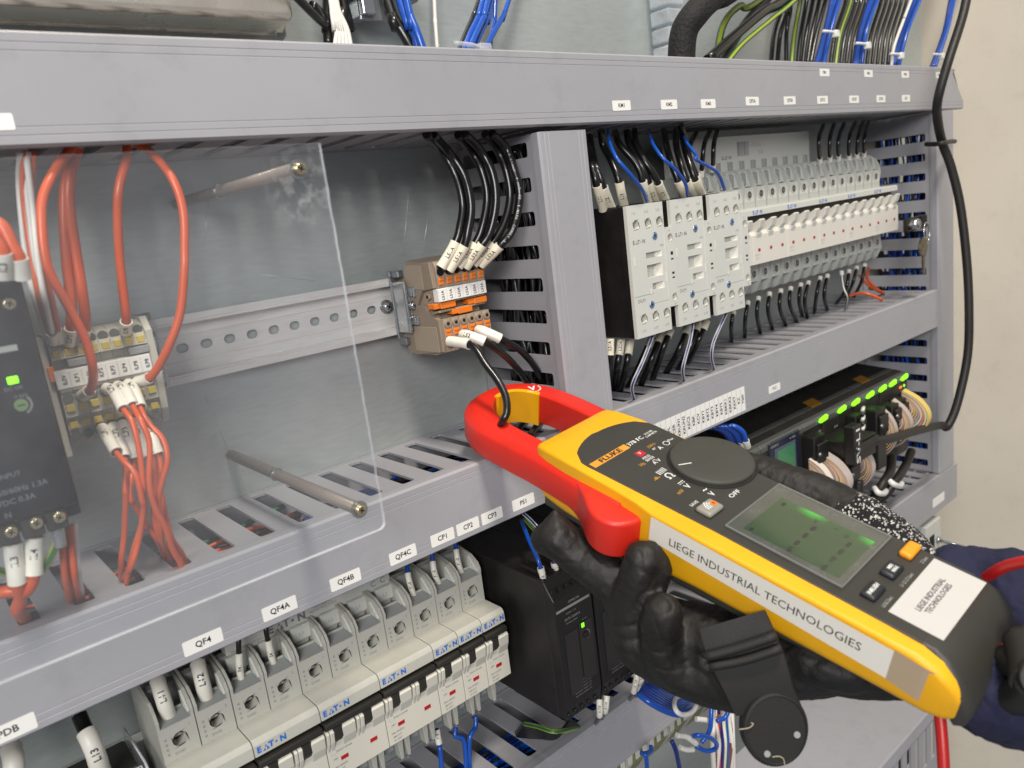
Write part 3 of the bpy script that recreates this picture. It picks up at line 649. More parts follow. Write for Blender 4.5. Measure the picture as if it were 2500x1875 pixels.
# ---------------------------------------------------------------- three-pole breakers right of the contactors
PW = 16.7
def make_breaker3():
    r = empty('circuit_breaker'); W3 = PW*3
    mb = MB()  # body with open wire pockets at both ends
    mb.box(.15, W3-.15, -8, -51, -28, 27, GRY, 0); mb.box(.15, W3-.15, -8, -30, -50, 52, GRY, 0)
    for p in range(3):
        x = p*PW
        for sx in (x+.15, x+PW-1.35):
            mb.prism([(-28, 27), (-51, 27), (-52.5, 36), (-51.5, 43), (-48, 49), (-42, 53), (-28, 53)], 'x', sx, sx+1.2, GRY)
            mb.prism([(-28, -28), (-51, -28), (-51.8, -38), (-47, -47), (-40, -50), (-28, -50)], 'x', sx, sx+1.2, GRY)
        mb.prism([(-28, 26), (-51, 26), (-50.2, 38), (-32, 40), (-28, 40)], 'x', x+1.3, x+PW-1.3, WHT); mb.prism([(-28, -27), (-51, -27), (-49.7, -38), (-32, -40), (-28, -40)], 'x', x+1.3, x+PW-1.3, WHT)
        mb.box(x+3.4, x+PW-3.4, -30, -46.5, 40, 50, GRYD, 1); mb.box(x+3.4, x+PW-3.4, -30, -45.5, -48, -40, GRYD, 1)
        mb.prism([(-44, 39), (-50, 39), (-46.4, 51), (-45, 51)], 'x', x+4, x+4.5, WHT); mb.prism([(-44, 39), (-50, 39), (-46.4, 51), (-45, 51)], 'x', x+PW-4.5, x+PW-4, WHT)
        mb.box(x-.12, x+.12, -51.05, -51.25, 22, 37, GINK); mb.box(x-.12, x+.12, -51.05, -51.25, -38, -22, GINK)
    mb.build('body', None, r)
    for p in range(3):
        x = p*PW+PW/2
        for z in (32.3, -31.5):
            mb = MB(); mb.cyl((x, -51, z), (x, -51.6, z), 3.5, n=18, m=WHT); mb.cyl((x, -51.6, z), (x, -51.65, z), 2.9, n=18, m=mat('screw_shade', '#4a4540', .5)); mb.cyl((x, -51.6, z), (x, -51.75, z), 1.5, n=12, m=DSTEEL); mb.box(x-.3, x+.3, -51.8, -51.7, z-1.8, z+1.8, HOLE); mb.build('terminal_screw', None, r)
    mb = MB(); mb.prism([(-50, 21.8), (-67, 21.8), (-68.2, 21), (-68.2, 16.8), (-60, 15.8), (-50, 15.8)], 'x', .1, W3-.1, WHT, .15); mb.build('nose_band', None, r)
    mb = MB(); mb.box(.2, W3-.2, -50, -62, 0, 15.8, BLK2); mb.build('toggle_recess', None, r)
    mb = MB(); mb.prism([(-50, 4.5), (-66, 4.5), (-68.4, 1.5), (-68.2, -21), (-50, -21.4)], 'x', .1, W3-.1, WHT2, .2); mb.build('face_plate', None, r)
    for p in range(3):
        x = p*PW
        mb = MB(); mb.prism([(-58, 4), (-67.5, 3.2), (-71.0, 7), (-73, 13), (-71.6, 13.8), (-67.5, 11.5), (-62, 10), (-58, 10)], 'x', x+5.4, x+PW-5.0, WHT2, .3)
        mb.build('toggle', None, r)
        mb = MB(); mb.box(x+PW/2-1.5, x+PW/2+1.5, -68.3, -68.5, -11.3, -9, REDP); mb.build('red_flag', None, r)
        mb = MB(); mb.prism([(-66, 4.8), (-69.5, 2.8), (-68.2, -1.5), (-66, -1.5)], 'x', x+5, x+PW-5, WHT, .2); mb.build('thumb_rest', None, r)
    mb = MB(); logo(mb, front(8.5, -68.26, 18.8), 3.7, BINK)
    for t, z in (('FAZ-C', 0.5), ('480Y/277V', -14), ('10kA  UL', -16.5)): mb.text(t, front(6, -68.4, z), 1.5, LINK)
    mb.build('lettering', None, r)
    return r
b0 = make_breaker3(); index_children()
xe = 787.6
for i in range(6):
    t = b0 if i == 0 else copy_tree(b0)
    k = 5-i; t.location = Vector((xe-3*PW*(k+1), 0, -43.6))*S
    tag(t, ['white and grey three-pole breaker mostly hidden behind the third contactor', 'second three-pole breaker of the right row, just clear of the third contactor', 'third three-pole breaker of the right row', 'fourth three-pole breaker of the right row', 'fifth three-pole breaker of the right row, with the black and white striped wire below', 'last three-pole breaker of the right row, nearest the hanging keys'][i], 'circuit breaker', 'three-pole breakers on the right hand rail')
# comb busbar behind the upper terminals
root = empty('busbar_cover', (500, -30, 12)); tag(root, 'pale comb busbar cover standing behind the right hand breakers', 'busbar')
mb = MB(); L = (692.2,-33.0,27.7)[0]-500; mb.box(-12, L, -2, 3, -4, 25, WHT, .4, seg=2)
mb.build('cover', None, root)
for k in range(12):
    x = -4+k*PW
    if x+5 < L-2: mb = MB(); mb.box(x, x+4.4, -4.4, -1.9, -6, 4.5, GRYD, .3); mb.build('cover_tab', None, root)
mb = MB(); logo(mb, front(62, -2.1, 8), 3.6, GINK); mb.text('10kA 480Y/277V 100A', front(38, -2.1, 4.5), 1.8, LINK); mb.text('20 50kA 480V\n9mm  2x16mm  KEMA', front(105, -2.1, 17), 1.8, LINK); mb.text('C E', front(112, -2.1, 10.5), 4, GINK)
for k in range(14): mb.box(78+k*1.2, 78+k*1.2+random.choice((.3, .6)), -2.12, -2.05, 8.5, 20, GINK)
mb.build('lettering', None, root)

LGB = mat('warm_grey_plastic', '#b3b2a8', .42, bump=.04, bscale=1500, var=.02, dirt=.15); LGB2 = mat('warm_white_plastic', '#c6c3b6', .45, bump=.03)
# ---------------------------------------------------------------- lower left breakers with open screw bores
PL = 17.55
def pole_parts(mb, x, two):
    pass
def make_lower(np_, label, x0, num):
    r = empty('circuit_breaker', (x0, 0, -252)); tag(r, label, 'circuit breaker', 'breakers on the lower left rail'); Wt = PL*np_
    for p in range(np_):
        x = p*PL; mb = MB()
        # front face with the bored screw hole, pocket walls, floor and back
        holed_plate(mb, x+.25, x+PL-.25, 19.5, 38.5, -51.6, [(x+PL/2+.3, 30, 3.55)], LGB)
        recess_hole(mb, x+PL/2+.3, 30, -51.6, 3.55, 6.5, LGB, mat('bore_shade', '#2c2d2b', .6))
        mb.box(x+PL/2-2.2, x+PL/2+2.8, -45.3, -45.1, 28, 29.2, STEEL)
        mb.poly([(x+.25, -51.6, 19.5), (x+.25, -51.6, 38.5), (x+.25, -8, 38.5), (x+.25, -8, 19.5)], [(0, 1, 2, 3)], LGB); mb.poly([(x+PL-.25, -51.6, 19.5), (x+PL-.25, -51.6, 38.5), (x+PL-.25, -8, 38.5), (x+PL-.25, -8, 19.5)], [(0, 1, 2, 3)], LGB)
        mb.poly([(x+1.6, -51.6, 38.5), (x+PL-1.6, -51.6, 38.5), (x+PL-1.6, -43, 41), (x+1.6, -43, 41)], [(0, 1, 2, 3)], GRYD)
        mb.poly([(x+1.6, -43, 41), (x+PL-1.6, -43, 41), (x+PL-1.6, -33, 38), (x+1.6, -33, 38)], [(0, 1, 2, 3)], GRYD)
        mb.box(x+1.6, x+PL-1.6, -28, -33, 30, 50, GRYD)
        mb.box(x+PL/2-4, x+PL-3, -42.6, -43.6, 40.8, 42, LGB, .2)
        for sx, wth in ((x+.25, 1.4), (x+PL-1.65, 1.4)):
            mb.prism([(-8, 38.5), (-51.6, 38.5), (-52, 42), (-50, 46), (-44, 49.8), (-28, 52.5), (-8, 53)], 'x', sx, sx+wth, LGB)
        mb.prism([(-42, 41), (-50.5, 40.5), (-43, 48.5), (-42, 48.5)], 'x', x+PL-2.7, x+PL-1.7, WHT)
        mb.prism([(-42, 41), (-50.5, 40.5), (-43, 48.5), (-42, 48.5)], 'x', x+1.7, x+2.3, WHT)
        # lower shoulder with finger shaped guards
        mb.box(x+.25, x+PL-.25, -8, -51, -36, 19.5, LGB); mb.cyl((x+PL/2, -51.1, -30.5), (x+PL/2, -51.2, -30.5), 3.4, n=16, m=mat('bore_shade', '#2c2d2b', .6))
        for a, b in ((x+.4, x+4.4), (x+PL-4.4, x+PL-.4)):
            mb.prism([(a, -36), (b, -36), ((a+b)/2+.9, -50), ((a+b)/2-.9, -50)], 'y', -44, -50.5, LGB, .3)
        mb.box(x+4.4, x+PL-4.4, -30, -44, -46, -36, GRYD)
        mb.build('pole_body', None, r)
        mb = MB(); mb.text('13'[p] if np_ == 2 else '1', front(x+PL-3.2, -51.7, 35), 2.4, GRYD); mb.text('2N40', front(x+PL/2-1, -51.7, 23.6), 2.2, GRYD, bold=0)
        for k in range(4): mb.box(x+2.3, x+3.3, -51.66, -51.7, 24+k*2.6, 25.2+k*2.6, GRYD)
        mb.build('lettering', None, r)
    mb = MB(); mb.prism([(-50, 21), (-67.4, 21), (-68.8, 20.2), (-69.8, 18.6), (-70, 12.8), (-60, 11), (-50, 11)], 'x', .2, Wt-.2, LGB, .25); mb.build('nose_band', None, r)
    mb = MB(); mb.box(.2, Wt-.2, -50, -61, -3, 11.2, BLK2); mb.build('toggle_recess', None, r)
    mb = MB(); mb.box(.5, Wt-.5, -60, -71.5, 6.6, 10.4, BLK2, .9, seg=2); mb.build('toggle_bar', None, r)
    mb = MB(); mb.prism([(-50, -1.5), (-67.5, -1.5), (-68.6, -3), (-68.4, -23.6), (-50, -24)], 'x', .2, Wt-.2, LGB2, .25); mb.build('face_plate', None, r)
    for p in range(np_):
        x = p*PL
        mb = MB(); mb.prism([(-60, 6), (-71.5, 6.5), (-71.2, 0), (-67.5, -4.4), (-60, -4)], 'x', x+4.8, x+9.8, BLK2, .5); mb.build('toggle', None, r)
        for a, b in ((x+.5, x+2.3), (x+2.6, x+4.9), (x+9.4, x+PL-.4)):
            mb = MB(); mb.prism([(-58, -7), (-58, 6.2), (-70.2, 6.0), (-71.6, 4.6), (-70.6, -1.5), (-68.5, -7)], 'x', a, b, LGB2, .35); mb.build('toggle_guard', None, r)
        mb = MB(); mb.box(x+PL/2-1.9, x+PL/2+2.3, -68.4, -68.75, -14.6, -12.5, REDP, .05); mb.build('red_flag', None, r)
    mb = MB()
    for p in range(np_):
        x = p*PL
        if p == np_-1 or np_ == 1: pass
        if p == 0:
            mb.cyl((x+3.6, -68.62, -8.3), (x+3.6, -68.66, -8.3), 1.4, n=14, m=LINK); mb.cyl((x+3.6, -68.67, -8.3), (x+3.6, -68.7, -8.3), 1.1, n=14, m=WHT2)
            for t, xx, z, s in (('UL', 3.5, -8.3, 1.1), ('FAZ-C10-NA', 9.6, -8.4, 1.6), ('240V', 4, -12.2, 1.3), ('10kA 50/60Hz', 6, -17, 1.4), ('480Y/277', 5.4, -19.4, 1.4), ('IEC 60947', 5.6, -21.6, 1.2)): mb.text(t, front(x+xx, -68.72, z), s, GINK)
    logo(mb, front(8.6, -70.05, 15.8), 4.3, BINK)
    mb.build('lettering', None, r)
    return r
xr = 251.0
rows = [(2, 'two-pole breaker fed by the L11 and L12 sleeves, first of the lower row'), (2, 'two-pole breaker fed by the R41 and S41 sleeves'), (2, 'two-pole breaker under the L1 and L2 busbar tags, left of the last two-pole one'), (2, 'last two-pole breaker, just left of the blue wired single poles'),
        (1, 'single-pole breaker under the CP1 tag'), (1, 'single-pole breaker under the CP2 tag'), (1, 'single-pole breaker at the right end of the lower row')]
x = xr-11*PL
for i, (n_, l) in enumerate(rows): make_lower(n_, l, x, 0); x += n_*PL
root = empty('busbar_cover', (xr-9*PL, -30, -205)); tag(root, 'pale comb busbar cover with L1 and L2 tags behind the lower left breakers', 'busbar')
mb = MB(); mb.box(7, PL*6, -4, 4, 1.6, 24, WHT, .4); mb.build('cover', None, root)
for k in range(6):
    x = k*PL+5.5; mb = MB(); mb.prism([(x, 3), (x+11, 3), (x+11, -4.5), (x+10, -5.5), (x+1, -5.5), (x, -4.5)], 'y', -7, -3, WHT, .3); mb.build('cover_tab', None, root)
    mb = MB(); mb.prism([(x+1, -5), (x+10, -5), (x+9, -9.5), (x+2, -9.5)], 'y', -5.5, -2, GRY, .3); mb.build('contact_tab', None, root)
mb = MB()
for k in range(6): mb.text('L1' if k % 2 == 0 else 'L2', front(k*PL+11, -7.1, -1.6), 2.9, GRYD)
logo(mb, front(40, -4.1, 6.2), 6.2, GINK); mb.text('10mm  480V / 277 100A', front(18, -4.1, 4.0), 1.8, GRYD); mb.text('50kA 480V UL\nSEE INSTRUCTIONS', front(62, -4.1, 7), 1.9, GRYD); mb.text('C  C', front(97, -4.1, 6), 5, GINK)
mb.build('lettering', None, root)
# ---------------------------------------------------------------- lower bay: black power supplies, controller, things further down
def psu(x0, w, label, txt):
    r = empty('power_supply', (x0, 0, -252)); tag(r, label, 'power supply', 'black power supplies in the lower bay'); D_ = -107
    mb = MB(); mb.box(0, w, -8, D_+7, -45, 45, BLK, .8); mb.prism([(D_+8, 45), (D_+8, -45), (D_+2, -45), (D_, -36), (D_, 33), (D_+5, 40)], 'x', .5, w-.5, BLK, .5); mb.build('case', None, r)
    for k in range(5):
        for z, s in ((38.5, 1), (-40.5, -1)):
            mb = MB(); x = 2.5+k*(w-5)/4.6
            c = (x, D_+2.6 if s > 0 else D_+1.2, z-.7)
            mb.cyl(c, (c[0], c[1]-1.2, c[2]+(0.5 if s > 0 else -.2)), 1.45, n=12, m=BLK2, capm=HOLE); mb.build('terminal_hole', None, r)
    for k in range(4):
        mb = MB(); x = 3+k*(w-4)/4.2; mb.box(x, x+.5, D_+30, D_+7, 45, 48, BLK, .1); mb.build('divider_fin', None, r)
    GM = mat('glossy_window', '#37302a', .15, var=.2, vscale=200)
    mb = MB(); mb.box(w*.18, w*.52, D_+.05, D_-.3, -30, 10, mat('dark_inlay', '#2b2723', .3), .1); mb.build('inlay', None, r)
    mb = MB(); mb.box(w*.56, w*.9, D_+.05, D_-.4, -26, 12, mat('dark_inlay', '#2b2723', .3), .1); mb.build('inlay', None, r)
    mb = MB(); mb.box(w*.62, w*.62+2.2, D_-.35, D_-.9, 8.6, 11.4, LEDG if txt == 1 else BLK2, .4); mb.build('indicator_lamp', None, r)
    mb = MB(); mb.cyl((w*.72, D_-.3, 3), (w*.72, D_-1.4, 3), 2, n=16, m=BLK); mb.build('trimmer', None, r)
    mb = MB(); PI_ = mat('pale_grey_print', '#8e8a84', .6)
    mb.box(1.5, w-2.5, D_-.02, D_-.1, 25, 26.6, PI_)
    for t, x, z, s in (('OMRON', w*.5, 29, 2.4), ('S8VK-G06024', w*.42, 19, 2.2), ('DC24V  2.5A', w*.4, 22.5, 1.5), ('POWER SUPPLY', w*.4, 16.4, 1.4), ('DC ON', w*.72, 13.4, 1.2)): mb.text(t, front(x, D_-.45, z), s, PI_)
    for k in range(5): mb.text('100-240VAC 50/60Hz 1.7A', front(w*.5, D_-.12, -24-k*2.1), 1.25, PI_)
    for k in range(9):
        a = -1.2+k*.3; mb.box(w*.72+3*math.cos(a)-.25, w*.72+3*math.cos(a)+.25, D_-.42, D_-.5, 3+3*math.sin(a)-.3, 3+3*math.sin(a)+.3, PI_)
    mb.build('lettering', None, r); return r
psu(258.6, 31, 'black power supply with the small lit green lamp, left one of the lower pair', 1)
psu(290.2, 31, 'black power supply half hidden behind the gloved fingers, right one of the lower pair', 2)
psu(321.8, 22, 'narrow black unit right of the two black power supplies, mostly hidden by the glove', 3)

# black programmable controller
root = empty('controller', (510, 0, -250)); tag(root, 'black programmable controller with a row of lit green lamps in the lower right bay', 'controller')
PB = mat('controller_black', '#211e1c', .5, bump=.06, bscale=900, var=.1, vscale=60)
mb = MB(); mb.prism([(-8, 52), (-62, 47), (-74, 45.5), (-77, 42), (-77, -38), (-70, -44), (-8, -46)], 'x', -30, 268, PB, .5); mb.build('rack', None, root)
edges = [-30, 4, 68, 100, 128, 156, 182, 207, 232, 268]
for i in range(len(edges)-1):
    mb = MB(); a, b = edges[i], edges[i+1]; mb.box(a+.5, b-.5, -70, -79-(i % 2), -36, 38, PB, .7); mb.build('module', None, root)
    mb = MB(); mb.prism([(-60, 47.5), (-78, 44.5), (-80, 42), (-80, 38.5), (-60, 38.5)], 'x', a+.4, b-.4, mat('smoked_edge', '#4c4f4c', .3), .3); mb.build('module_rim', None, root)
    for k in range(2):
        mb = MB(); mb.box(a+6+k*14, a+9+k*14, -25, -31, 50, 53.5, PB, .3); mb.build('vent_rib', None, root) if b-a > 24 else None
for x in (99.7, 132.2, 157.7, 185.4, 210.7, 232, 257.2):
    mb = MB(); mb.prism([(x-7.2, 40.4), (x-5.6, 43.0), (x+5.0, 44.6), (x+7.2, 43.2), (x+6, 40.2), (x-5, 39.2)], 'y', -80.1, -81.6, LEDG, .2); mb.build('indicator_lamp', None, root)
for x, m_ in ((247, LEDO), (250.4, LEDO), (256.5, LEDG)):
    mb = MB(); mb.cyl((x, -80.5, 33.6), (x, -81, 33.6), 1.3, n=10, m=m_); mb.build('indicator_lamp', None, root)
for x, z in ((124, 48.6), (217, 48.4)):
    mb = MB(); mb.poly([(x-16, -66, z-1.2), (x+2, -66, z-1.2), (x+10, -52, z+.35), (x-8, -52, z+.35)], [(0, 1, 2, 3)], mat('amber_sticker', '#86601a', .5)); mb.build('amber_sticker', None, root)
mb = MB(); mb.box(14, 60, -79.2, -81.5, -2, 44, mat('dark_bezel', '#1e2230', .3), 1); mb.build('display_bezel', None, root)
mb = MB(); mb.box(20.5, 52, -81.5, -81.8, 7, 37, mat('frame_line', '#4a5468', .4), .2); mb.build('display_frame', None, root)
mb = MB(); mb.box(24, 49.5, -81.8, -82.1, 9, 34.5, mat('unlit_green_lcd', '#3c7a52', .2)); mb.build('display', None, root)
mb = MB()
for t, x, z, s in (('KEYENCE', 20, 40.6, 2.6), ('KV-7500', 47, 40.4, 2.4), ('RUN', 118, 30, 3), ('CPU', 90, 33, 3)): mb.text(t, front(x, -82.2, z), s, LINK)
mb.build('lettering', None, root)
# black connector hoods on the controller, flat rainbow cables and their ties
RB = [mat('ribbon_'+n, c, .45) for n, c in (('salmon', '#d88c70'), ('white', '#dcd3c6'), ('yellow', '#dcc269'), ('pink', '#dba69c'), ('grey', '#b8aca4'), ('cream', '#e6dbbd'))]
HOOD = mat('hood_black', '#171614', .45, bump=.08)
def hood(x0, x1, z0, z1, y0, y1, label):
    r = empty('connector_hood', (x0, y0, z0)); tag(r, label, 'connector', 'black cable connectors plugged into the controller')
    mb = MB(); mb.box(0, x1-x0, 0, y1-y0, 0, z1-z0, HOOD, 1.4, seg=2); mb.box(1, x1-x0-1, y1-y0, y1-y0-3, (z1-z0)*.6, (z1-z0)*.9, HOOD, .8); mb.build('hood', None, r)
    mb = MB(); mb.cyl((2.5, y1-y0-.5, (z1-z0)*.75), (2.5, y1-y0-4, (z1-z0)*.75), 1.5, m=DSTEEL); mb.build('thumb_screw', None, r); return r
hood(574, 592, -272, -214, -80, -92, 'black cable connector right of the small green display')
hood(600, 640, -243, -224, -80, -112, 'thick black connector hood from which the black SV-L1 cable leaves')
hood(612, 630, -290, -246, -80, -100, 'tall black connector below the SV-L1 hood')
hood(650, 664, -255, -216, -79, -90, 'slim black connector left of the twisted black and white pair')
hood(676, 694, -275, -217, -79, -96, 'broad black connector in the middle of the controller')
hood(712, 726, -262, -222, -79, -94, 'black connector left of the last two rainbow cables')
hood(734, 746, -262, -222, -79, -92, 'black connector between the last two rainbow cables')
hood(758, 768, -258, -224, -79, -90, 'rightmost black connector of the controller')
def ribbon(x, z1, z0, y, out, wd, label, n=9):
    r = empty('rainbow_cable', (x, y, z1)); tag(r, label, 'flat cable', 'rainbow coloured flat cables on the controller')
    for k in range(n): # each strand its own loop, one outside the other
        s = 1-k/n*.78; H = (z1-z0)*s; o_ = out*s; pts = []
        for t in range(9):
            a = t/8; pts.append((a*wd*.15, -math.sin(a*math.pi)**.7*o_, -(z1-z0)*.5*(1-s)*.6-H*a))
        mb = MB(); q = smooth_path(pts, 2)
        vs = []; 
        for p in q: vs += [tuple(p), (p[0]+wd, p[1]+1, p[2])]
        vs2 = [(p[0], p[1]+out/n*.62, p[2]) for p in vs]; m_ = RB[(k*5+int(x)) % len(RB)]; L = len(q)
        mb.poly(vs, [(2*i, 2*i+1, 2*i+3, 2*i+2) for i in range(L-1)], m_)
        mb.poly(vs+vs2, [(2*i, 2*i+2, 2*L+2*i+2, 2*L+2*i) for i in range(L-1)]+[(2*i+1, 2*i+3, 2*L+2*i+3, 2*L+2*i+1) for i in range(L-1)], m_)
        mb.build('strand', None, r)
    return r
ribbon(571, -232, -276, -88, 18, 8, 'rainbow flat cable in a flat loop beside the small green display')
ribbon(586, -231, -280, -88, 25, 11, 'wide rainbow flat cable bending out right of the display', 11)
ribbon(646, -240, -284, -90, 15, 8, 'rainbow flat cable hanging under the SV-L1 hood')
ribbon(700, -222, -270, -88, 14, 7, 'narrow rainbow flat cable in the right half of the controller')
ribbon(724, -220, -268, -88, 17, 8, 'rainbow flat cable, second from the right end of the controller')
ribbon(746, -216, -266, -88, 24, 9, 'rainbow flat cable at the right end of the controller')

# spare white panel with a switch, lower right
root = empty('switch_plate', (842, -80, -412)); tag(root, 'white switch plate with a bright toggle lever at the lower right', 'switch')
mb = MB(); mb.box(-26, 11, 0, 70, -36, 24, WHT, .6); mb.build('plate', None, root)
mb = MB(); mb.box(-18, -6, -.4, .5, -20, 10, HOLE, .2); mb.build('opening', None, root)
mb = MB(); mb.cyl((2, 0, 0), (2, -3, -.5), 4, n=6, m=STEEL); mb.cyl((2, -3, -.5), (8, -26, -5), 1.7, 2.4, 12, STEEL); mb.build('lever', None, root)
duct_tag(848, -366, 30, 10, -80, '', 'white blank tag on the lowest duct near its right end')
# lock and keys hung on the right upright duct
root = empty('lock', (804.2,-84.0,-58.8)); tag(root, 'dark lock barrel with a bright key end in front of the right upright duct', 'lock')
mb = MB(); mb.box(-34, 10, -1, 4, -8, 5, mat('worn_dark_metal', '#38322c', .35, .7, var=.2), 1.2, seg=2); mb.build('lock_case', None, root)
mb = MB(); mb.cyl((-29, -1, -1), (-29, -9, -1), 5, m=STEEL, n=18); mb.cyl((-29, -9, -1), (-29, -10, -1), 3.4, m=DSTEEL, n=18); mb.build('barrel', None, root)
mb = MB(); mb.box(-8, 3, -1.2, -3, -5, 5, HOLE, .4); mb.build('key_slot', None, root)
root = empty('key_ring', (796.6,-90.0,-65.2)); tag(root, 'thin steel ring holding two keys below the lock', 'key ring')
mb = MB(); mb.tube([(6*math.cos(a*.3142), -1+math.sin(a*.3)*.5, -5+11*math.sin(a*.3142)*.9) for a in range(21)], .7, 6, STEEL, cap=False); mb.build('ring', None, root)
for q, (dx, l) in enumerate(((-2, 'brass coloured key with a round bow hanging on the ring'), (4, 'darker key behind the brass one on the ring'))):
    root = empty('key', tuple(Vector((791.4,-92.0,-82.9))+Vector((dx*1.6, q*4, 0)))); tag(root, l, 'key', 'keys on the steel ring')
    KM = mat('worn_brass', '#7d7461', .3, .8, var=.25, vscale=300)
    mb = MB(); n = 18; mb.prism([(9*math.cos(2*math.pi*k/n)*(.95 if q else 1), 9*math.sin(2*math.pi*k/n)) for k in range(n)], 'y', 0, 2, KM, .3); mb.box(-2, 2.4, 0, 1.6, -26, -8, KM, .2)
    for k in range(4): mb.box(-3.2+(k % 2), -1.9, .2, 1.4, -24+k*4, -22+k*4, KM)
    mb.build('blade', None, root)

# trunking lying on the cabinet floor with its cover turned up
root = empty('wiring_duct', (450, -95, -430)); tag(root, 'wide grey wiring duct lying cover upwards at the bottom right, with upright slots', 'wiring duct', 'slotted grey wiring ducts on the mounting plate')
mb = MB(); mb.box(-140, 141, 0, -86, -2, 0, DUCT, .6); mb.box(-140, 141, -84.5, -86.4, -12, -1, DUCT, .4); mb.build('cover', None, root)
mb = MB()
def T(l, d, t): return (l, -85.2+t, -12-d)
k = 0; x = 140.0; 
while x > -140:
    slot_cell(mb, x-14.6, x, 0, 60, x-11.6, x-4.6, 3, 38, T, 1.4, DUCTI); x -= 14.6
mb.build('slotted_wall', None, root)
mb = MB(); mb.box(-140, 141, -60, -62, -72, -3, BLK2); mb.build('inner_fill', None, root)

# row of narrow relays and pale terminals under the lowest duct
def relay(x, i):
    pass
root = empty('terminal_row', (180, -20, -400)); tag(root, 'row of pale and olive terminals with white marker strips under the lowest duct', 'terminal row')
OLV = mat('olive_terminal', '#7c7d55', .5, var=.1); 
for k in range(34):
    x = 20+k*8.2; mb = MB(); m_ = OLV if k % 3 else CREAM; mb.prism([(10, 8), (-35, 8), (-42, 2), (-40, -10), (-30, -26), (10, -28)], 'x', x, x+7.7, m_, .3); mb.box(x+1.5, x+6, -41.6, -42.4, -6, 0, WHT, .3); mb.build('terminal', None, root)
mb = MB(); mb.box(20, 300, -38, -46, 6, 10, WHT2, .5); mb.build('marker_carrier', None, root)
for k in range(34):
    mb = MB(); mb.box(23+k*8.2, 28+k*8.2, -46.1, -46.6, 6.6, 9.4, LABEL); mb.build('marker', None, root)
# ---------------------------------------------------------------- wires
def wire(label, pts, r, m, group=None, sleeves=(), n=8, nm='wire', cat='wire', stripe=None, sm=None, res=6, ferr=None, printed=None):
    P = smooth_path(pts, res); o0 = P[0].copy(); root = empty(nm, o0); tag(root, label, cat, group)
    mb = MB(); mb.tube([p-o0 for p in P], r, n, m); mb.build('insulation', None, root)
    if stripe: # coloured tracer along the side that faces the door
        mb = MB(); vs = []
        for i, p in enumerate(P):
            d = (P[min(i+1, len(P)-1)]-P[max(i-1, 0)]).normalized(); c = (CAMP-p); c = (c-d*c.dot(d)).normalized(); b = c.cross(d)
            for a in (-.45, 0, .45): vs.append(p-o0+(c*math.cos(a)+b*math.sin(a))*(r*1.04))
        mb.poly(vs, [(3*i+j, 3*i+j+1, 3*i+j+4, 3*i+j+3) for i in range(len(P)-1) for j in (0, 1)], stripe, True); mb.build('tracer', None, root)
    L = [0]
    for i in range(1, len(P)): L.append(L[-1]+(P[i]-P[i-1]).length)
    def at(s):
        s = max(0, min(L[-1], s))
        for i in range(1, len(L)):
            if L[i] >= s: return P[i-1].lerp(P[i], (s-L[i-1])/max(1e-6, L[i]-L[i-1]))
        return P[-1]
    for sl in sleeves:
        a, ln, rr, txt = sl[:4]; flip = sl[4] if len(sl) > 4 else False; sz = sl[5] if len(sl) > 5 else rr*1.25
        if a < 0: a = L[-1]+a-ln
        q = [at(a+ln*k/6)-o0 for k in range(7)]
        mb = MB(); mb.tube(q, rr, 14, sm or SLV, rr=[rr*1.04]+[rr*(1+random.uniform(-.015, .015)) for _ in range(5)]+[rr*1.05], cap=False)
        for s_, e in ((0, 1), (-1, -2)): # cut ends show wall thickness
            d = (q[s_]-q[e]).normalized(); mb.cyl(q[s_]-d*.05, q[s_]+d*.0, rr*1.04, rr*1.04, 14, sm or SLV, cap=False)
            n_ = 14; u = d.orthogonal().normalized(); w = d.cross(u); vs = [q[s_]+(u*math.cos(2*math.pi*k/n_)+w*math.sin(2*math.pi*k/n_))*f for f in (rr*1.04, rr*.82) for k in range(n_)]
            mb.poly(vs, [(k, (k+1) % n_, n_+(k+1) % n_, n_+k) for k in range(n_)], WHT2)
        so = mb.build('sleeve', None, root)
        if txt:
            mb = MB(); c = (q[3]+q[2])*.5+o0; M = MB(); bent_text(mb, txt, c, q[4]-q[1], rr*1.03, sz, INK, flip)
            bmesh.ops.translate(mb.bm, verts=mb.bm.verts, vec=-o0); mb.build('lettering', None, so)
            M.bm.free()
    if printed:
        mb = MB(); k = int(len(P)*.45)
        for q, ch in enumerate(printed):
            if ch != ' ':
                s_ = L[-1]*.22+q*1.5; c_ = at(s_); bent_text(mb, ch, c_, at(s_+1)-at(s_-1), r*1.01, 2.0, LINK)
        bmesh.ops.translate(mb.bm, verts=mb.bm.verts, vec=-o0); mb.build('lettering', None, root)
    if ferr: # crimped ferrule or bare strands at the end
        d = (P[-1]-P[-2]).normalized(); mb = MB(); mb.cyl(P[-1]-o0-d*.5, P[-1]-o0+d*ferr[0], ferr[1], ferr[1]*.9, 10, ferr[2]); mb.build('ferrule', None, root)
    return root
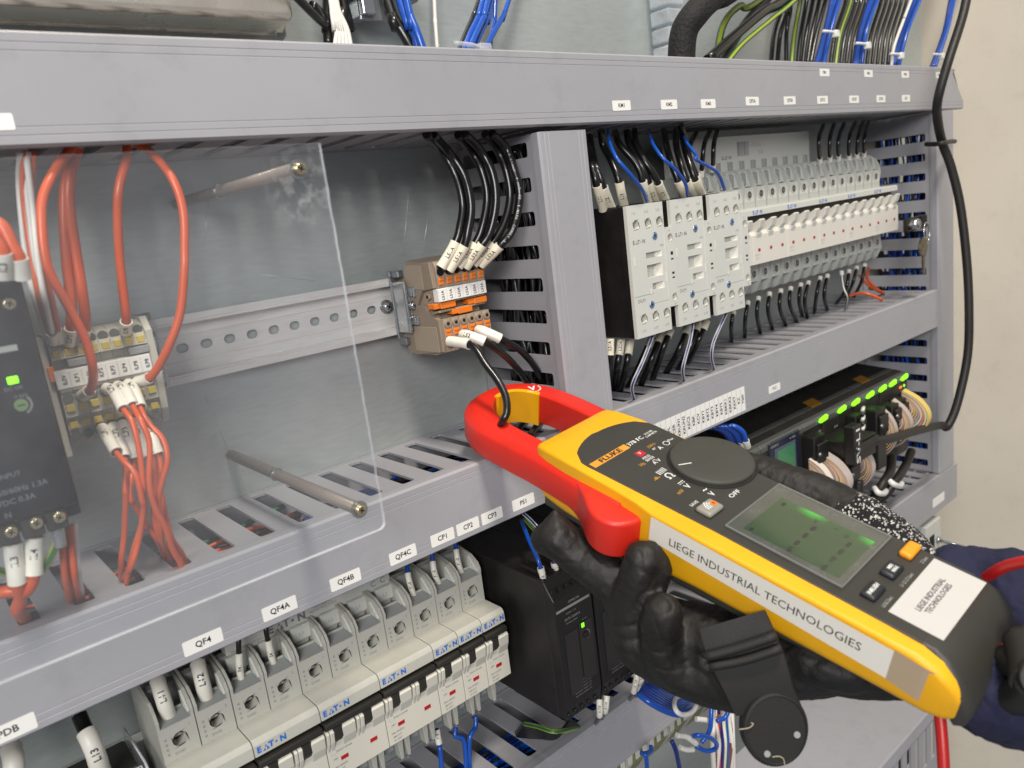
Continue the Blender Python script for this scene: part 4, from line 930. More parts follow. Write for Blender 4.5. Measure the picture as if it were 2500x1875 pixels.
# six black wires from the top duct into the tan terminals
G = 'black wires dropping from the top duct into the tan terminals'
tops = [((545,855),(625,960),(735,1110),(775,1300),(762,1450)), ((600,850),(680,940),(795,1100),(842,1290),(815,1490)), ((740,850),(810,930),(900,1040),(950,1250),(900,1480)),]
wires6 = [
 ('L51A', [(243.2,-70.8,44.0), (264.8,-52.0,37.2), (270.1,-55.0,23.2), (270.8,-57.0,7.3), (265.9,-58.0,-5.4), (261.8,-57.0,-13.7), (252.4,-52.0,-26.8)]),
 ('L51A', [(247.9,-69.6,44.0), (266.7,-56.0,36.1), (272.3,-60.0,22.5), (272.7,-62.0,5.8), (267.9,-62.0,-8.5), (265.0,-60.0,-16.9), (257.6,-52.0,-28.9)]),
 ('L52A', [(268.0,-65.0,44.0), (284.2,-54.0,35.6), (286.7,-58.0,24.4), (286.6,-60.0,9.2), (280.5,-60.0,-6.3), (275.3,-58.0,-15.4), (264.0,-52.0,-27.9)]),
 ('L52A', [(270.7,-67.1,44.0), (285.9,-60.0,35.5), (289.2,-64.0,22.7), (287.8,-66.0,6.8), (281.8,-65.0,-9.4), (275.8,-62.0,-17.5), (269.6,-52.0,-28.7)]),
 ('L53A', [(288.3,-63.1,44.0), (301.9,-56.0,35.3), (303.2,-60.0,23.1), (302.0,-62.0,7.7), (294.7,-62.0,-7.0), (285.8,-60.0,-16.8), (275.2,-52.0,-27.9)]),
 ('L53A', [(291.1,-65.3,44.0), (303.1,-62.0,36.2), (303.7,-66.0,24.2), (304.4,-68.0,8.7), (296.5,-68.0,-9.4), (288.0,-65.0,-18.2), (280.5,-52.0,-28.9)])]
for i, (t, p) in enumerate(wires6):
    wire(f'black wire with sleeve {t}, {ordn[i]} of the six above the tan terminals', p, 2.45, WB, G, [(-1.2, 16.5, 2.95, t, True, 3.2)], sm=SLVY, printed='0.6/1kV  4 mm2  CE  E-MARK  CANWAY 5' if i == 5 else None)
# three black wires leaving the tan terminals downwards, the first running through the clamp jaw
G = 'black wires leaving the tan terminals downwards'
wire('black wire through the open red jaw, leaving the tan terminals with a blank white sleeve', [(250.7,-52.0,-67.8), (251.0,-61.0,-68.0), (252.7,-73.0,-70.3), (252.8,-82.0,-80.0), (253.4,-90.0,-88.4), (252.7,-96.0,-96.6), (249.8,-99.0,-104.3), (247.5,-97.0,-109.3), (252.6,-85.0,-117.7), (260.7,-69.3,-128.0)], 2.1, WB, G, [(2.0, 16.5, 3.0, '')], sm=SLV)
wire('black wire behind the jaw, leaving the tan terminals with the sleeve marked L52', [(261.4,-52.0,-66.1), (260.7,-60.0,-66.4), (266.5,-68.0,-71.3), (279.1,-66.0,-81.3), (292.3,-60.0,-92.4), (306.9,-50.0,-104.6), (313.5,-44.0,-117.2), (307.9,-44.0,-130.6), (275.3,-71.5,-128.0)], 2.2, WB, G, [(1.4, 16.5, 3.0, 'L52', False, 3.4)], sm=SLV)
wire('rightmost black wire leaving the tan terminals with a blank white sleeve', [(273.2,-52.0,-65.6), (272.4,-60.0,-66.3), (279.8,-66.0,-72.5), (292.1,-64.0,-80.4), (305.2,-60.0,-92.3), (318.4,-52.0,-106.1), (326.4,-46.0,-117.0), (321.2,-46.0,-131.8), (277.4,-82.6,-128.0)], 2.2, WB, G, [(1.4, 16.5, 3.0, '')], sm=SLV)

# wires above the contactors
G = 'wires dropping into the contactors'
CW = [('L11', [(424.5,-9.6,42.0), (371.5,-62.0,25.2), (363.9,-72.0,15.4), (365.4,-72.0,6.3), (375.1,-66.0,-6.6)]),
 ('L12', [(399.6,-37.3,42.0), (371.3,-66.0,23.6), (368.7,-72.0,14.5), (371.6,-72.0,5.2), (383.0,-66.0,-6.8)]),
 ('L13', [(385.6,-60.8,43.0), (389.5,-58.0,34.1), (386.8,-66.0,23.3), (384.9,-72.0,12.9), (386.7,-72.0,4.1), (395.2,-66.0,-6.1)]),
 ('L11', [(411.0,-49.8,43.0), (402.9,-60.0,33.8), (405.2,-68.0,23.2), (406.8,-72.0,14.9), (409.2,-72.0,5.3), (419.5,-66.0,-6.5)]),
 ('L12', [(418.3,-54.1,43.0), (416.9,-56.0,35.0), (414.5,-64.0,23.2), (416.2,-68.0,14.8), (420.6,-68.0,4.8), (432.8,-62.0,-6.1)]),
 ('L13', [(428.2,-52.1,43.0), (419.6,-60.0,33.7), (417.0,-68.0,21.3), (420.5,-72.0,12.2), (425.3,-72.0,4.1), (438.3,-66.0,-6.3)]),
 ('', [(471.0,-43.2,43.0), (456.6,-56.0,30.8), (450.1,-64.0,18.7), (449.8,-68.0,8.3), (453.1,-68.0,1.1), (464.2,-62.0,-6.2)]),
 ('', [(488.5,-39.6,43.0), (464.9,-58.0,30.1), (457.8,-66.0,18.1), (456.6,-70.0,8.2), (459.9,-70.0,1.7), (472.4,-64.0,-5.8)]),
 ('', [(499.1,-37.4,43.0), (471.2,-60.0,28.9), (464.6,-68.0,18.0), (463.4,-72.0,8.8), (466.9,-72.0,2.2), (479.5,-66.0,-6.0)]),
 ('', [(467.2,-61.3,44.0), (475.5,-58.0,32.3), (471.4,-64.0,18.6), (474.7,-66.0,7.1), (487.0,-60.0,-5.5)])]
nl = ['first', 'second', 'third']
for i, (t, p) in enumerate(CW):
    wire(f'thick black wire with a white sleeve, {nl[i%3]} of the three above the {nl[min(2,i//3)]} contactor' if i < 9 else 'black wire with a white sleeve just right of the last blue wire', p, 2.35, WB, G, [(-.5, 19.5, 3.0, t, True, 3.3)], sm=SLVY)
for i, (p) in enumerate([[(394.1,-59.1,43.0), (376.4,-76.0,33.2), (367.7,-88.0,23.2), (374.4,-92.0,12.4), (385.9,-90.0,3.4), (397.3,-84.0,-4.9)],
 [(445.8,-50.4,43.0), (418.9,-74.0,32.9), (409.8,-88.0,22.1), (417.7,-92.0,13.0), (429.7,-90.0,3.6), (439.6,-84.0,-5.0)],
 [(496.8,-40.1,43.0), (457.8,-72.0,31.6), (449.2,-86.0,20.9), (443.6,-90.0,17.8), (468.3,-88.0,8.3), (482.0,-84.0,-4.1)]]):
    wire(f'thin blue wire looping down in front of the {nl[i]} contactor', p, 1.15, WBL, 'thin blue wires looping down to the contactors')
# black wires under the contactors
G = 'black wires hanging under the contactors'
UW = [('L21A', [(373.9,-62.0,-90.7), (372.7,-62.0,-98.7), (372.9,-60.0,-109.7), (384.9,-44.3,-135.0)]), ('L22A', [(384.6,-62.0,-93.5), (382.1,-62.0,-101.3), (379.9,-60.0,-112.5), (402.9,-33.7,-135.0)]), ('', [(393.8,-62.0,-95.3), (391.4,-62.0,-102.0), (387.1,-62.0,-112.7), (398.2,-43.3,-135.0)]),
 ('', [(430.4,-50.0,-102.6), (422.1,-50.0,-110.5), (411.4,-50.0,-121.8), (408.9,-41.8,-135.0)]), ('', [(430.4,-58.0,-99.5), (423.0,-60.0,-106.0), (414.5,-60.0,-116.3), (419.0,-45.5,-135.0)]), ('', [(437.3,-62.0,-97.3), (430.0,-64.0,-101.9), (425.0,-62.0,-111.7), (433.2,-44.2,-135.0)]),
 ('', [(459.1,-60.0,-98.9), (452.4,-62.0,-105.1), (444.9,-60.0,-116.1), (456.0,-39.0,-135.0)]), ('', [(474.8,-58.0,-99.1), (468.4,-60.0,-105.6), (460.5,-58.0,-118.2), (466.6,-42.2,-135.0)]), ('', [(480.3,-62.0,-98.6), (475.0,-62.0,-104.6), (468.5,-60.0,-114.1), (487.5,-35.2,-135.0)])]
for i, (t, p) in enumerate(UW):
    wire(f'thick black wire under the {nl[i//3]} contactor, {nl[i%3]} of its three', p, 2.3, WB, G, [(0, 7.5 if i > 2 else 11, 2.8, t, True, 3)], sm=SLVY)
for i, p in enumerate([[(395.4,-80.0,-93.0), (387.3,-82.0,-100.0), (377.3,-84.0,-108.3), (371.5,-82.0,-117.1), (373.0,-78.0,-124.1), (382.6,-70.4,-134.0)],
 [(439.8,-80.0,-92.6), (432.7,-82.0,-103.0), (426.2,-82.0,-113.5), (424.6,-80.0,-122.5), (437.1,-70.6,-134.0)], [(480.4,-80.0,-91.9), (468.0,-82.0,-100.5), (459.0,-82.0,-110.3), (458.4,-80.0,-120.6), (473.2,-70.8,-134.0)]]):
    wire(f'white wire with a blue tracer under the {nl[i]} contactor', p, 1.25, WW, 'white and blue striped wires under the contactors', stripe=WNV)
# black wires below the right hand breakers
G = 'black wires below the right hand breakers'
BW = [[(544.3, -42.0, -103.2), (537.1, -44.0, -112.9), (571.3, -19.2, -135.0)], [(565.7, -42.0, -98.5), (557.1, -44.0, -112.0), (591.2, -19.5, -135.0)], [(581.6, -42.0, -97.4), (574.6, -44.0, -110.5), (610.0, -23.3, -135.0)], [(598.8, -42.0, -96.3), (591.6, -44.0, -110.6), (628.6, -24.2, -135.0)], [(616.6, -42.0, -96.3), (610.1, -44.0, -110.9), (648.0, -26.2, -135.0)], [(632.9, -42.0, -96.9), (626.5, -44.0, -110.8), (665.0, -27.6, -135.0)], [(649.9, -42.0, -96.5), (642.4, -44.0, -110.5), (690.1, -19.0, -135.0)], [(663.4, -42.0, -96.6), (651.8, -44.0, -112.1), (687.9, -25.4, -135.0)], [(684.3, -42.0, -95.6), (672.4, -44.0, -111.4), (708.5, -20.9, -135.0)], [(697.7, -42.0, -95.5), (686.5, -44.0, -112.7), (727.5, -24.6, -135.0)], [(739.3, -42.0, -97.3), (727.7, -44.0, -114.0), (765.9, -13.2, -135.0)], [(755.1, -42.0, -96.3), (741.2, -44.0, -110.7), (807.8, -2.7, -135.0)], [(771.2, -42.0, -95.8), (759.3, -44.0, -111.3), (807.9, -11.2, -135.0)]]
for i, p in enumerate(BW):
    wire(f'black wire with a short white end sleeve below the right breakers, {(ordn+["twelfth","thirteenth"])[i]} from the contactors', p, 1.75, WB, G, [(0, 4.5, 2.1, '')])
wire('white wire with a black tracer below the right breakers', [(716.4,-46.0,-94.1), (715.7,-48.0,-110.0), (718.7,-50.0,-120.1), (738.1,-38.6,-135.0)], 1.3, WB, None, [(0, 4.5, 2, '')], stripe=WW)
for i, p in enumerate([[(804.1,-30.0,-104.0), (791.7,-34.0,-111.5), (795.5,-40.0,-122.5), (824.7,-34.3,-133.0)], [(787.5,-28.0,-108.5), (791.3,-34.0,-118.3), (797.8,-40.0,-125.2), (817.4,-38.8,-133.0)], [(761.4,-30.0,-126.1), (767.9,-36.0,-124.3), (770.6,-46.0,-125.9), (779.4,-55.1,-133.0)]]):
    wire(f'orange wire at the end of the right breakers, {["upper", "middle", "lower"][i]} one of three', p, 1.5, WO, 'orange wires beside the right upright duct')
# black wires above the right breakers
AW = [[(742.0, -19.7, 43.0), (676.4, -50.0, 27.9), (687.9, -44.0, 7.6)], [(758.3, -21.5, 43.0), (695.8, -50.0, 27.1), (705.7, -44.0, 8.0)], [(775.0, -23.3, 43.0), (711.4, -50.0, 26.5), (721.8, -44.0, 8.5)], [(794.5, -24.8, 43.0), (732.1, -50.0, 27.1), (741.3, -44.0, 7.5)], [(804.7, -27.9, 43.0), (748.8, -50.0, 26.5), (756.8, -44.0, 8.1)], [(822.0, -25.2, 43.0), (761.3, -50.0, 26.0), (771.1, -44.0, 8.8)], [(547.9, -14.9, 43.0), (491.4, -50.0, 30.6), (496.3, -44.0, 20.9)], [(557.9, -20.8, 43.0), (508.7, -50.0, 29.8), (510.3, -44.0, 7.2)], [(571.9, -17.9, 43.0), (520.6, -50.0, 29.3), (526.0, -44.0, 10.9)]]
for i, p in enumerate(AW):
    wire(f'black wire with a white end sleeve above the last breakers, {ordn[i]} from the left' if i < 6 else f'black wire above the first right hand breaker, {nl[i-6]} from the left', p, 1.9, WB, 'black wires above the right hand breakers', [(-.2, 5.5, 2.2, '')])

# orange and white wires behind the clear sheet
G = 'orange wires above the pale terminals'
OW = [
 ('thick orange wire arching in a wide loop to the right end of the pale terminals', [(100.2, -60.0, 49.0), (107.0,-66.0,41.9), (110.5,-74.0,30.5), (111.4,-76.0,16.7), (108.4,-76.0,0.0), (106.8,-76.0,-6.8), (102.1,-74.0,-24.2), (95.0,-70.0,-38.6), (88.4,-62.0,-49.5), (83.9,-52.0,-52.5)], 1.85, [(-1, 8.5, 2.5, '', True)]),
 ('orange wire dropping into the sleeve marked ILP8', [(100.2, -60.0, 49.0), (97.3,-64.0,40.8), (91.6,-66.0,29.5), (89.2,-64.0,19.2), (87.3,-60.0,3.4), (86.1,-58.0,-10.1), (85.1,-56.0,-23.5), (85.6,-47.0,-30.8)], 1.85, [(-1, 8.5, 2.5, 'ILP8', True, 2.8)]),
 ('orange wire crossing over the marker strip of the pale terminals', [(81.5, -60.0, 49.0), (69.5,-72.0,37.7), (61.6,-76.0,26.7), (58.4,-78.0,15.2), (57.0,-79.0,4.2), (57.6,-79.0,-2.8), (60.6,-78.0,-14.2), (64.0,-76.0,-28.0), (64.8,-72.0,-41.2), (64.7,-60.0,-49.5), (62.5,-50.0,-53.4)], 1.85, [(-1, 7, 2.5, '', True)]),
 ('darker orange wire of the close pair, left one', [(82.5, -58.0, 49.0), (76.0,-58.0,37.8), (71.6,-58.0,24.5), (67.9,-57.0,3.5), (66.1,-56.0,-13.5), (64.3,-54.0,-23.0), (62.8,-47.0,-31.7)], 2.1, [(-1, 8.5, 2.5, 'ILP1', True, 2.8)]),
 ('darker orange wire of the close pair, right one', [(83.2, -56.0, 49.0), (76.4,-60.0,36.3), (73.1,-60.0,24.1), (71.7,-58.0,5.5), (70.5,-58.0,-10.3), (69.6,-54.0,-23.4), (67.4,-47.0,-32.7)], 2.1, [(-1, 8, 2.5, 'ILP1', True, 2.8)]),
 ('orange wire bending in at the left edge towards the black power supply', [(39.9,-104.0,19.2), (42.5,-106.0,15.7), (43.6,-107.0,9.2), (44.5,-107.0,5.0), (44.5,-104.0,-1.9)], 2.2, [(-.5, 7, 2.8, '')]),
 ('orange wire at the very left edge above the black power supply', [(37.6,-106.0,14.2), (39.3,-108.0,10.8), (40.0,-108.0,6.1), (39.0,-104.0,-0.5)], 2.3, [(-.5, 8.5, 2.9, 'IL3', True, 3.0)])]
for l, p, r_, sl in OW: wire(l, p, r_, WO, G, sl)
PW_ = [[(58.5, -72.5, 44.0), (57.2, -60.0, 31.6), (53.6, -60.0, 5.3), (53.4, -58.0, -11.3), (55.8, -48.0, -28.9)], [(59.8, -72.1, 44.0), (57.7, -62.0, 28.4), (55.4, -62.0, 5.0), (54.7, -60.0, -11.5), (56.4, -48.0, -29.0)], [(61.3, -71.5, 44.0), (59.2, -64.0, 31.0), (56.1, -64.0, 4.8), (57.0, -62.0, -10.6), (59.5, -48.0, -29.7)], [(63.1, -70.9, 44.0), (59.9, -66.0, 27.8), (57.4, -66.0, 4.6), (58.1, -64.0, -10.8), (60.1, -48.0, -29.8)], [(60.6, -71.8, 44.0), (59.2, -68.0, 27.1), (56.2, -68.0, 4.7), (55.2, -66.0, -13.4), (57.5, -48.0, -29.3)]]
LW = [('ILP2', [(71.8, -50.0, -52.2), (72.8, -60.0, -52.9), (72.7, -70.0, -59.3), (73.6, -76.0, -65.0), (73.2, -78.0, -76.1), (71.7, -78.0, -90.1), (70.9, -76.0, -96.3), (70.1, -74.0, -104.8), (63.5, -70.0, -119.7), (59.5, -62.3, -135.0), (57.5, -58.3, -150.0)]), ('ILP3', [(76.3, -50.0, -52.3), (76.7, -62.0, -53.0), (76.4, -72.0, -60.1), (76.5, -78.0, -64.8), (77.1, -80.0, -74.2), (73.6, -80.0, -90.4), (74.0, -78.0, -102.4), (76.4, -76.0, -111.7), (78.3, -72.0, -124.6), (81.1, -67.4, -135.0), (79.1, -63.400000000000006, -150.0)]), ('ILP4', [(80.9, -50.0, -51.9), (80.2, -62.0, -54.5), (79.0, -72.0, -62.2), (79.7, -76.0, -67.3), (82.5, -80.0, -73.8), (82.0, -82.0, -82.3), (78.9, -80.0, -90.7), (76.1, -76.0, -100.6), (75.2, -72.0, -115.6), (80.3, -47.0, -135.0), (78.3, -43.0, -150.0)]), ('ILP1', [(67.3, -47.0, -68.5), (66.6, -58.0, -71.7), (66.8, -68.0, -77.2), (67.7, -74.0, -80.6), (69.8, -78.0, -86.0), (69.8, -78.0, -97.2), (70.1, -76.0, -101.0), (66.3, -72.0, -114.8), (61.4, -70.0, -125.7), (59.4, -57.9, -135.0), (57.4, -53.9, -150.0)]), ('ILP2', [(71.8, -47.0, -68.6), (70.7, -56.0, -72.5), (69.9, -64.0, -78.8), (68.6, -68.0, -84.7), (66.0, -70.0, -93.3), (65.6, -70.0, -95.8), (62.1, -68.0, -111.7), (58.8, -66.0, -123.7), (58.9, -55.7, -135.0), (56.9, -51.7, -150.0)]), ('ILP3', [(75.7, -47.0, -68.6), (74.5, -56.0, -72.8), (73.9, -62.0, -80.3), (72.9, -64.0, -85.4), (69.8, -68.0, -89.3), (67.4, -70.0, -98.0), (68.4, -68.0, -99.7), (71.6, -66.0, -111.5), (74.3, -66.0, -119.0), (79.8, -44.6, -135.0), (77.8, -40.6, -150.0)]), ('ILP4', [(80.2, -47.0, -69.1), (79.1, -56.0, -72.7), (78.8, -62.0, -80.3), (80.4, -64.0, -85.5), (78.6, -68.0, -94.4), (76.0, -70.0, -101.9), (74.3, -70.0, -108.1), (75.5, -68.0, -119.4), (81.2, -49.9, -135.0), (79.2, -45.9, -150.0)]), ('ILP8', [(84.2, -47.0, -69.1), (83.6, -56.0, -73.2), (83.2, -62.0, -81.0), (83.3, -64.0, -87.2), (80.2, -68.0, -94.9), (79.2, -70.0, -103.0), (79.0, -70.0, -111.5), (79.4, -70.0, -120.4), (84.6, -61.4, -135.0), (82.6, -57.4, -150.0)])]
for i, p in enumerate(PW_):
    wire(f'{"pale" if i % 2 == 0 else "orange"} wire of the close bundle beside the black power supply, {ordn[i]} from the left', p, 1.2, WW if i % 2 == 0 else WO, 'white and orange wires bundled beside the black power supply', [(-.5, 7, 2.2, '')] if i in (2, 4) else ())
for i, (t, p) in enumerate(LW):
    row = 'upper' if i < 3 else 'lower'
    r_ = wire(f'orange wire with sleeve {t} in the {row} row under the pale terminals', p, 1.25, WO, 'orange wires under the pale terminals', [(2.4, 20, 2.5, t, True, 3.2)])
    mb = MB(); a = Vector(p[0]); b = Vector(p[1]); d = (b-a).normalized(); mb.cyl(-d*.5, d*3.2, 1.9, 1.9, 12, mat('dark_red_ferrule', '#6d1420', .4)); mb.build('ferrule', None, r_)
# wires under the black power supply at the left
P2 = [(22.0,-92.0,-93.7), (21.2,-92.0,-99.6), (20.2,-92.0,-108.5), (20.0,-88.0,-116.1), (18.3,-82.0,-122.6), (21.3,-58.9,-136.0)]
wire('orange wire with the sleeve marked IL3 under the left black power supply', P2, 2.4, WO, 'wires under the left black power supply', [(.3, 15, 3.1, 'IL3', True, 3.4)])
wire('orange wire with the sleeve marked IL4 under the left black power supply', [(29.1,-92.0,-93.9), (27.0,-92.0,-101.9), (24.7,-92.0,-109.8), (21.8,-90.0,-113.7), (17.3,-88.0,-112.3), (11.8,-84.0,-112.5)], 2.4, WO, 'wires under the left black power supply', [(.3, 14, 3.1, 'IL4', True, 3.4)])
wire('green and yellow earth wire with a crimped lug under the left black power supply', [(36.7,-92.0,-96.5), (33.6,-92.0,-101.4), (28.9,-90.0,-107.7), (24.2,-86.0,-110.2), (19.0,-84.0,-107.3), (13.9,-84.0,-103.2)], 1.5, WY, 'wires under the left black power supply', [], stripe=WG)
root = empty('cable_lug', (36.5,-94.0,-96.2)); tag(root, 'crimped bright cable lug at the lower right corner of the left power supply', 'cable lug'); mb = MB(); mb.cyl((0, 0, 5), (-.6, 0, -4), 2.4, 2.1, 14, STEEL); mb.box(-2.6, 2.6, -.6, .6, 3, 9, STEEL, .4); mb.build('lug', None, root)
for i in range(4):
    wire(f'{["orange", "orange", "orange", "white"][i]} wire in the upright bunch right of the earth wire, {ordn[i]}', [(Vector(a)+Vector((i*1.6-2, (i % 2)*2.2, 0))) for a in ((40.5,-86.0,-95.9), (38.7,-86.0,-106.3), (37.5,-84.0,-118.4), (40.0,-58.5,-136.0), (44.6,-17.0,-155.0))], 1.25, WO if i < 3 else WW, 'bunch of wires dropping beside the earth wire')

# loose wires lying inside the ducts, seen through the slots
def fill(name, label, axis, l0, l1, c, dep, cols, n, amp=12, r=1.2, seed=1):
    rnd = random.Random(seed); root = empty(name, (0, 0, 0)); tag(root, label, 'wiring', 'wires lying inside the ducts')
    parts = {}
    for k in range(n):
        m = cols[k % len(cols)]; cc = c+rnd.uniform(-amp, amp); dd = dep+rnd.uniform(-24, 24); pts = []
        N = 14
        for i in range(N):
            l = l0+(l1-l0)*i/(N-1); a = cc+rnd.uniform(-3, 3); b = dd+rnd.uniform(-4, 4); a = max(c-15, min(c+15, a)); b = max(dep-30, min(dep+30, b))
            pts.append((l, -b, a) if axis == 'x' else (a, -b, l))
        mb = parts.setdefault(m.name, (MB(), m))[0]; mb.tube(smooth_path(pts, 3), r*rnd.uniform(.8, 1.3), 6, m)
    for nme, (mb, m) in parts.items(): o = mb.build('laid_wires', None, root); o['kind'] = 'stuff'
fill('duct_wiring', 'orange, green and black wires inside the lower left duct', 'x', -60, 150, -153.5, 40, [WO, WG, WB, WO, WY, WNV], 30, seed=2)
fill('duct_wiring', 'black and blue wires inside the right part of the lower left duct', 'x', 150, 312, -154, 38, [WB, WB, WB, WBL, WB], 22, seed=3)
fill('duct_wiring', 'mostly black wires inside the long top duct', 'x', -60, 880, 64, 36, [WB, WB, WO, WBL], 22, seed=4)
fill('duct_wiring', 'black wires packed inside the upright duct beside the tan terminals', 'z', -168, 38, 332, 44, [WB, WB, WB, WB, WB, mat('dark_grey_wire', '#26282a', .35)], 46, amp=15, seed=5, r=1.35)
fill('duct_wiring', 'blue wires packed inside the right upright duct', 'z', -334, 40, 871, 42, [WBL, WNV, WBL, WB, WNV], 54, amp=16, seed=6, r=1.2)
fill('duct_wiring', 'dark wires inside the right hand duct', 'x', 354, 850, -153.5, 38, [WB, WB, WBL, WB], 18, seed=7)
fill('duct_wiring', 'blue wires inside the lowest duct', 'x', -40, 895, -359, 44, [WBL, WNV, WBL, WB, WBL, WB], 30, seed=8)

# wires feeding the lower left breakers
G = 'wires dropping into the lower left breakers'
wire('fat white sleeved wire marked L11 in the first lower left breaker', [(66.9,-30.0,-193.8), (66.0,-38.0,-195.6), (65.0,-46.0,-201.5), (65.9,-44.0,-213.1)], 3.1, WB, G, [(-.4, 21, 3.5, 'L11', True, 4.2)], ferr=(1.6, 2.9, COPPER))
wire('fat white sleeved wire marked L12 in the first lower left breaker', [(86.2,-30.0,-193.8), (85.0,-38.0,-195.3), (83.3,-46.0,-201.7), (83.9,-44.0,-213.7)], 3.1, WB, G, [(-.4, 21, 3.5, 'L12', True, 4.2)], ferr=(1.6, 2.9, COPPER))
wire('thin black wire with sleeve R41 in the second lower left breaker', [(105.1,-44.0,-189.4), (103.9,-45.0,-193.7), (102.2,-45.0,-203.2), (101.9,-43.0,-214.9)], 1.35, WB, G, [(-.4, 17.5, 1.85, 'R41', True, 2.6)])
wire('thin black wire with sleeve S41 in the second lower left breaker', [(119.4,-44.0,-190.0), (118.5,-45.0,-193.4), (118.5,-45.0,-203.5), (119.4,-43.0,-214.7)], 1.35, WB, G, [(-.4, 17, 1.85, 'S41', True, 2.6)])
for i, (a, b, c) in enumerate((((207.5,-40.0,-192.9), (204.9,-44.0,-200.0), (207.1,-43.0,-213.2)), ((225.4,-40.0,-192.4), (222.6,-44.0,-202.7), (225.3,-43.0,-213.1)), ((243.1,-40.0,-192.5), (240.2,-44.0,-202.1), (242.2,-43.0,-212.6)))):
    wire(f'blue wire with a white sleeve entering the single-pole breaker under CP{i+1}', [Vector(a)+Vector((0, 0, 8)), a, b, c], 1.4, WBL, G, [(-.3, 16.5, 1.8, 'F1-0', True, 2.5)])
for i, (a, b, c) in enumerate((((206.7,-44.0,-301.6), (205.8,-46.0,-310.5), (204.2,-48.0,-317.8)), ((220.3,-44.0,-308.0), (218.0,-46.0,-312.5), (222.3,-48.0,-318.5)), ((235.9,-44.0,-308.9), (233.3,-46.0,-314.6), (225.7,-48.0,-320.6)))):
    wire(f'blue wire hanging under the single pole breakers, {nl[i]} from the left', [a, b, c, Vector(c)+Vector((-3, 2, -40))], 1.5, WBL, 'blue wires under the lower left breakers', [(0, 9, 2, 'P10', True, 2.4)] if i == 0 else ())
# wires above the black power supplies
for l, p, r_, m, st, sl in [('white sleeved blue wire marked P1-0 above the left black power supply', [(280.7, -60.0, -187.3), (265.7, -84.0, -189.1), (260.5, -96.0, -194.8), (260.8, -98.0, -203.2), (264.3, -96.0, -214.8)], 1.3, 'WBL', None, ('P1-0', 15, 2.0)), ('white sleeved wire marked 0V above the left black power supply', [(280.1, -80.0, -193.7), (274.7, -92.0, -198.6), (272.7, -96.0, -203.7), (274.5, -95.0, -214.9)], 1.3, 'WNV', None, ('0V', 12, 2.1)), ('white wire with a blue tracer coming from the duct above the glove', [(281.1, -62.0, -182.2), (281.2, -70.0, -186.2), (281.0, -78.0, -191.4), (281.1, -84.0, -197.1)], 1.2, 'WW', 'WNV', None), ('yellow and green wire beside the striped one above the glove', [(284.9, -58.0, -188.3), (284.9, -66.0, -193.8), (285.0, -74.0, -198.1)], 1.3, 'WY', 'WG', None), ('blue wire passing behind the red lever', [(313.0, -60.0, -191.4), (313.8, -66.0, -194.7), (316.5, -70.0, -198.1)], 1.5, 'WBL', None, None)]:
    wire(l, p, r_, globals()[m], 'wires above the black power supplies', [(-.4, sl[1], sl[2], sl[0], True, 2.4)] if sl else (), stripe=globals()[st] if st else None)
for i, p in enumerate([[(293.8, -100.0, -298.4), (290.4, -102.0, -302.3), (290.9, -100.0, -313.6), (313.1, -70.0, -347.7)], [(300.2, -100.0, -299.5), (296.7, -102.0, -303.5), (296.0, -100.0, -313.1), (318.6, -70.0, -347.2)], [(329.0, -100.0, -299.8), (325.3, -102.0, -304.0), (323.1, -100.0, -314.2), (347.9, -70.0, -348.5)], [(333.6, -100.0, -301.0), (329.8, -102.0, -305.2), (328.5, -100.0, -314.8), (353.8, -70.0, -349.1)]]):
    wire(f'dark wire with a white sleeve under the black power supplies, {ordn[i]} from the left', p, 1.3, WB, 'sleeved wires under the black power supplies', [(4, 13, 2.0, '0V10', True, 2.2)])
for i, p in enumerate([[(261.6, -60.0, -321.7), (257.4, -80.0, -312.0), (258.6, -95.0, -308.7), (285.2, -85.0, -325.5)], [(262.8, -56.0, -326.0), (257.2, -80.0, -313.2), (258.5, -95.0, -309.3), (284.0, -85.0, -323.9)], [(263.9, -52.0, -330.2), (257.0, -80.0, -314.4), (258.4, -95.0, -309.9), (282.8, -85.0, -322.3)], [(265.0, -48.0, -334.5), (256.8, -80.0, -315.7), (258.3, -95.0, -310.5), (281.6, -85.0, -320.7)], [(266.1, -44.0, -338.8), (256.6, -80.0, -316.9), (258.2, -95.0, -311.1), (280.4, -85.0, -319.1)], [(267.1, -40.0, -343.1), (256.4, -80.0, -318.1), (258.1, -95.0, -311.7), (279.2, -85.0, -317.5)]]):
    wire(f'dark wire bunched under the left black power supply, {ordn[i]} of the bunch', p, 1.6, WY if i == 0 else WB, 'bunch of dark wires under the left black power supply', stripe=WG if i == 0 else None)
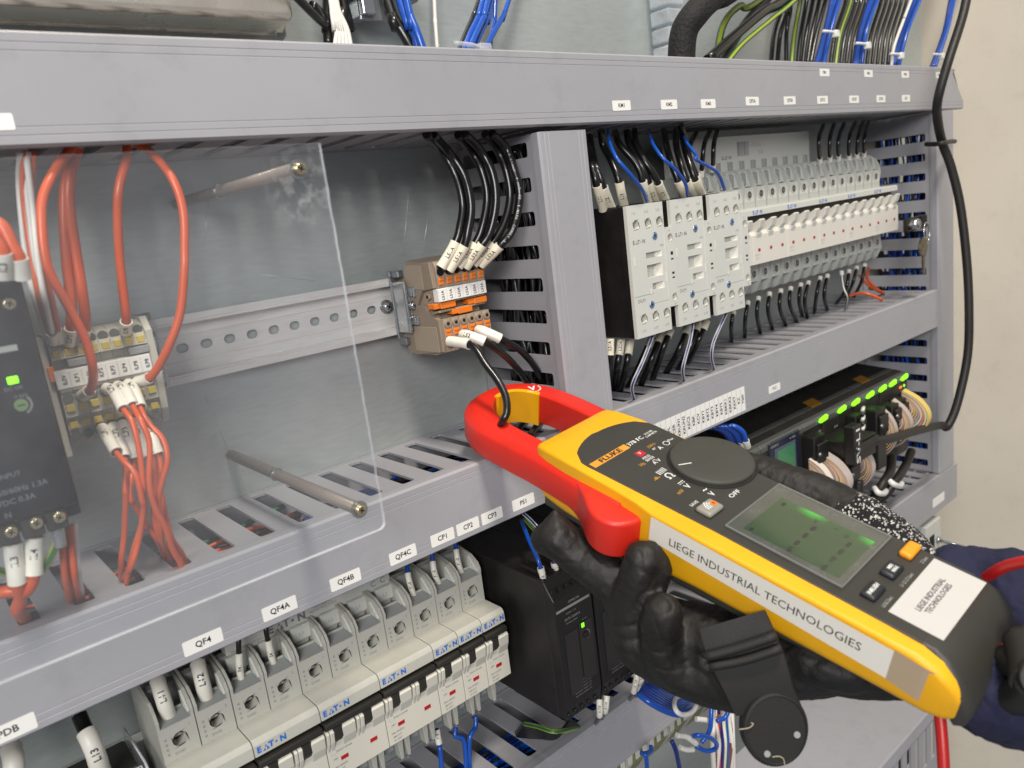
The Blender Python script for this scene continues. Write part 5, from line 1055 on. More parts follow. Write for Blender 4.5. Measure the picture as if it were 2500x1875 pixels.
for i, p in enumerate([[(306.8, -120.0, -297.6), (308.1, -128.0, -300.9), (317.5, -132.0, -310.3), (327.3, -134.0, -317.2), (339.1, -132.0, -321.6), (363.9, -120.0, -335.3)], [(311.0, -117.0, -299.9), (312.5, -125.0, -302.9), (321.6, -129.0, -312.5), (331.3, -131.0, -319.2), (343.7, -129.0, -324.3), (367.6, -117.0, -338.0)], [(315.2, -114.0, -302.1), (316.9, -122.0, -304.9), (325.7, -126.0, -314.7), (335.4, -128.0, -321.1), (348.3, -126.0, -327.0), (371.4, -114.0, -340.8)], [(319.5, -111.0, -304.3), (321.4, -119.0, -306.9), (329.7, -123.0, -316.9), (339.6, -125.0, -323.1), (352.9, -123.0, -329.8), (375.1, -111.0, -343.5)], [(323.7, -108.0, -306.5), (325.8, -116.0, -308.8), (333.8, -120.0, -319.1), (343.7, -122.0, -325.0), (357.6, -120.0, -332.5), (378.9, -108.0, -346.2)], [(328.0, -105.0, -308.7), (330.4, -113.0, -310.8), (338.0, -117.0, -321.3), (347.8, -119.0, -326.9), (362.2, -117.0, -335.2), (382.6, -105.0, -348.9)], [(332.3, -102.0, -310.8), (334.9, -110.0, -312.7), (342.1, -114.0, -323.4), (352.0, -116.0, -328.8), (366.9, -114.0, -337.8), (386.4, -102.0, -351.6)], [(336.7, -99.0, -312.9), (339.5, -107.0, -314.5), (346.2, -111.0, -325.5), (356.1, -113.0, -330.6), (371.6, -111.0, -340.5), (390.2, -99.0, -354.2)], [(341.0, -96.0, -315.1), (344.1, -104.0, -316.4), (350.4, -108.0, -327.6), (360.3, -110.0, -332.4), (376.4, -108.0, -343.2), (393.9, -96.0, -356.9)]]):
    wire(f'blue wire of the thick looped bundle under the glove, {ordn[i]} of nine', p, 2.0, WBL, 'looped bundle of blue wires under the glove')
wire('white cable tie round the looped blue bundle', [(357.4, -112.0, -329.7), (336.6, -124.0, -315.2), (316.1, -140.0, -300.9), (311.0, -146.0, -300.3), (316.7, -146.0, -305.8), (326.7, -144.0, -310.6), (336.3, -140.0, -313.1), (352.1, -128.0, -322.4)], 1.5, NYL, None, (), nm='cable_tie', cat='cable tie')
for i, (m, p) in enumerate([('WW', [(386.0, -112.4, -353.6), (387.5, -112.0, -367.4), (382.1, -114.0, -381.2), (386.3, -110.0, -407.8)]), ('WBR', [(389.6, -111.5, -355.9), (387.6, -112.0, -367.5), (384.6, -114.0, -382.7), (387.8, -110.0, -408.8)]), ('WW', [(394.3, -108.8, -359.7), (389.3, -112.0, -368.4), (388.9, -114.0, -385.3), (389.1, -110.0, -409.6)]), ('WR', [(396.3, -107.2, -369.1), (392.2, -112.0, -370.1), (388.9, -114.0, -385.3), (391.9, -110.0, -411.3)]), ('WBR', [(391.2, -113.0, -364.0), (393.4, -112.0, -370.8), (393.2, -114.0, -387.9), (395.2, -110.0, -413.4)]), ('WNV', [(403.6, -106.3, -364.1), (394.8, -112.0, -371.5), (393.0, -114.0, -387.8), (395.0, -110.0, -413.3)]), ('WW', [(397.3, -113.7, -357.9), (398.3, -112.0, -373.6), (395.7, -114.0, -389.3), (397.0, -110.0, -414.5)]), ('WG', [(400.6, -111.3, -368.8), (399.8, -112.0, -374.4), (397.0, -114.0, -390.1), (400.1, -110.0, -416.5)]), ('WBL', [(406.6, -108.6, -363.0), (401.7, -112.0, -375.5), (398.8, -114.0, -391.2), (401.5, -110.0, -417.3)]), ('WBR', [(408.3, -108.0, -369.1), (406.2, -112.0, -378.1), (403.3, -114.0, -393.9), (402.2, -110.0, -417.8)]), ('WW', [(405.9, -112.1, -371.3), (405.3, -112.0, -377.6), (403.8, -114.0, -394.2), (406.2, -110.0, -420.3)]), ('WW', [(412.2, -109.8, -370.1), (408.8, -112.0, -379.6), (405.2, -114.0, -395.0), (409.0, -110.0, -422.1)]), ('WBL', [(379.7, -118.0, -344.9), (375.1, -120.0, -353.5), (372.4, -120.0, -361.9), (365.2, -118.0, -368.0)]), ('WBL', [(352.5, -122.0, -353.3), (353.8, -126.0, -351.5), (361.8, -128.0, -356.9), (368.4, -128.0, -364.8), (369.7, -126.0, -371.2), (362.6, -124.0, -369.7), (357.1, -120.0, -365.0)]), ('WBL', [(390.1, -122.0, -347.6), (389.2, -124.0, -353.2), (385.3, -124.0, -356.9), (378.7, -122.0, -357.0)]), ('WW', [(343.3, -116.0, -350.3), (350.5, -118.0, -354.7), (358.0, -120.0, -363.9)]), ('WW', [(349.8, -112.0, -365.3), (354.0, -114.0, -368.6), (359.3, -116.0, -370.7)]), ('WW', [(369.1, -112.0, -354.5), (374.5, -114.0, -357.2), (379.9, -116.0, -360.0)]), ('WNV', [(355.7, -100.0, -369.7), (357.0, -102.0, -378.3), (361.4, -100.0, -396.5)]), ('WBL', [(328.8, -96.0, -365.0), (328.6, -100.0, -365.6), (330.8, -98.0, -378.5)]), ('WBL', [(340.9, -94.0, -368.0), (337.5, -96.0, -369.6), (329.4, -96.0, -366.5)])]):
    wire(f'{dict(WW="white",WBR="brown",WR="red",WNV="navy",WG="green",WBL="blue")[m]} wire hanging in the tangle below the glove, {(ordn+["twelfth"])[i]} from the left' if i < 12 else f'{dict(WW="short white",WBL="curling blue",WNV="navy")[m]} wire beside the coloured tangle below the glove, {ordn[i-12]} of the loose ends', p, 1.9 if m == 'WW' else 1.6, globals()[m], 'tangle of coloured wires below the glove')
HOSE = mat('braided_hose', '#141312', .75, bump=1.0, bscale=450)
DG = mat('dark_grey_cable', '#3d3733', .5)
GY = WG
for l, m, r_, p in [('black cable leaving the metal box to the right', 'WB', 2.2, [(200.6, -40.0, 114.0), (210.5, -34.0, 114.3), (220.2, -26.0, 110.9)]), ('black sleeved cable beside the white wires', 'WB', 3.2, [(229.0, -20.0, 126.3), (224.6, -22.0, 111.3), (221.8, -24.0, 97.3)]), ('black cable behind the white wires', 'WB', 3.0, [(240.5, -12.0, 129.3), (240.4, -14.0, 119.0), (237.4, -16.0, 115.1), (235.0, -18.0, 98.3)]), ('white wire of the fan right of the metal box, first', 'WW', 1.3, [(223.7, -30.0, 123.1), (222.1, -32.0, 113.3), (222.0, -34.0, 103.5), (217.9, -36.0, 93.6)]), ('white wire of the fan right of the metal box, second', 'WW', 1.3, [(224.4, -30.0, 123.2), (223.1, -32.0, 113.3), (223.4, -34.0, 103.6), (220.3, -36.0, 93.7)]), ('white wire of the fan right of the metal box, third', 'WW', 1.3, [(225.2, -30.0, 123.2), (224.0, -32.0, 113.4), (224.9, -34.0, 103.7), (222.7, -36.0, 93.8)]), ('white wire of the fan right of the metal box, fourth', 'WW', 1.3, [(225.9, -30.0, 123.3), (224.9, -32.0, 113.4), (226.4, -34.0, 103.7), (225.2, -36.0, 93.9)]), ('white wire of the fan right of the metal box, fifth', 'WW', 1.3, [(226.7, -30.0, 123.3), (225.9, -32.0, 113.5), (228.0, -34.0, 103.8), (227.6, -36.0, 93.9)]), ('black braided cable right of the bracket', 'WB', 3.2, [(263.8, -20.0, 128.7), (264.1, -24.0, 115.3), (267.8, -28.0, 103.7), (271.2, -30.0, 94.1)]), ('blue wire beside the braided cable, left one', 'WBL', 2.2, [(268.2, -26.0, 127.4), (268.4, -30.0, 114.0), (270.2, -34.0, 103.2), (270.2, -36.0, 92.7)]), ('blue wire beside the braided cable, right one', 'WBL', 2.2, [(270.7, -30.0, 126.5), (269.3, -34.0, 113.0), (269.6, -38.0, 103.0), (271.1, -40.0, 91.8)]), ('single thin white wire hanging alone on the plate', 'WW', 1.2, [(307.8, -8.0, 135.2), (305.0, -9.0, 118.7), (301.1, -12.0, 98.9)]), ('black wire of the tied blue bundle', 'WB', 1.8, [(331.5, -24.0, 130.7), (318.2, -30.0, 115.8), (304.1, -36.0, 101.5), (294.8, -40.0, 91.6)]), ('blue wire of the tied bundle, left one', 'WBL', 1.9, [(332.3, -26.0, 130.2), (320.2, -32.0, 115.4), (306.9, -38.0, 102.8), (296.6, -42.0, 91.2)]), ('blue wire of the tied bundle, middle one', 'WBL', 1.9, [(334.4, -28.0, 129.8), (322.8, -34.0, 115.1), (309.4, -40.0, 102.4), (298.5, -44.0, 90.8)]), ('blue wire of the tied bundle, right one', 'WBL', 1.9, [(339.7, -24.0, 131.2), (329.3, -30.0, 116.4), (315.7, -36.0, 103.7), (305.2, -40.0, 91.9)]), ('blue wire crossing right of the tied bundle', 'WBL', 1.6, [(345.8, -20.0, 132.8), (339.2, -24.0, 116.6), (331.5, -28.0, 105.3), (326.2, -30.0, 94.6)]), ('blue wire curving away to the upper right', 'WBL', 1.6, [(357.2, -22.0, 133.0), (346.5, -26.0, 120.2), (331.1, -32.0, 107.0), (314.6, -38.0, 92.6)]), ('thick black braided hose curving down at the top right', 'HOSE', 9.5, [(539.9, -70.0, 142.0), (500.9, -72.0, 128.2), (476.8, -74.0, 115.0), (469, -68.0, 102.5), (468.0, -64.0, 76)]), ('black cable sweeping down to the left from the top right', 'WB', 3.8, [(630.8, -60.0, 143.8), (579.9, -62.0, 125.0), (537.1, -64.0, 105.7), (497.1, -66.0, 86.7)]), ('green and yellow earth wire along the black sweeping cable', 'GY', 1.9, [(638.2, -64.0, 143.3), (586.2, -66.0, 119.7), (540.5, -68.0, 99.4), (514.0, -70.0, 84.1)]), ('bright yellow and green wire arching over the thick hose', 'GY', 2.6, [(600.6, -50.0, 139.8), (558.6, -54.0, 129.2), (530.7, -58.0, 113.4), (512.1, -62.0, 85.7)]), ('grey cable under the black sweeping cable', 'DG', 3.4, [(618.1, -48.0, 145.1), (575.9, -52.0, 122.8), (552.0, -54.0, 106.4), (525.8, -58.0, 86.9)]), ('dark wire in the left group above the top duct near its right end, first', 'WB', 2.0, [(667.0, -28.0, 159.1), (656.6, -30.0, 136.4), (641.7, -32.0, 117.5), (631.1, -34.0, 91.4)]), ('dark wire in the left group above the top duct near its right end, second', 'WB', 2.0, [(673.7, -30.0, 158.4), (663.2, -32.0, 135.6), (648.2, -34.0, 117.2), (637.6, -36.0, 91.1)]), ('dark wire in the left group above the top duct near its right end, third', 'WB', 2.0, [(675.3, -32.0, 157.3), (664.8, -34.0, 134.5), (654.8, -36.0, 117.0), (649.1, -38.0, 90.9)]), ('dark wire in the left group above the top duct near its right end, fourth', 'GY', 2.0, [(691.1, -34.0, 170.7), (680.5, -36.0, 147.7), (664.1, -38.0, 116.9), (653.3, -40.0, 90.5)]), ('dark wire in the left group above the top duct near its right end, fifth', 'WB', 2.0, [(698.1, -36.0, 170.7), (687.4, -38.0, 147.6), (670.9, -40.0, 116.7), (660.0, -42.0, 90.2)]), ('dark wire in the left group above the top duct near its right end, sixth', 'WB', 2.0, [(705.2, -38.0, 170.7), (694.4, -40.0, 147.5), (676.4, -42.0, 116.4), (664.2, -44.0, 89.8)]), ('dark wire in the left group above the top duct near its right end, seventh', 'WB', 2.0, [(712.4, -40.0, 170.8), (701.5, -42.0, 147.4), (682.1, -44.0, 116.2), (668.4, -46.0, 89.5)]), ('dark wire in the left group above the top duct near its right end, eighth', 'WB', 2.0, [(719.7, -42.0, 170.8), (708.7, -44.0, 147.4), (686.4, -46.0, 115.9), (670.1, -48.0, 89.1)]), ('dark wire in the right group above the top duct, first from the left', 'WB', 1.9, [(788.9, -26.0, 173.0), (774.3, -28.0, 150.4), (749.8, -30.0, 122.2), (734.4, -32.0, 92.1)]), ('dark wire in the right group above the top duct, second from the left', 'GY', 1.9, [(792.8, -29.0, 172.4), (778.1, -31.0, 149.9), (753.6, -33.0, 121.6), (738.3, -35.0, 91.6)]), ('dark wire in the right group above the top duct, third from the left', 'WB', 1.9, [(796.7, -32.0, 171.9), (781.9, -34.0, 149.3), (757.5, -36.0, 121.1), (742.2, -38.0, 91.0)]), ('dark wire in the right group above the top duct, fourth from the left', 'WB', 1.9, [(800.6, -35.0, 171.3), (785.8, -37.0, 148.7), (761.3, -39.0, 120.5), (746.1, -41.0, 90.4)]), ('dark wire in the right group above the top duct, fifth from the left', 'WB', 1.9, [(829.9, -26.0, 176.2), (814.7, -28.0, 152.9), (789.6, -30.0, 123.8), (774.2, -32.0, 92.7)]), ('dark wire in the right group above the top duct, sixth from the left', 'WB', 1.9, [(834.2, -29.0, 175.6), (818.9, -31.0, 152.3), (793.8, -33.0, 123.2), (778.4, -35.0, 92.2)]), ('dark wire in the right group above the top duct, seventh from the left', 'WB', 1.9, [(838.4, -32.0, 175.1), (823.0, -34.0, 151.8), (797.9, -36.0, 122.7), (782.7, -38.0, 91.6)]), ('dark wire in the right group above the top duct, eighth from the left', 'WB', 1.9, [(842.7, -35.0, 174.6), (827.2, -37.0, 151.3), (802.1, -39.0, 122.1), (787.0, -41.0, 91.0)]), ('dark wire in the right group above the top duct, ninth from the left', 'WB', 1.9, [(873.8, -26.0, 179.6), (857.8, -28.0, 155.5), (832.1, -30.0, 125.4), (816.7, -32.0, 93.4)]), ('dark wire in the right group above the top duct, tenth from the left', 'WB', 1.9, [(878.4, -29.0, 179.1), (862.4, -31.0, 155.0), (836.6, -33.0, 124.9), (821.3, -35.0, 92.8)]), ('dark wire in the right group above the top duct, eleventh from the left', 'WB', 1.9, [(883.1, -32.0, 178.6), (867.0, -34.0, 154.5), (841.2, -36.0, 124.4), (826.0, -38.0, 92.2)]), ('dark wire in the right group above the top duct, twelfth from the left', 'WB', 1.9, [(887.8, -35.0, 178.1), (871.5, -37.0, 154.0), (845.8, -39.0, 123.8), (830.7, -41.0, 91.7)]), ('dark wire in the right group above the top duct, thirteenth from the left', 'WB', 1.9, [(920.7, -26.0, 183.3), (904.0, -28.0, 158.3), (877.6, -30.0, 127.2), (862.3, -32.0, 94.1)]), ('blue wire in the first tied blue bundle above the top duct, first from the left', 'WNV', 1.7, [(700.8, -60.0, 156.4), (685.2, -62.0, 142.2), (667.9, -64.0, 115.8), (650.9, -62.0, 84.6)]), ('blue wire in the first tied blue bundle above the top duct, second from the left', 'WBL', 1.7, [(700.7, -62.0, 155.8), (685.1, -64.0, 141.6), (666.7, -66.0, 115.3), (650.8, -64.0, 84.1)]), ('blue wire in the first tied blue bundle above the top duct, third from the left', 'WBL', 1.7, [(700.6, -64.0, 155.2), (684.9, -66.0, 141.1), (665.5, -68.0, 114.7), (650.7, -66.0, 83.7)]), ('blue wire in the first tied blue bundle above the top duct, fourth from the left', 'WNV', 1.7, [(700.4, -66.0, 154.7), (684.8, -68.0, 140.5), (664.2, -70.0, 114.2), (650.6, -68.0, 83.3)]), ('blue wire in the first tied blue bundle above the top duct, fifth from the left', 'WBL', 1.7, [(700.3, -68.0, 154.1), (684.6, -70.0, 140.0), (662.9, -72.0, 113.6), (650.5, -70.0, 82.9)]), ('blue wire in the second tied blue bundle above the top duct, first from the left', 'WNV', 1.7, [(770.6, -60.0, 161.8), (753.4, -62.0, 146.8), (728.7, -64.0, 115.9), (717.6, -62.0, 85.6)]), ('blue wire in the second tied blue bundle above the top duct, second from the left', 'WBL', 1.7, [(770.6, -62.0, 161.3), (753.4, -64.0, 146.2), (727.4, -66.0, 115.3), (717.6, -64.0, 85.1)]), ('blue wire in the second tied blue bundle above the top duct, third from the left', 'WBL', 1.7, [(770.6, -64.0, 160.7), (753.4, -66.0, 145.7), (726.1, -68.0, 114.8), (717.6, -66.0, 84.7)]), ('blue wire in the second tied blue bundle above the top duct, fourth from the left', 'WNV', 1.7, [(770.6, -66.0, 160.1), (753.3, -68.0, 145.1), (724.8, -70.0, 114.3), (717.5, -68.0, 84.3)]), ('blue wire in the second tied blue bundle above the top duct, fifth from the left', 'WBL', 1.7, [(770.5, -68.0, 159.6), (753.2, -70.0, 144.6), (723.5, -72.0, 113.7), (717.5, -70.0, 83.9)]), ('blue wire in the third tied blue bundle above the top duct, first from the left', 'WNV', 1.7, [(860.4, -60.0, 168.9), (841.1, -62.0, 152.6), (810.1, -64.0, 119.3), (788.1, -62.0, 85.2)]), ('blue wire in the third tied blue bundle above the top duct, second from the left', 'WBL', 1.7, [(860.6, -62.0, 168.3), (841.2, -64.0, 152.1), (808.8, -66.0, 118.7), (788.3, -64.0, 84.8)]), ('blue wire in the third tied blue bundle above the top duct, third from the left', 'WBL', 1.7, [(860.7, -64.0, 167.7), (841.3, -66.0, 151.5), (807.5, -68.0, 118.2), (788.4, -66.0, 84.4)]), ('blue wire in the third tied blue bundle above the top duct, fourth from the left', 'WNV', 1.7, [(860.9, -66.0, 167.2), (841.4, -68.0, 151.0), (806.1, -70.0, 117.6), (788.5, -68.0, 84.0)]), ('blue wire in the third tied blue bundle above the top duct, fifth from the left', 'WBL', 1.7, [(861.0, -68.0, 166.6), (841.5, -70.0, 150.5), (804.7, -72.0, 117.1), (788.5, -70.0, 83.5)]), ('blue wire in the fourth tied blue bundle above the top duct, first from the left', 'WNV', 1.7, [(952.3, -60.0, 176.0), (930.8, -62.0, 158.6), (907.9, -64.0, 123.3), (877.5, -62.0, 84.9)]), ('blue wire in the fourth tied blue bundle above the top duct, second from the left', 'WBL', 1.7, [(952.8, -62.0, 175.5), (931.1, -64.0, 158.1), (906.6, -66.0, 122.8), (877.8, -64.0, 84.5)]), ('blue wire in the fourth tied blue bundle above the top duct, third from the left', 'WBL', 1.7, [(953.1, -64.0, 175.0), (931.5, -66.0, 157.6), (905.3, -68.0, 122.3), (878.1, -66.0, 84.1)]), ('single white wire lying on the third tied blue bundle', 'WW', 1.4, [(812.7, -74.0, 148.8), (787.4, -76.0, 125.0), (767.3, -76.0, 101.1), (765.4, -74.0, 83.7)])]:
    a, b = Vector(p[0]), Vector(p[1]); d = (a-b).normalized(); d.z = max(d.z, .45)
    p = [tuple(a+d.normalized()*260)]+list(p)
    wire(l, p, r_, globals()[m], 'cables above the top duct', stripe=WY if m == 'GY' else None, n=12 if r_ > 3 else 8)
for p, l in [((649.8, -76.0, 108.5), 'first'), ((704.4, -76.0, 101.1), 'second'), ((768.6, -76.0, 94.3), 'third'), ((859.6, -76.0, 96.2), 'fourth')]:
    r_ = empty('cable_tie', p); tag(r_, f'white cable tie round the {l} blue bundle above the top duct', 'cable tie', 'white cable ties above the top duct')
    mb = MB(); mb.tube([(-9+18*k/8, -2.5*math.sin(math.pi*k/8), 1.2-1.6*k/8) for k in range(9)], 1.1, 6, NYL); mb.build('strap', None, r_)
    mb = MB(); mb.box(5, 11.5, -4, 0, -3.4, 2.2, NYL, .7, seg=2); mb.build('head', None, r_)
wire('long black cable looping in front of the right upright duct and over the beige side', [(816.8, -120.0, 140.5), (802.7, -120.0, 116.0), (776.9, -118.0, 78.6), (771.7, -112.0, 50.4), (787.4, -105.0, 35.0), (810.4, -100.0, 12.4), (819.9, -104.0, -10.4), (826.3, -110.0, -48.6), (828.3, -115.0, -100.8), (826.2, -118.0, -149.9), (822.6, -118.0, -197.0), (807.9, -114.0, -242.7), (795.1, -110.0, -262.8), (788.9, -108.0, -260.5), (775.3, -106.0, -257.8), (721.1, -108.0, -247.9), (668.4, -110.0, -239.3), (628.6, -108.0, -230.9), (614.4, -104.0, -228.1)], 4.0, mat('black_cable', '#1f1c1a', .5, bump=.2), None, n=12, nm='cable', cat='cable')
r_ = wire('black cable tie holding the long black cable to the right upright duct', [(814.7, -84.0, 12.8), (804.5, -96.0, 11.5), (796.8, -106.0, 11.4), (835.7, -98.0, 12.4), (876.9, -86.0, 12.5)], 2.2, BLK2, None, nm='cable_tie', cat='cable tie')
r_ = empty('cable_tag', (604.1, -113.0, -225.1)); tag(r_, 'black cable tag with upright white lettering SV-L1', 'label')
mb = MB(); mb.box(-7, 7, -1, 8, -17, 17, HOOD, 1); mb.build('tag', None, r_)
mb = MB(); mb.text('SV-L1', frame((0, -1.1, 0), (0, 0, 1), (-1, 0, 0)), 9, WINK, bold=1, width=30); mb.build('lettering', None, r_)
for i, p in enumerate([[(651.2, -96.0, -207.2), (643.8, -99.0, -206.9), (647.5, -96.4, -210.2), (655.2, -93.1, -214.8), (652.4, -95.2, -215.9), (644.1, -98.8, -215.2), (645.5, -97.2, -217.8), (653.8, -93.4, -222.7), (653.4, -94.4, -224.5), (644.8, -98.4, -223.7), (643.8, -98.0, -225.5), (652.0, -93.9, -230.5), (654.0, -93.7, -233.2)], [(648.5, -96.0, -206.5), (655.7, -93.0, -210.8), (651.8, -95.6, -211.5), (643.9, -98.9, -211.0), (646.4, -96.8, -214.0), (654.5, -93.2, -218.8), (652.9, -94.8, -220.2), (644.4, -98.6, -219.4), (644.6, -97.6, -221.7), (652.9, -93.6, -226.6), (653.7, -94.0, -228.9), (645.3, -98.1, -228.0), (643.1, -98.3, -229.4)]]):
    wire(['white strand', 'black strand'][i]+' of the twisted pair in front of the controller', p, 1.6, [WW, WB][i], 'twisted pair in front of the controller')
for i, p in enumerate([[(717.0, -90.0, -275.1), (699.5, -96.0, -282.5), (677.9, -98.0, -288.9), (675.8, -90.0, -304.6)], [(763.9, -88.0, -283.0), (741.9, -92.0, -290.1), (712.6, -96.0, -295.2), (697.3, -94.0, -303.6), (686.8, -90.0, -309.3)], [(630.5, -100.0, -268.4), (629.2, -100.0, -276.6), (628.4, -98.0, -287.3)]]):
    wire(f'thick black cable leaving a rainbow cable downwards, {nl[i]} one', p, 4.2, mat('black_cable', '#1f1c1a', .5), 'thick black cables under the controller', n=10)
for i, p in enumerate([[(655.1, -102.0, -283.2), (649.3, -108.0, -284.5), (664.2, -106.0, -290.8), (681.7, -100.0, -295.3)], [(684.2, -102.0, -285.6), (684.6, -106.0, -288.6), (700.3, -104.0, -296.1), (714.2, -100.0, -298.7)]]):
    wire(f'thick white tie on the {["left", "right"][i]} black cable under the controller', p, 2.6, NYL, 'white ties under the controller', nm='cable_tie', cat='cable tie')
for i, p in enumerate([[(466.5, -60.0, -179.7), (472.4, -66.0, -179.8), (480.5, -70.0, -185.2), (489.1, -70.0, -196.0), (496.4, -68.0, -201.9)], [(468.3, -62.0, -179.6), (473.6, -68.0, -179.7), (481.2, -72.0, -185.1), (489.1, -72.0, -195.7), (496.0, -70.0, -201.5)], [(470.0, -64.0, -179.5), (474.8, -70.0, -179.6), (481.9, -74.0, -185.1), (489.2, -74.0, -195.4), (495.5, -72.0, -201.1)], [(471.7, -66.0, -179.4), (476.0, -72.0, -179.5), (482.7, -76.0, -185.0), (489.2, -76.0, -195.1), (495.1, -74.0, -200.6)], [(473.4, -68.0, -179.3), (477.2, -74.0, -179.4), (483.4, -78.0, -184.9), (489.2, -78.0, -194.8), (494.6, -76.0, -200.2)], [(475.1, -70.0, -179.2), (478.4, -76.0, -179.4), (484.1, -80.0, -184.8), (489.2, -80.0, -194.5), (494.2, -78.0, -199.7)], [(476.8, -72.0, -179.1), (479.6, -78.0, -179.3), (484.7, -82.0, -184.7), (489.2, -82.0, -194.2), (493.7, -80.0, -199.3)], [(478.5, -74.0, -179.1), (480.8, -80.0, -179.2), (485.4, -84.0, -184.6), (489.1, -84.0, -193.9), (493.2, -82.0, -198.8)]]):
    wire(f'blue wire of the fan beside the dial, {ordn[i]} of eight', p, 1.9, WBL if i % 3 else WNV, 'fan of blue wires between the dial and the controller', [(-.5, 8, 2.6, '')] if i in (5, 7) else ())
# ---------------------------------------------------------------- metal box, bracket and clip stack above the top duct
root = empty('metal_box', (70, 0, 112.5)); tag(root, 'brushed metal box with rounded corners at the top left, above the duct', 'box')
BX = mat('box_steel', '#d2ccbf', .26, .72, bump=.05, bscale=250, var=.08, vscale=40)
mb = MB(); mb.box(-260, 128, -3, -37, -7, 220, BX, 3.5, seg=4); mb.build('case', None, root)
mb = MB(); mb.prism([(90, -4), (137, -4), (140, 0), (140, 14), (134, 60), (90, 60)], 'y', -1, -2.6, BX, .3); mb.build('mounting_flange', None, root)
mb = MB(); mb.box(-260, 129.5, -10, -11.5, -7.8, 200, BX, .6); mb.build('cover_seam', None, root)
root = empty('mounting_bracket', (264.6,-18.0,121.1)); tag(root, 'dark steel bracket with a notch at the top edge, beside the braided cable', 'bracket')
mb = MB(); mb.box(-22, 24, 0, 18, 4, 14, DSTEEL, .8); mb.box(-17, -9, -4, 16, -6, 4, STEEL, .6); mb.box(-17, 14, 0, 2, -8, 4, DSTEEL, .5); mb.cyl((3, -.3, -3), (3, -.1, -3), 4.2, n=18, m=HOLE)
mb.build('bracket', None, root)
root = empty('clip_stack', (520.2,-22.0,119.6)); tag(root, 'stack of translucent plastic cable clips left of the thick black hose', 'cable clip')
CL = clear('translucent_plastic', (.8, .86, .9, 1), .35, .25)
for k in range(5):
    mb = MB(); mb.box(-6, 15, 0, 18, -22+k*13, -11+k*13, CL, 1.5, seg=2); mb.build('clip', None, root)
# second rail with a cable tie block on the tied blue bundle
root = empty('cable_tie', (298.6,-46.0,93.8)); tag(root, 'pale translucent tie round the loose blue bundle at the top centre', 'cable tie', 'white cable ties above the top duct')
mb = MB(); mb.tube([(-11+22*k/8, -3*math.sin(math.pi*k/8), 2-3*k/8) for k in range(9)], 1.3, 6, CL); mb.build('strap', None, root)
mb = MB(); mb.box(5, 14, -4, 0, -5, 2, CL, .8, seg=2); mb.build('head', None, root)
# transparent covered distribution block at the bottom left
root = empty('distribution_block', (20, -8, -230)); tag(root, 'power distribution block under a clear cover at the bottom left corner', 'distribution block')
mb = MB(); mb.box(-70, 30, 0, -28, -66, -4, BLK2, 1); mb.build('base', None, root)
CC = clear('clear_cover_plastic', (.93, .96, .95, 1), .06, .05); CE = clear('clear_cover_edge', (.8, .88, .85, 1), .75, .1)
def cpanel(mb, pts, axis, a, b): mb.prism(pts, axis, a, b, CC)
mb = MB(); cpanel(mb, [(-3, 3), (-40, 3), (-52, -6), (-55, -66), (-3, -66)], 'x', 29.5, 31); mb.build('cover_end', None, root)
for i, (x0, x1) in enumerate(((-60, -16), (-14.5, 29))):
    mb = MB(); xm = (x0+x1)/2; P = [(x0, -12), (x0, 3), (xm-12, 3), (xm-11, -1), (xm-7, -5), (xm, -7), (xm+7, -5), (xm+11, -1), (xm+12, 3), (x1, 3), (x1, -12)]
    mb.prism(P, 'y', -40, -41.2, CC); mb.prism([(x0, -66), (x0, -12), (x1, -12), (x1, -66)], 'y', -53, -54, CC); mb.build('cover_front', None, root)
    mb = MB(); mb.tube([(p[0], -41.3, p[1]) for p in P], .5, 5, CE); mb.tube([(x0, -54, -12), (x1, -54, -12)], .35, 5, CE); mb.tube([(x0, -48, -7), (x1, -48, -7)], .3, 5, CE); mb.build('cover_rim', None, root)
mb = MB(); mb.tube([(31, -3, 3), (31, -40, 3), (31, -52, -6), (31, -55, -66)], .6, 6, CE); mb.tube([(-15.2, -40, 3), (-15.2, -52, -6), (-15.2, -55, -66)], .7, 6, CE); mb.build('cover_edge', None, root)
mb = MB(); screw_head(mb, (24, -54, -24), 3.6, 3, BRASS); mb.build('cover_screw', None, root)
index_children()
wire('black wire with the fat white sleeve L13 under the clear cover of the distribution block', [(32.7,-30.0,-200.0), (32.9,-34.0,-204.0), (33.3,-40.0,-208.2), (33.7,-42.0,-215.2), (34.2,-38.0,-228.2)], 3.4, WB, 'fat wires at the clear distribution block', [(-1, 24, 4.2, 'L13', True, 4.6)])
wire('black wire with a white sleeve at the bottom left corner of the distribution block', [(5.2,-30.0,-198.5), (5.0,-34.0,-200.8), (4.5,-40.0,-203.0), (2.9,-40.0,-211.2)], 3.4, WB, 'fat wires at the clear distribution block', [(-1, 16, 4.2, '', True)])
# red and black things showing behind the glove
root = empty('red_boot', (333.9,-112.0,-301.7)); tag(root, 'small red rubber boot peeping out between the glove and the blue bundle', 'connector boot'); 
mb = MB(); mb.tube([(-4, 0, 6), (0, -1, 0), (6, -1, -6)], 4, 12, WR, rr=[3, 5, 4]); mb.build('boot', None, root)
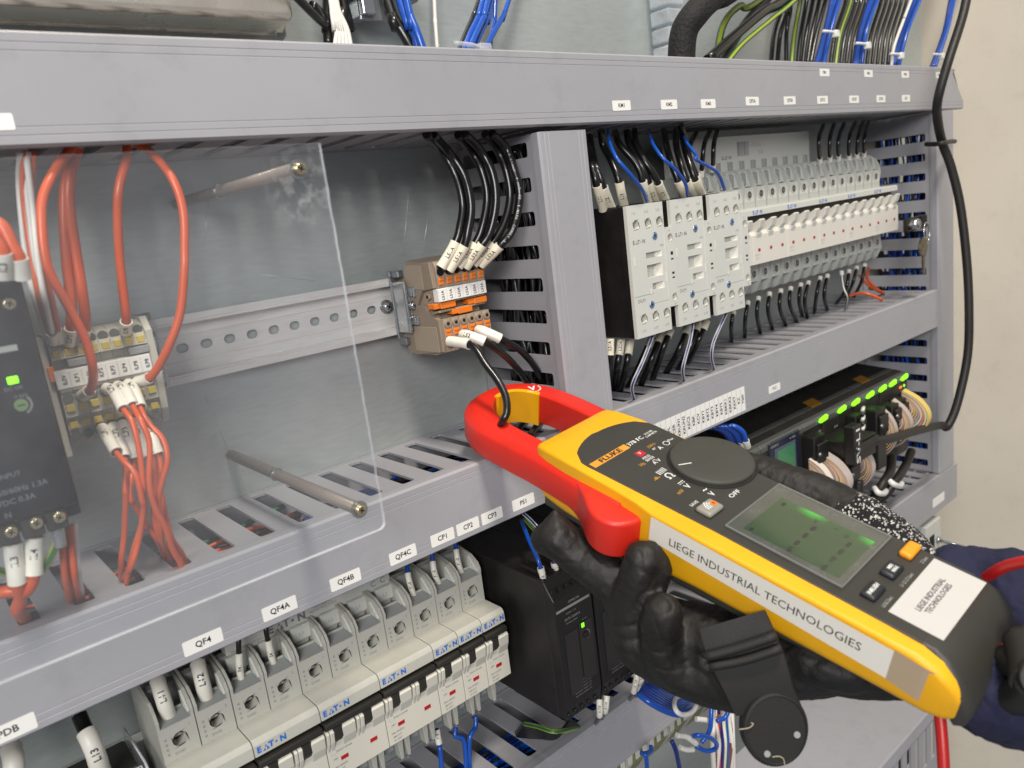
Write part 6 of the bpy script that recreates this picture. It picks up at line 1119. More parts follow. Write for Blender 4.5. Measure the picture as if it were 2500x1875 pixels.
# ---------------------------------------------------------------- clamp meter held in the gloved hand (local axes: u across, v towards the jaw, w out of the face)
MM = Matrix(METER_AX).to_4x4(); MM.translation = Vector(METER_O)*S
def mroot(name, off=(0, 0, 0)):
    o = bpy.data.objects.new(name, None); COL.objects.link(o); o.matrix_world = MM @ Matrix.Translation(Vector(off)*S); o.empty_display_size = .01; return o
YEL = mat('yellow_overmould', '#e3a60d', .48, bump=.10, bscale=1800, var=.05, vscale=25, dirt=.28)
REDJ = mat('red_jaw_plastic', '#d0281a', .42, bump=.12, bscale=1600, var=.05, vscale=25, dirt=.28)
PAN = mat('charcoal_panel', '#34332e', .5, bump=.14, bscale=2200, var=.06, vscale=20, dirt=.3)
PAN2 = mat('charcoal_rubber', '#3a3a33', .62, bump=.2, bscale=2600, var=.05)
RUB = mat('black_rubber_key', '#22242a', .45, bump=.06)
meter = mroot('clamp_meter'); tag(meter, 'yellow clamp meter with a red jaw round a black wire, held in the gloved hand', 'clamp meter')
def rsec(u0, u1, w0, w1, rt, rb, v, n=5):
    pts = []
    for cx, cw, r, q in ((u1-rt, w1-rt, rt, 0), (u0+rt, w1-rt, rt, 1), (u0+rb, w0+rb, rb, 2), (u1-rb, w0+rb, rb, 3)):
        for k in range(n): a = math.pi/2*(q+k/(n-1)); pts.append((cx+r*math.cos(a), v, cw+r*math.sin(a)))
    return pts
def loft(mb, secs, m, cap=True, smooth=True):
    n = len(secs[0]); vs = [p for s_ in secs for p in s_]
    v, f = mb.poly(vs, [(i*n+j, i*n+(j+1) % n, (i+1)*n+(j+1) % n, (i+1)*n+j) for i in range(len(secs)-1) for j in range(n)], m, smooth)
    if cap:
        for q in (v[:n], v[-n:][::-1]):
            g = mb.bm.faces.new(q); g.material_index = mb.mi(m)
    bmesh.ops.recalc_face_normals(mb.bm, faces=mb.bm.faces)
def body_u(v): return -53.4+max(0, (-v-5))*.025
st = [(72.5, -46.5, 2, -24, -3.5, 2, 3), (72, -48.3, 4, -27, -1.4, 2.2, 3), (70, -49.3, 5.5, -29, -.4, 2.4, 4), (64, -50.0, 7.6, -32, 0, 2.4, 5), (50, -50.6, 9.6, -33, 0, 1.6, 5), (20, -51.0, 10.4, -33, 0, 1.2, 5), (6, -51.6, 10.4, -32, 0, 1.2, 5), (-5, -53.4, 10.2, -31, 0, 1.4, 5), (-30, -52.8, 10.0, -28.5, 0, 1.5, 5), (-70, -51.8, 9.8, -27, 0, 1.5, 5), (-105, -50.9, 9.5, -25.5, 0, 1.8, 5), (-118, -50.6, 9.2, -25, -.3, 2.4, 5), (-126, -50.2, 8.4, -25, -2, 3, 5), (-131.5, -49, 7.2, -24.5, -5.5, 3.5, 5), (-135, -47, 6, -23.5, -10, 4, 4.5), (-136.6, -44.5, 4, -22, -13.5, 4, 4)]
mb = MB(); loft(mb, [rsec(a, b, c, d, e, f_, v) for v, a, b, c, d, e, f_ in st], YEL)
mb.build('yellow_case', None, meter)
# waist groove where the overmould meets the trigger
mb = MB(); loft(mb, [rsec(-48, 6, w_, -20, 4, 4, v) for v, w_ in ((66, -38), (0, -38), (-60, -34), (-95, -28), (-120, -25.5))], PAN2); mb.build('back_shell', None, meter)
# charcoal face panel with the arched top, running over the bottom end
mb = MB(); pts = []
for k in range(15): # arch
    t = k/14; u = -44.8+ t*52.6; pts.append((u, 47+11.5*math.sin(math.pi*t)**.62*(1 if t < .5 else .93)))
pts = [(-46.3, 40), (-46, 44)]+pts[1:-1]+[(8.3, 45), (8.8, 40), (8.8, -118), (-43.4, -118), (-43.6, -30)]
mb.prism(pts, 'z', -2, .45, PAN, bev=.5, seg=2)
mb.build('face_panel', None, meter)
mb = MB(); sec = []
for v, a, b, c, d, r in ((-116, -43.4, 8.8, -3, .45, 1.2), (-122, -43.8, 9.4, -6, .2, 2), (-127, -45, 10, -14, -1.2, 3), (-131.5, -46.5, 10, -22, -4.2, 4), (-135.4, -46.8, 9, -25.5, -9, 5), (-138.3, -45, 6, -25, -14.5, 5), (-139.2, -41, 1, -23, -17, 3)):
    sec.append(rsec(a, b, c, d, r, min(r, 3), v))
loft(mb, sec, PAN); mb.build('end_cap', None, meter)

# jaw: one bevelled horseshoe with its release lever and yellow inner guide
OUT = [(-56, 14), (-54.6, 30), (-53.2, 46), (-52.8, 60), (-52.9, 74), (-53.8, 88), (-54.4, 101), (-54.4, 111), (-53, 120), (-49.5, 128.5), (-43.5, 135.5), (-35.5, 140.2), (-26, 142.3), (-16, 142), (-6.5, 139), (2, 133), (8.4, 124.5), (12.4, 114), (14.2, 101), (14.6, 88), (14.2, 74), (13.6, 60), (13.4, 52), (13.4, 40), (13.4, 30)]
INN = [(-40, 14), (-39, 30), (-38, 46), (-38, 60), (-38.6, 74), (-39.2, 86), (-39.4, 97), (-38.8, 106), (-37.4, 113), (-34.8, 119.6), (-31.2, 124.6), (-26.6, 128), (-21, 129.6), (-15.4, 128.8), (-11, 126.2), (-7.6, 121.8), (-5, 115.8), (-3.4, 108), (-2.4, 99), (-1.8, 88), (-1.4, 74), (-1.2, 60), (-1.2, 52), (-1.2, 40), (-1.2, 30)]
def spline(P, n): return [(p.x, p.y) for p in smooth_path([(a, b, 0) for a, b in P], n)]
O_ = spline(OUT, 4); I_ = spline(INN, 4); N = len(O_); C_ = [((a[0]+b[0])/2, (a[1]+b[1])/2) for a, b in zip(O_, I_)]
def lerp2(a, b, t): return (a[0]+(b[0]-a[0])*t, a[1]+(b[1]-a[1])*t)
secs = []
for i in range(N):
    o, n_ = O_[i], I_[i]; s_ = []
    for t, w in ((.0, -21.5), (.0, -9.6), (.05, -8.2), (.30, -5.4), (.36, -5.1), (.86, -4.9), (.95, -5.2), (1, -6.2), (1, -23.6), (.95, -24.8), (.2, -25.2), (.06, -24)):
        q = lerp2(o, n_, t); s_.append((q[0], q[1], w))
    secs.append(s_)
mb = MB(); loft(mb, secs, REDJ); jaw = mb.build('jaw', None, meter)
mb = MB(); sec = []
G0, G1 = int(N*.47), int(N*.69)
for i in range(G0, G1):
    o, n_ = O_[i], I_[i]; L_ = math.dist(o, n_); k = 1+1.7/L_; k0 = 1-1.2/L_
    
    sec.append([(*lerp2(o, n_, k0), -4.6), (*lerp2(o, n_, k), -4.9), (*lerp2(o, n_, k), -25.6), (*lerp2(o, n_, k0), -25.9)])
loft(mb, sec, YEL, smooth=False); 
mb.build('jaw_guide', None, meter)
mb = MB(); mb.text('V', frame((-5.0+2, 121.5, -4.75), (1, -.55, 0), (0, 1, 0)), 6.5, WINK, bold=2)
for k in range(9): a = math.pi+math.pi*k/8; mb.box(-.5, .5, -.5, .5, 0, .05, WINK, xf=Matrix.Translation((-2.6+4.2*math.cos(a), 121+4*math.sin(a), -4.75)))
mb.build('jaw_mark', None, meter)
# release lever
LV = [(-50, 58), (-51.2, 46), (-53.5, 39), (-57.5, 32), (-61.5, 26.5), (-64.8, 21), (-66.2, 15.5), (-65.5, 10), (-62.5, 5.5), (-57.8, 2.6), (-52.5, 1.2), (-48.6, 3.2), (-47.2, 8), (-47, 16), (-46.5, 34), (-46, 58)]
mb = MB(); mb.prism([(p[0], p[1]) for p in spline(LV+[LV[0]], 2)[:-1]], 'z', -26.5, -6.6, REDJ, bev=3.4, seg=4, smooth=True)
for f in mb.bm.faces: f.smooth = True
mb.build('release_lever', None, meter)
# dial
mb = MB(); n = 64; R0 = 20.4
secs = [[(r*math.cos(2*math.pi*k/n), r*math.sin(2*math.pi*k/n), w) for k in range(n)] for r, w in ((20.8, -1.5), (20.8, .3), (20.2, .5), (20.4, .8), (20.5, 2.3), (20.1, 2.9), (19.1, 3.2), (12, 3.4), (.3, 3.45))]
n_ = n; vs = [p for s_ in secs for p in s_]; mb.poly(vs, [(i*n+j, i*n+(j+1) % n, (i+1)*n+(j+1) % n, (i+1)*n+j) for i in range(len(secs)-1) for j in range(n)], PAN2, True)
dial = mb.build('dial', None, meter)
mb = MB(); a = math.atan2(12.7-0, -9.8); c = Vector((-15.2, 6.8, 3.4)); d = Vector((-13.2, 10.2, 0)).normalized()
p0, p1 = Vector((-17.0, 7.6, 3.36)), Vector((-11.2, 4.2, 3.5)); d = (p1-p0).normalized(); q = Vector((-d.y, d.x, 0))*.32
mb.poly([p0-q, p1-q, p1+q, p0+q], [(0, 1, 2, 3)], WINK); mb.build('dial_pointer', None, dial)
mb = MB(); vs = [(21.9*math.cos(2*math.pi*k/n), 21.9*math.sin(2*math.pi*k/n), .48) for k in range(n)]+[(20.7*math.cos(2*math.pi*k/n), 20.7*math.sin(2*math.pi*k/n), .5) for k in range(n)]
mb.poly(vs, [(k, (k+1) % n, n+(k+1) % n, n+k) for k in range(n)], HOLE); mb.build('dial_gap', None, meter)
# display
mb = MB(); BZ = mat('display_bezel_grey', '#4c4e49', .25, var=.25, vscale=60)
mb.box(-37.6, 6.6, -84.6, -32.6, .3, .9, BZ, .35); mb.build('display_bezel', None, meter)
mb = MB(); mb.box(-38.2, -37.2, -85.2, -32, .4, 1.6, mat('frame_worn', '#6b6c68', .35), .3); mb.box(6.2, 7.2, -85.2, -32, .4, 1.6, MATS['frame_worn'], .3); mb.box(-37.2, 6.2, -32.9, -32, .4, 1.6, MATS['frame_worn'], .3); mb.box(-37.2, 6.2, -85.2, -84.3, .4, 1.6, MATS['frame_worn'], .3); mb.build('display_frame', None, meter)
m = bpy.data.materials.new('green_backlit_lcd'); m.use_nodes = True; nt = m.node_tree; b = nt.nodes['Principled BSDF']; b.inputs['Base Color'].default_value = lin('#22391c'); b.inputs['Roughness'].default_value = .2
tc = nt.nodes.new('ShaderNodeTexCoord'); sx = nt.nodes.new('ShaderNodeSeparateXYZ'); nt.links.new(tc.outputs['Object'], sx.inputs[0])
r = nt.nodes.new('ShaderNodeMapRange'); r.inputs[1].default_value = -.0085; r.inputs[2].default_value = -.0015; r.inputs[3].default_value = 0; r.inputs[4].default_value = 1; r.interpolation_type = 'SMOOTHSTEP'; nt.links.new(sx.outputs[0], r.inputs[0])
wv = nt.nodes.new('ShaderNodeMath'); wv.operation = 'MULTIPLY_ADD'; wv.inputs[1].default_value = 225; wv.inputs[2].default_value = 1.2; nt.links.new(sx.outputs[1], wv.inputs[0])
sn = nt.nodes.new('ShaderNodeMath'); sn.operation = 'SINE'; nt.links.new(wv.outputs[0], sn.inputs[0])
s2 = nt.nodes.new('ShaderNodeMapRange'); s2.inputs[1].default_value = -.2; s2.inputs[2].default_value = 1; s2.inputs[3].default_value = .12; s2.inputs[4].default_value = 1; nt.links.new(sn.outputs[0], s2.inputs[0])
mu = nt.nodes.new('ShaderNodeMath'); mu.operation = 'MULTIPLY'; nt.links.new(r.outputs[0], mu.inputs[0]); nt.links.new(s2.outputs[0], mu.inputs[1])
cr = nt.nodes.new('ShaderNodeMix'); cr.data_type = 'RGBA'; cr.inputs[6].default_value = lin('#2f6a28'); cr.inputs[7].default_value = lin('#3be42c'); nt.links.new(mu.outputs[0], cr.inputs[0]); nt.links.new(cr.outputs[2], b.inputs['Emission Color'])
es = nt.nodes.new('ShaderNodeMath'); es.operation = 'MULTIPLY_ADD'; es.inputs[1].default_value = .8; es.inputs[2].default_value = .13; nt.links.new(mu.outputs[0], es.inputs[0]); nt.links.new(es.outputs[0], b.inputs['Emission Strength'])
mb = MB(); mb.box(-33.6, -1.6, -81.5, -38.5, .9, 1.0, m); lcd = mb.build('display', None, meter)
mb = MB(); SEG = mat('lcd_segment', '#0a1408', .4)
for u, v in ((-33+1.5, -59.3), (-26, -59.3), (-18.9, -59.4), (-12, -59.4), (-32, -74.6), (-24.6, -74.6), (-18.1, -74.7), (-11.4, -74.8)):
    mb.prism([(u-2.3, v), (u-1.5, v+.95), (u+1.5, v+.95), (u+2.3, v), (u+1.5, v-.95), (u-1.5, v-.95)], 'z', 1.01, 1.03, SEG)
for t, u, v, s_ in (('AC', -6.4, -57.8, 2.6), ('Hz', -7, -71.8, 2.4), ('V', -5.4, -66.5, 2.4)): mb.text(t, Matrix.Translation((u, v, 1.0)), s_, SEG, bold=1)
mb.box(-7.5, -4.3, -42.6, -40.8, 1.01, 1.03, SEG, 0); mb.box(-33, -30.6, -42.2, -40.6, 1.01, 1.03, SEG, 0)
o = mb.build('segments', None, lcd)
LENS = clear('display_window', (.98, .99, .98, 1), .004, .08)
mb = MB(); mb.box(-37.2, 6.2, -84.3, -32.9, 1.35, 1.45, LENS); mb.build('display_window', None, meter)
# keys
def key(u, v, su, sv, h, m, name, r=1.2):
    mb = MB(); mb.box(u-su/2-.25, u+su/2+.25, v-sv/2-.25, v+sv/2+.25, .3, .5, HOLE, .1); mb.box(u-su/2, u+su/2, v-sv/2, v+sv/2, 0, h, m, r, seg=3); return mb.build(name, None, meter)
k1 = key(-32.8, -20.9, 11, 8.2, 2.8, mat('grey_key', '#8b887e', .45, bump=.05), 'save_key', 1.3)
mb = MB(); mb.cyl((-29.9, -20.9, 2.8), (-29.9, -20.9, 2.86), 1.7, n=18, m=ORG); mb.text('P', Matrix.Translation((-29.9, -20.9, 2.87)), 2, INK, bold=2)
for r_ in (2.8, 4.0, 5.2):
    for k in range(6):
        a = math.pi*.72+k*.19; mb.box(-.42, .42, -.3, .3, 2.82, 2.86, WINK, xf=Matrix.Translation((-29.9+r_*math.cos(a)*1.0, -20.9+r_*math.sin(a)*.9-.6, 0)) @ Matrix.Rotation(a+math.pi/2, 4, 'Z'))
mb.build('key_print', None, k1)
key(3.0, -94.1, 11, 5.4, 3.0, mat('orange_key', '#e8951a', .45), 'orange_key', 1.2)
k2 = key(-13.9, -93.9, 10.5, 6, 2.4, RUB, 'round_black_key', 1.4); k3 = key(-31.2, -94.1, 10.5, 6, 2.4, RUB, 'round_black_key', 1.4)
for k_, t, u in ((k2, 'MIN\nMAX', -13.9), (k3, 'INRUSH', -31.2)):
    mb = MB(); mb.text(t, Matrix.Translation((u, -94, 2.42)), 2.3 if k_ is k3 else 2.0, WINK, bold=2); mb.build('lettering', None, k_)
# printing on the panel
mb = MB(); F_ = lambda u, v: Matrix.Translation((u, v, .48)); OI = mat('ochre_ink', '#b58528', .5)
mb.box(-44.6, -18.2, 35.9, 40.2, .46, .50, mat('amber_badge', '#d8932a', .5)); mb.text('FLUKE', F_(-31, 38.0), 4.2, INK, bold=2, width=16)
def ink(t, u, v, s_, m_=None, b_=2, wd=None): mb.text(t, F_(u, v), s_*1.06, m_ or WINK, bold=b_*.3, width=wd)
ink('378 FC', -11.6, 38.0, 3.5, wd=11.5); ink('TRUE RMS\nCLAMP METER', -.2, 37.6, 1.9, b_=1, wd=9)
ink('ZERO', -8.9, 29.8, 2.3, OI, 1); ink('A', -7.4, 25.4, 3.6); mb.box(-11.6, -9.2, 27.2, 27.5, .48, .52, WINK); mb.box(-11.6, -10.9, 26.4, 26.7, .48, .52, WINK); mb.box(-10.6, -9.9, 26.4, 26.7, .48, .52, WINK)
ink('iFlex', 2.6, 26.6, 2.2, b_=1); n = 20; 
vs = [(-1.6+1.9*math.cos(2*math.pi*k/n), 26+1.9*math.sin(2*math.pi*k/n), .5) for k in range(n)]+[(-1.6+1.5*math.cos(2*math.pi*k/n), 26+1.5*math.sin(2*math.pi*k/n), .5) for k in range(n)]
mb.poly(vs, [(k, (k+1) % n, n+(k+1) % n, n+k) for k in range(n)], WINK)
mb.box(-21.2, -16.4, 26.9, 31.2, .46, .5, mat('crimson_badge', '#b3202c', .5)); ink('V', -18.8, 29.4, 2.6, b_=2)
ink('FIELD\nSENSE', -19.2, 23.9, 2.1, b_=2); ink('Hz', -25.8, 22.3, 3.0, OI, 2); ink('A V', -18.6, 19.0, 3.2); ink('~', -18.6, 21.0, 3.2)

for k in range(16):
    a = -math.pi*.30+k*(math.pi*1.6)/15; mb.box(-.36, .36, -.36, .36, .48, .52, WINK, xf=Matrix.Translation((-24+1.75*math.cos(a), 7.8+1.75*math.sin(a), 0)))
mb.box(-26.2, -24.7, 5.3, 5.95, .48, .52, WINK); mb.box(-23.3, -21.8, 5.3, 5.95, .48, .52, WINK)

for k in range(5): mb.box(-26.6+k*1.25, -26.1+k*1.25, 10.6+k*.1, 13.8+k*.1, .48, .52, WINK, xf=None)
ink('+', -30.2, 10.4, 4.2, OI, 3); mb.box(-32.4, -27.9, 9.7, 10.1, .48, .52, OI); ink('V', -24.8, -3.6, 4.2, b_=3); mb.box(-26.6, -22.6, .6, 1.0, .48, .52, WINK)
for k in range(3): mb.box(-26.6+k*1.5, -25.6+k*1.5, -.5, -.15, .48, .52, WINK)
ink('mV', -31.0, -3.9, 3.0, OI, 2); ink('~', -21.4, -10.6, 5.0, b_=3); ink('V', -21.6, -14.8, 4.0, b_=3); ink('OFF', -14.1, -21.9, 3.1, wd=7.6); ink('SAVE', -33.9, -13.5, 2.3, b_=1)
for t, u in (('LOG 2sec', -32, ), ('L1 L2 L3 2sec', -14.5), ('Z 2sec', 2.5)): ink(t, u, -100.2, 1.8, LINK, 0)
for s_ in (-1,): pass
mb.build('panel_print', None, meter)
# white stickers
mb = MB(); N_ = 14; vs = []
for k in range(N_+1): vs += [(-36.9, -102.6-19.9*k/N_, .56), (6.6, -102.6-19.9*k/N_, .56)]
mb.poly(vs, [(2*k, 2*k+1, 2*k+3, 2*k+2) for k in range(N_)], mat('white_sticker', '#bfbdb9', .28)); stk = mb.build('sticker', None, meter)
mb = MB(); mb.text('LIEGE INDUSTRIAL\nTECHNOLOGIES', Matrix.Translation((-16, -111.5, .62)), 3.0, mat('soft_black_ink', '#48484c', .6), bold=1); mb.build('lettering', None, stk)
def side(v, w): return (body_u(v)-.16+.0, v, w)
mb = MB(); vs = []; NS = 16
for k in range(NS+1): v = -4.6-(107)*k/NS; vs += [side(v, -1.4-1.4*k/NS), side(v, -14.0-2.6*k/NS)]
mb.poly(vs, [(2*k, 2*k+2, 2*k+3, 2*k+1) for k in range(NS)], mat('white_tape', '#e6e1d4', .42, bump=.03)); tp_ = mb.build('side_label', None, meter)
mb = MB(); a = side(-15, -9.4); b_ = side(-101, -9.4); ax = Vector(b_)-Vector(a); mid = (Vector(a)+Vector(b_))/2; mid.x -= .04; mb.text('LIEGE INDUSTRIAL TECHNOLOGIES', frame(mid, ax, (0, 0, 1)), 5.6, INK, bold=0, width=ax.length*.995); mb.build('lettering', None, tp_)
mb = MB(); vs = []
for k in range(5): v = -111.6-14*k/4; vs += [(side(v, 0)[0]+(.5 if k == 4 else 0)+.02, v, -2.2-.3*k), (side(v, 0)[0]+.04+(.5 if k == 4 else 0), v, -17.0-.5*k)]
mb.poly(vs, [(2*k, 2*k+2, 2*k+3, 2*k+1) for k in range(4)], mat('clear_tape_end', '#b09b80', .3)); mb.build('tape_end', None, meter)

# test leads plugged into the bottom end
def mtube(root, pts, r, m, n=12, res=5, name='part', rr=None):
    mb = MB(); P = smooth_path(pts, res); mb.tube(P, r, n, m); return mb.build(name, None, root)
RL = mat('red_lead_silicone', '#c41f1c', .38, bump=.05)
rl = mroot('test_lead'); tag(rl, 'red test lead curving up past the sleeve, with its red plug in the meter end', 'test lead', 'test leads plugged into the meter')
mtube(rl, [(-7.8,-135.1,-16.4), (-11.2,-138.0,-14.1), (-13.9,-140.3,-12.1)], 4.6, RL, name='plug', n=16)
mtube(rl, [(19.4,-115.2,-22.2), (19.5,-117.7,-12.7), (16.3,-120.6,-3.7), (11.7,-124.6,6.2), (8.4,-128.7,13.2), (5.2,-133.9,19.1), (-0.4,-141.6,22.6)], 2.25, RL, name='lead')
rl2 = mroot('test_lead'); tag(rl2, 'red test lead hanging straight down below the yellow end of the meter', 'test lead', 'test leads plugged into the meter')
mtube(rl2, [(-10.6,-121.5,-48.2), (-13.5,-125.3,-52.8), (-17.2,-129.0,-58.4), (-21.3,-132.7,-64.6), (-26.4,-137.4,-73.4)], 2.3, RL, name='lead')
bl = mroot('test_lead'); tag(bl, 'black right-angled test plug at the bottom end of the meter, running out of frame', 'test lead', 'test leads plugged into the meter')
BR = mat('black_plug_rubber', '#22211c', .5, bump=.1)
mtube(bl, [(-13.8,-140.4,-12.2), (-21.0,-145.6,-7.2), (-32.1,-152.0,1.7)], 6.2, BR, name='plug', n=16)
mtube(bl, [(-13.4,-134.3,-26.6), (-18.2,-138.0,-25.2), (-22.2,-143.1,-22.4), (-25.5,-148.4,-14.7), (-29.9,-151.1,-2.8)], 6.4, BR, name='angled_boot', n=16)
mtube(bl, [(-10.4,-141.7,-3.2), (-19.3,-146.0,-3.5), (-30.9,-150.6,-3.4)], 7, BR, name='grip')

# hanging strap with its round magnet
SB = mat('strap_black', '#151412', .7, bump=.12, bscale=900, var=.1)
sr = mroot('magnet_strap'); tag(sr, 'black hanging strap with a large round magnet, dangling below the meter', 'strap')
def ud_strip(mb, rows, m, th):
    vs = []
    for a, b in rows: vs += [Vector(a), Vector(b)]
    n = len(rows); nn = (Vector(rows[0][1])-Vector(rows[0][0])).cross(Vector(rows[1][0])-Vector(rows[0][0])).normalized()*th
    vs2 = [v+nn for v in vs]; k = 2*n
    mb.poly([tuple(v) for v in vs+vs2], [(2*i, 2*i+1, 2*i+3, 2*i+2) for i in range(n-1)]+[(k+2*i, k+2*i+2, k+2*i+3, k+2*i+1) for i in range(n-1)]+[(2*i, 2*i+2, k+2*i+2, k+2*i) for i in range(n-1)]+[(2*i+1, k+2*i+1, k+2*i+3, 2*i+3) for i in range(n-1)]+[(2*n-2, 2*n-1, k+2*n-1, k+2*n-2)], m, True)
    bmesh.ops.recalc_face_normals(mb.bm, faces=mb.bm.faces)
mb = MB(); ud_strip(mb, [((-68.3,-44.2,-29.8), (-53.6,-63.3,-15.5)), ((-72.1,-50.6,-34.8), (-55.2,-69.6,-21.9)), ((-74.2,-57.4,-40.5), (-56.0,-76.4,-30.1)), ((-74.5,-63.9,-47.6), (-56.8,-82.4,-41.5)), ((-74.4,-69.4,-55.0), (-55.6,-87.8,-51.6))], SB, 3); mb.build('strap_band', None, sr)
mb = MB(); mb.tube(smooth_path([(-76.3,-52.2,-34.0), (-67.4,-62.2,-27.5), (-57.7,-72.1,-20.0)], 4), 2.0, 10, SB); mb.tube(smooth_path([(-76.4,-54.7,-37.4), (-67.1,-65.5,-31.7), (-57.9,-75.1,-24.4)], 4), 2.0, 10, SB); mb.tube(smooth_path([(-76.1,-52.5,-34.0), (-77.4,-52.9,-36.3), (-76.4,-55.1,-38.0)], 4), 2.2, 10, SB); mb.build('buckle', None, sr)
c = Vector((-64.6,-81.6,-59.0)); ex = Vector((-54.8,-90.8,-59.0))-c; ey = Vector((-59.7,-76.3,-45.4))-c; ax = ex.cross(ey).normalized(); n = 48
mb = MB(); secs = []
for f_, t in ((1.0, 0), (1.0, 4.5), (.96, 5.6), (.90, 6), (.88, 5.6), (.3, 5.6), (.01, 5.6)):
    secs.append([tuple(c+ex*math.cos(2*math.pi*k/n)*f_+ey*math.sin(2*math.pi*k/n)*f_+ax*(t-3)) for k in range(n)])
vs = [p for s_ in secs for p in s_]; mb.poly(vs, [(i*n+j, i*n+(j+1) % n, (i+1)*n+(j+1) % n, (i+1)*n+j) for i in range(len(secs)-1) for j in range(n)], SB, True)
mb.poly(secs[0], [tuple(range(n))], SB); bmesh.ops.recalc_face_normals(mb.bm, faces=mb.bm.faces)
mag = mb.build('magnet', None, sr)
for x_, y_ in ((.62, -.12), (-.28, -.62)):
    mb = MB(); p = c+ex*x_+ey*y_; mb.cyl(p+ax*2.4, p+ax*3.2, 1.3, n=12, m=GRYD); mb.build('rivet', None, mag)
for pl in ([(-77.6,-73.2,-56.8), (-75.7,-74.8,-56.5), (-74.4,-76.1,-55.6), (-73.1,-76.5,-54.4), (-73.6,-75.7,-54.0)], [(-71.1,-86.0,-67.1), (-69.2,-87.7,-66.8), (-68.1,-89.3,-67.7), (-68.5,-90.6,-69.9)]):
    mb = MB(); mb.tube(smooth_path(pl, 4), .22, 6, mat('lint', '#a49a82', .8)); mb.build('lint_thread', None, mag)
# ---------------------------------------------------------------- gloved hand
GL = mat('nitrile_glove', '#14120f', .62, bump=.7, bscale=190, var=.3, vscale=45)
from mathutils import noise
def fused(name, chains, m, parent, voxel=1.1, smooth=6, folds=(), creases=0):
    """fuse tapered limbs into one continuous skin"""
    bm = bmesh.new()
    for ch in chains:
        pts = smooth_path([c[:3] for c in ch], 6); n = len(pts); rs = []
        for i in range(n):
            t = i/(n-1)*(len(ch)-1); k = min(int(t), len(ch)-2); f = t-k; rs.append(ch[k][3]*(1-f)+ch[k+1][3]*f)
        for i in range(n-1):
            d = (pts[i+1]-pts[i]).length; st_ = max(1, int(d/(rs[i]*.25)))
            for q in range(st_):
                f = q/st_; p = pts[i].lerp(pts[i+1], f); r = rs[i]*(1-f)+rs[i+1]*f
                bmesh.ops.create_icosphere(bm, subdivisions=2, radius=r*S, matrix=Matrix.Translation(p*S))
        bmesh.ops.create_icosphere(bm, subdivisions=2, radius=rs[-1]*S, matrix=Matrix.Translation(pts[-1]*S))
    me = bpy.data.meshes.new(name); bm.to_mesh(me); bm.free(); o = bpy.data.objects.new(name, me); COL.objects.link(o)
    a = o.modifiers.new('r', 'REMESH'); a.mode = 'VOXEL'; a.voxel_size = voxel*S; a.use_smooth_shade = True
    b = o.modifiers.new('s', 'SMOOTH'); b.factor = .6; b.iterations = smooth
    bpy.context.view_layer.update(); me2 = bpy.data.meshes.new_from_object(o.evaluated_get(bpy.context.evaluated_depsgraph_get()))
    o.modifiers.clear(); o.data = me2; bpy.data.meshes.remove(me); me2.materials.clear(); me2.materials.append(m)
    nrm = [v.normal.copy() for v in me2.vertices]
    for v, q in zip(me2.vertices, nrm):
        h = 0
        for amp, sc in folds: h += amp*noise.noise(v.co/S*sc)
        if creases:
            t = noise.noise(v.co/S*.09+Vector((3, 1, 7))); h -= creases*max(0, 1-abs(t)*9)
        v.co += q*h*S
    for p in me2.polygons: p.use_smooth = True
    o.parent = parent; return o
hand = mroot('person'); tag(hand, 'forearm in a navy sleeve and black glove, its hand gripping the clamp meter from below', 'person')
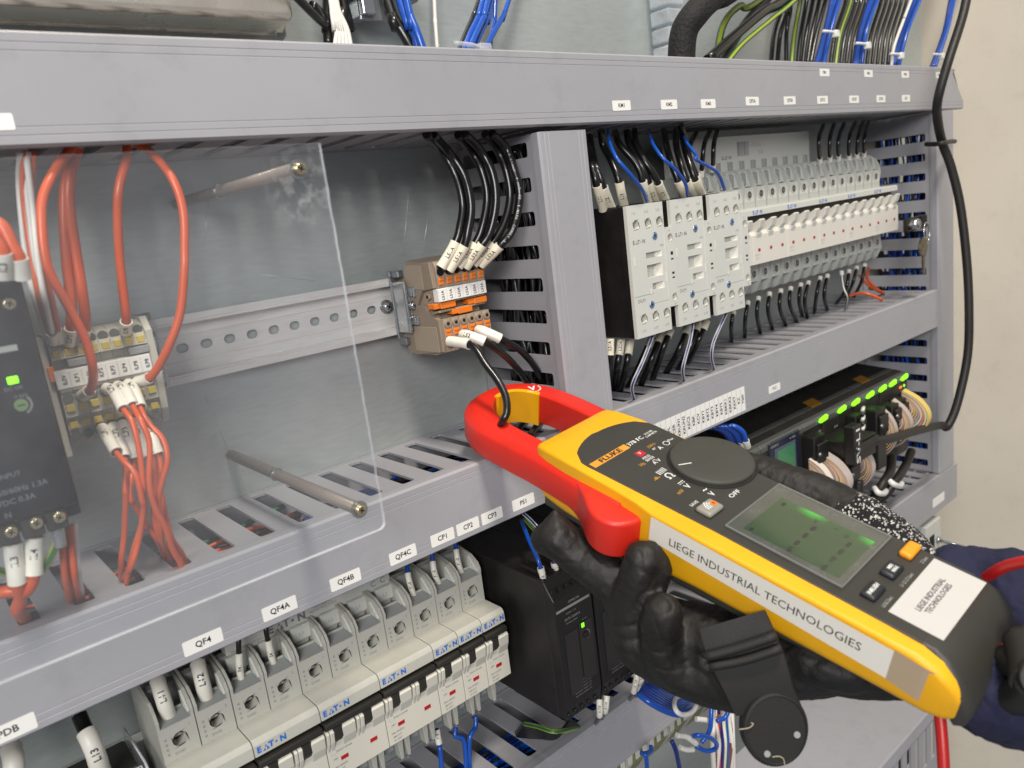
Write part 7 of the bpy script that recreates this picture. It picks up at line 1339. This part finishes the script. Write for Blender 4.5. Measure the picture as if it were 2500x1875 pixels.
ch = [
 # index finger stretched under the red lever, its tip swollen and nubbed
 [(*(-70.6,42.8,-32.8), 8.2), (*(-67.6,37.5,-32.0), 10.6), (*(-64.3,27.0,-37.8), 10.2), (*(-61.2,15.3,-41.3), 11), (*(-58.7,3.3,-46.0), 12), (*(-56.9,-9.6,-57.1), 14), (-46, -50, -54, 19)],
 [(*(-66.6,40.4,-26.8), 7), (*(-65.3,42.4,-22.5), 3.0), (*(-64.2,43.2,-19.8), 1.4)],
 # middle finger curled up against the white side label
 [(*(-60.8,-8.3,-19.8), 9.6), (*(-64.2,-8.3,-30.7), 9.8), (*(-66.2,-8.1,-45.7), 10.6), (*(-67.9,-14.0,-60.2), 12), (*(-59.6,-36.2,-67.1), 13), (-48, -52, -58, 17)],
 [(*(-57.0,-8.9,-17.9), 6.5), (*(-57.4,-13.0,-24.0), 7.5), (*(-58.8,-12.6,-33.9), 7)],
 # ring finger beside it
 [(*(-67.9,-25.6,-33.5), 9.0), (*(-68.2,-25.9,-44.9), 9.6), (*(-66.7,-30.0,-59.2), 10.6), (*(-57.9,-42.0,-68.5), 12), (-52, -60, -60, 15)],
 # little finger folded under the grip
 [(*(-38.0,-78.6,-41.8), 10), (*(-35.7,-86.3,-41.0), 10.5), (*(-30.1,-95.3,-41.7), 9.5), (-26, -84, -48, 13)],
 # palm and heel of the hand under the meter
 [(-50, -52, -56, 16), (-30, -50, -58, 17), (-8, -50, -50, 17), (4, -52, -34, 15)],
 [(-48, -62, -52, 15), (-24, -76, -54, 18), (-4, -84, -44, 17), (0, -92, -30, 15)],
 [(-24, -76, -52, 16), (-20, -96, -44, 16), (-14, -112, -34, 16)],
 # thumb lying along the right flank
 [(14, 24, -12, 7.5), (21, 8, -12, 9.4), (25, -12, -12, 10.6), (28, -32, -12, 11.2), (29.5, -50, -13, 12), (27, -66, -14, 13), (21, -82, -16.5, 14), (12, -96, -21, 15), (0, -100, -30, 15)],
]
fused('glove', ch, GL, hand, 1.0, 7, ((.9, .06), (.35, .22)), .45)
# knitted cuff with black and white speckle
m = bpy.data.materials.new('speckled_knit'); m.use_nodes = True; nt = m.node_tree; b = nt.nodes['Principled BSDF']; b.inputs['Roughness'].default_value = .9
tc = nt.nodes.new('ShaderNodeTexCoord'); v = nt.nodes.new('ShaderNodeTexVoronoi'); v.inputs['Scale'].default_value = 1300; nt.links.new(tc.outputs['Object'], v.inputs[0])
r = nt.nodes.new('ShaderNodeValToRGB'); r.color_ramp.interpolation = 'CONSTANT'; r.color_ramp.elements[0].color = lin('#15151a'); r.color_ramp.elements[1].color = lin('#cfccc4'); r.color_ramp.elements[1].position = .8
sp = nt.nodes.new('ShaderNodeSeparateColor'); nt.links.new(v.outputs['Color'], sp.inputs[0]); nt.links.new(sp.outputs[0], r.inputs[0]); nt.links.new(r.outputs[0], b.inputs['Base Color'])
bp = nt.nodes.new('ShaderNodeBump'); bp.inputs['Strength'].default_value = 1; bp.inputs['Distance'].default_value = .001; nt.links.new(v.outputs['Distance'], bp.inputs['Height']); nt.links.new(bp.outputs[0], b.inputs['Normal'])
fused('knitted_cuff', [[(30, -53, -13.4, 11.2), (27.6, -64, -14, 13.5), (24.4, -74, -15.2, 14.7), (20.2, -84, -17, 15.6), (15, -93, -20, 16.4), (6, -101, -25, 16.4), (-14, -106, -34, 14)], [(-16, -98, -38, 14), (-14, -110, -34, 15)]], m, hand, 1.0, 4, ((.8, .12), (.5, .5)))
NAVY = mat('navy_cloth', '#191b36', .9, bump=1, bscale=130, var=.2, vscale=500)
fused('sleeve', [[(10, -108, -26, 14), (21, -111, -21, 18), (27, -123, -19, 20.5), (31, -150, -16, 24), (42, -205, -8, 28)], [(-14, -113, -30, 15), (-15, -128, -30, 17), (-10, -150, -26, 21), (10, -205, -16, 28)]], NAVY, hand, 1.3, 4, ((3.2, .045), (1.6, .11), (.4, .4)), .9)
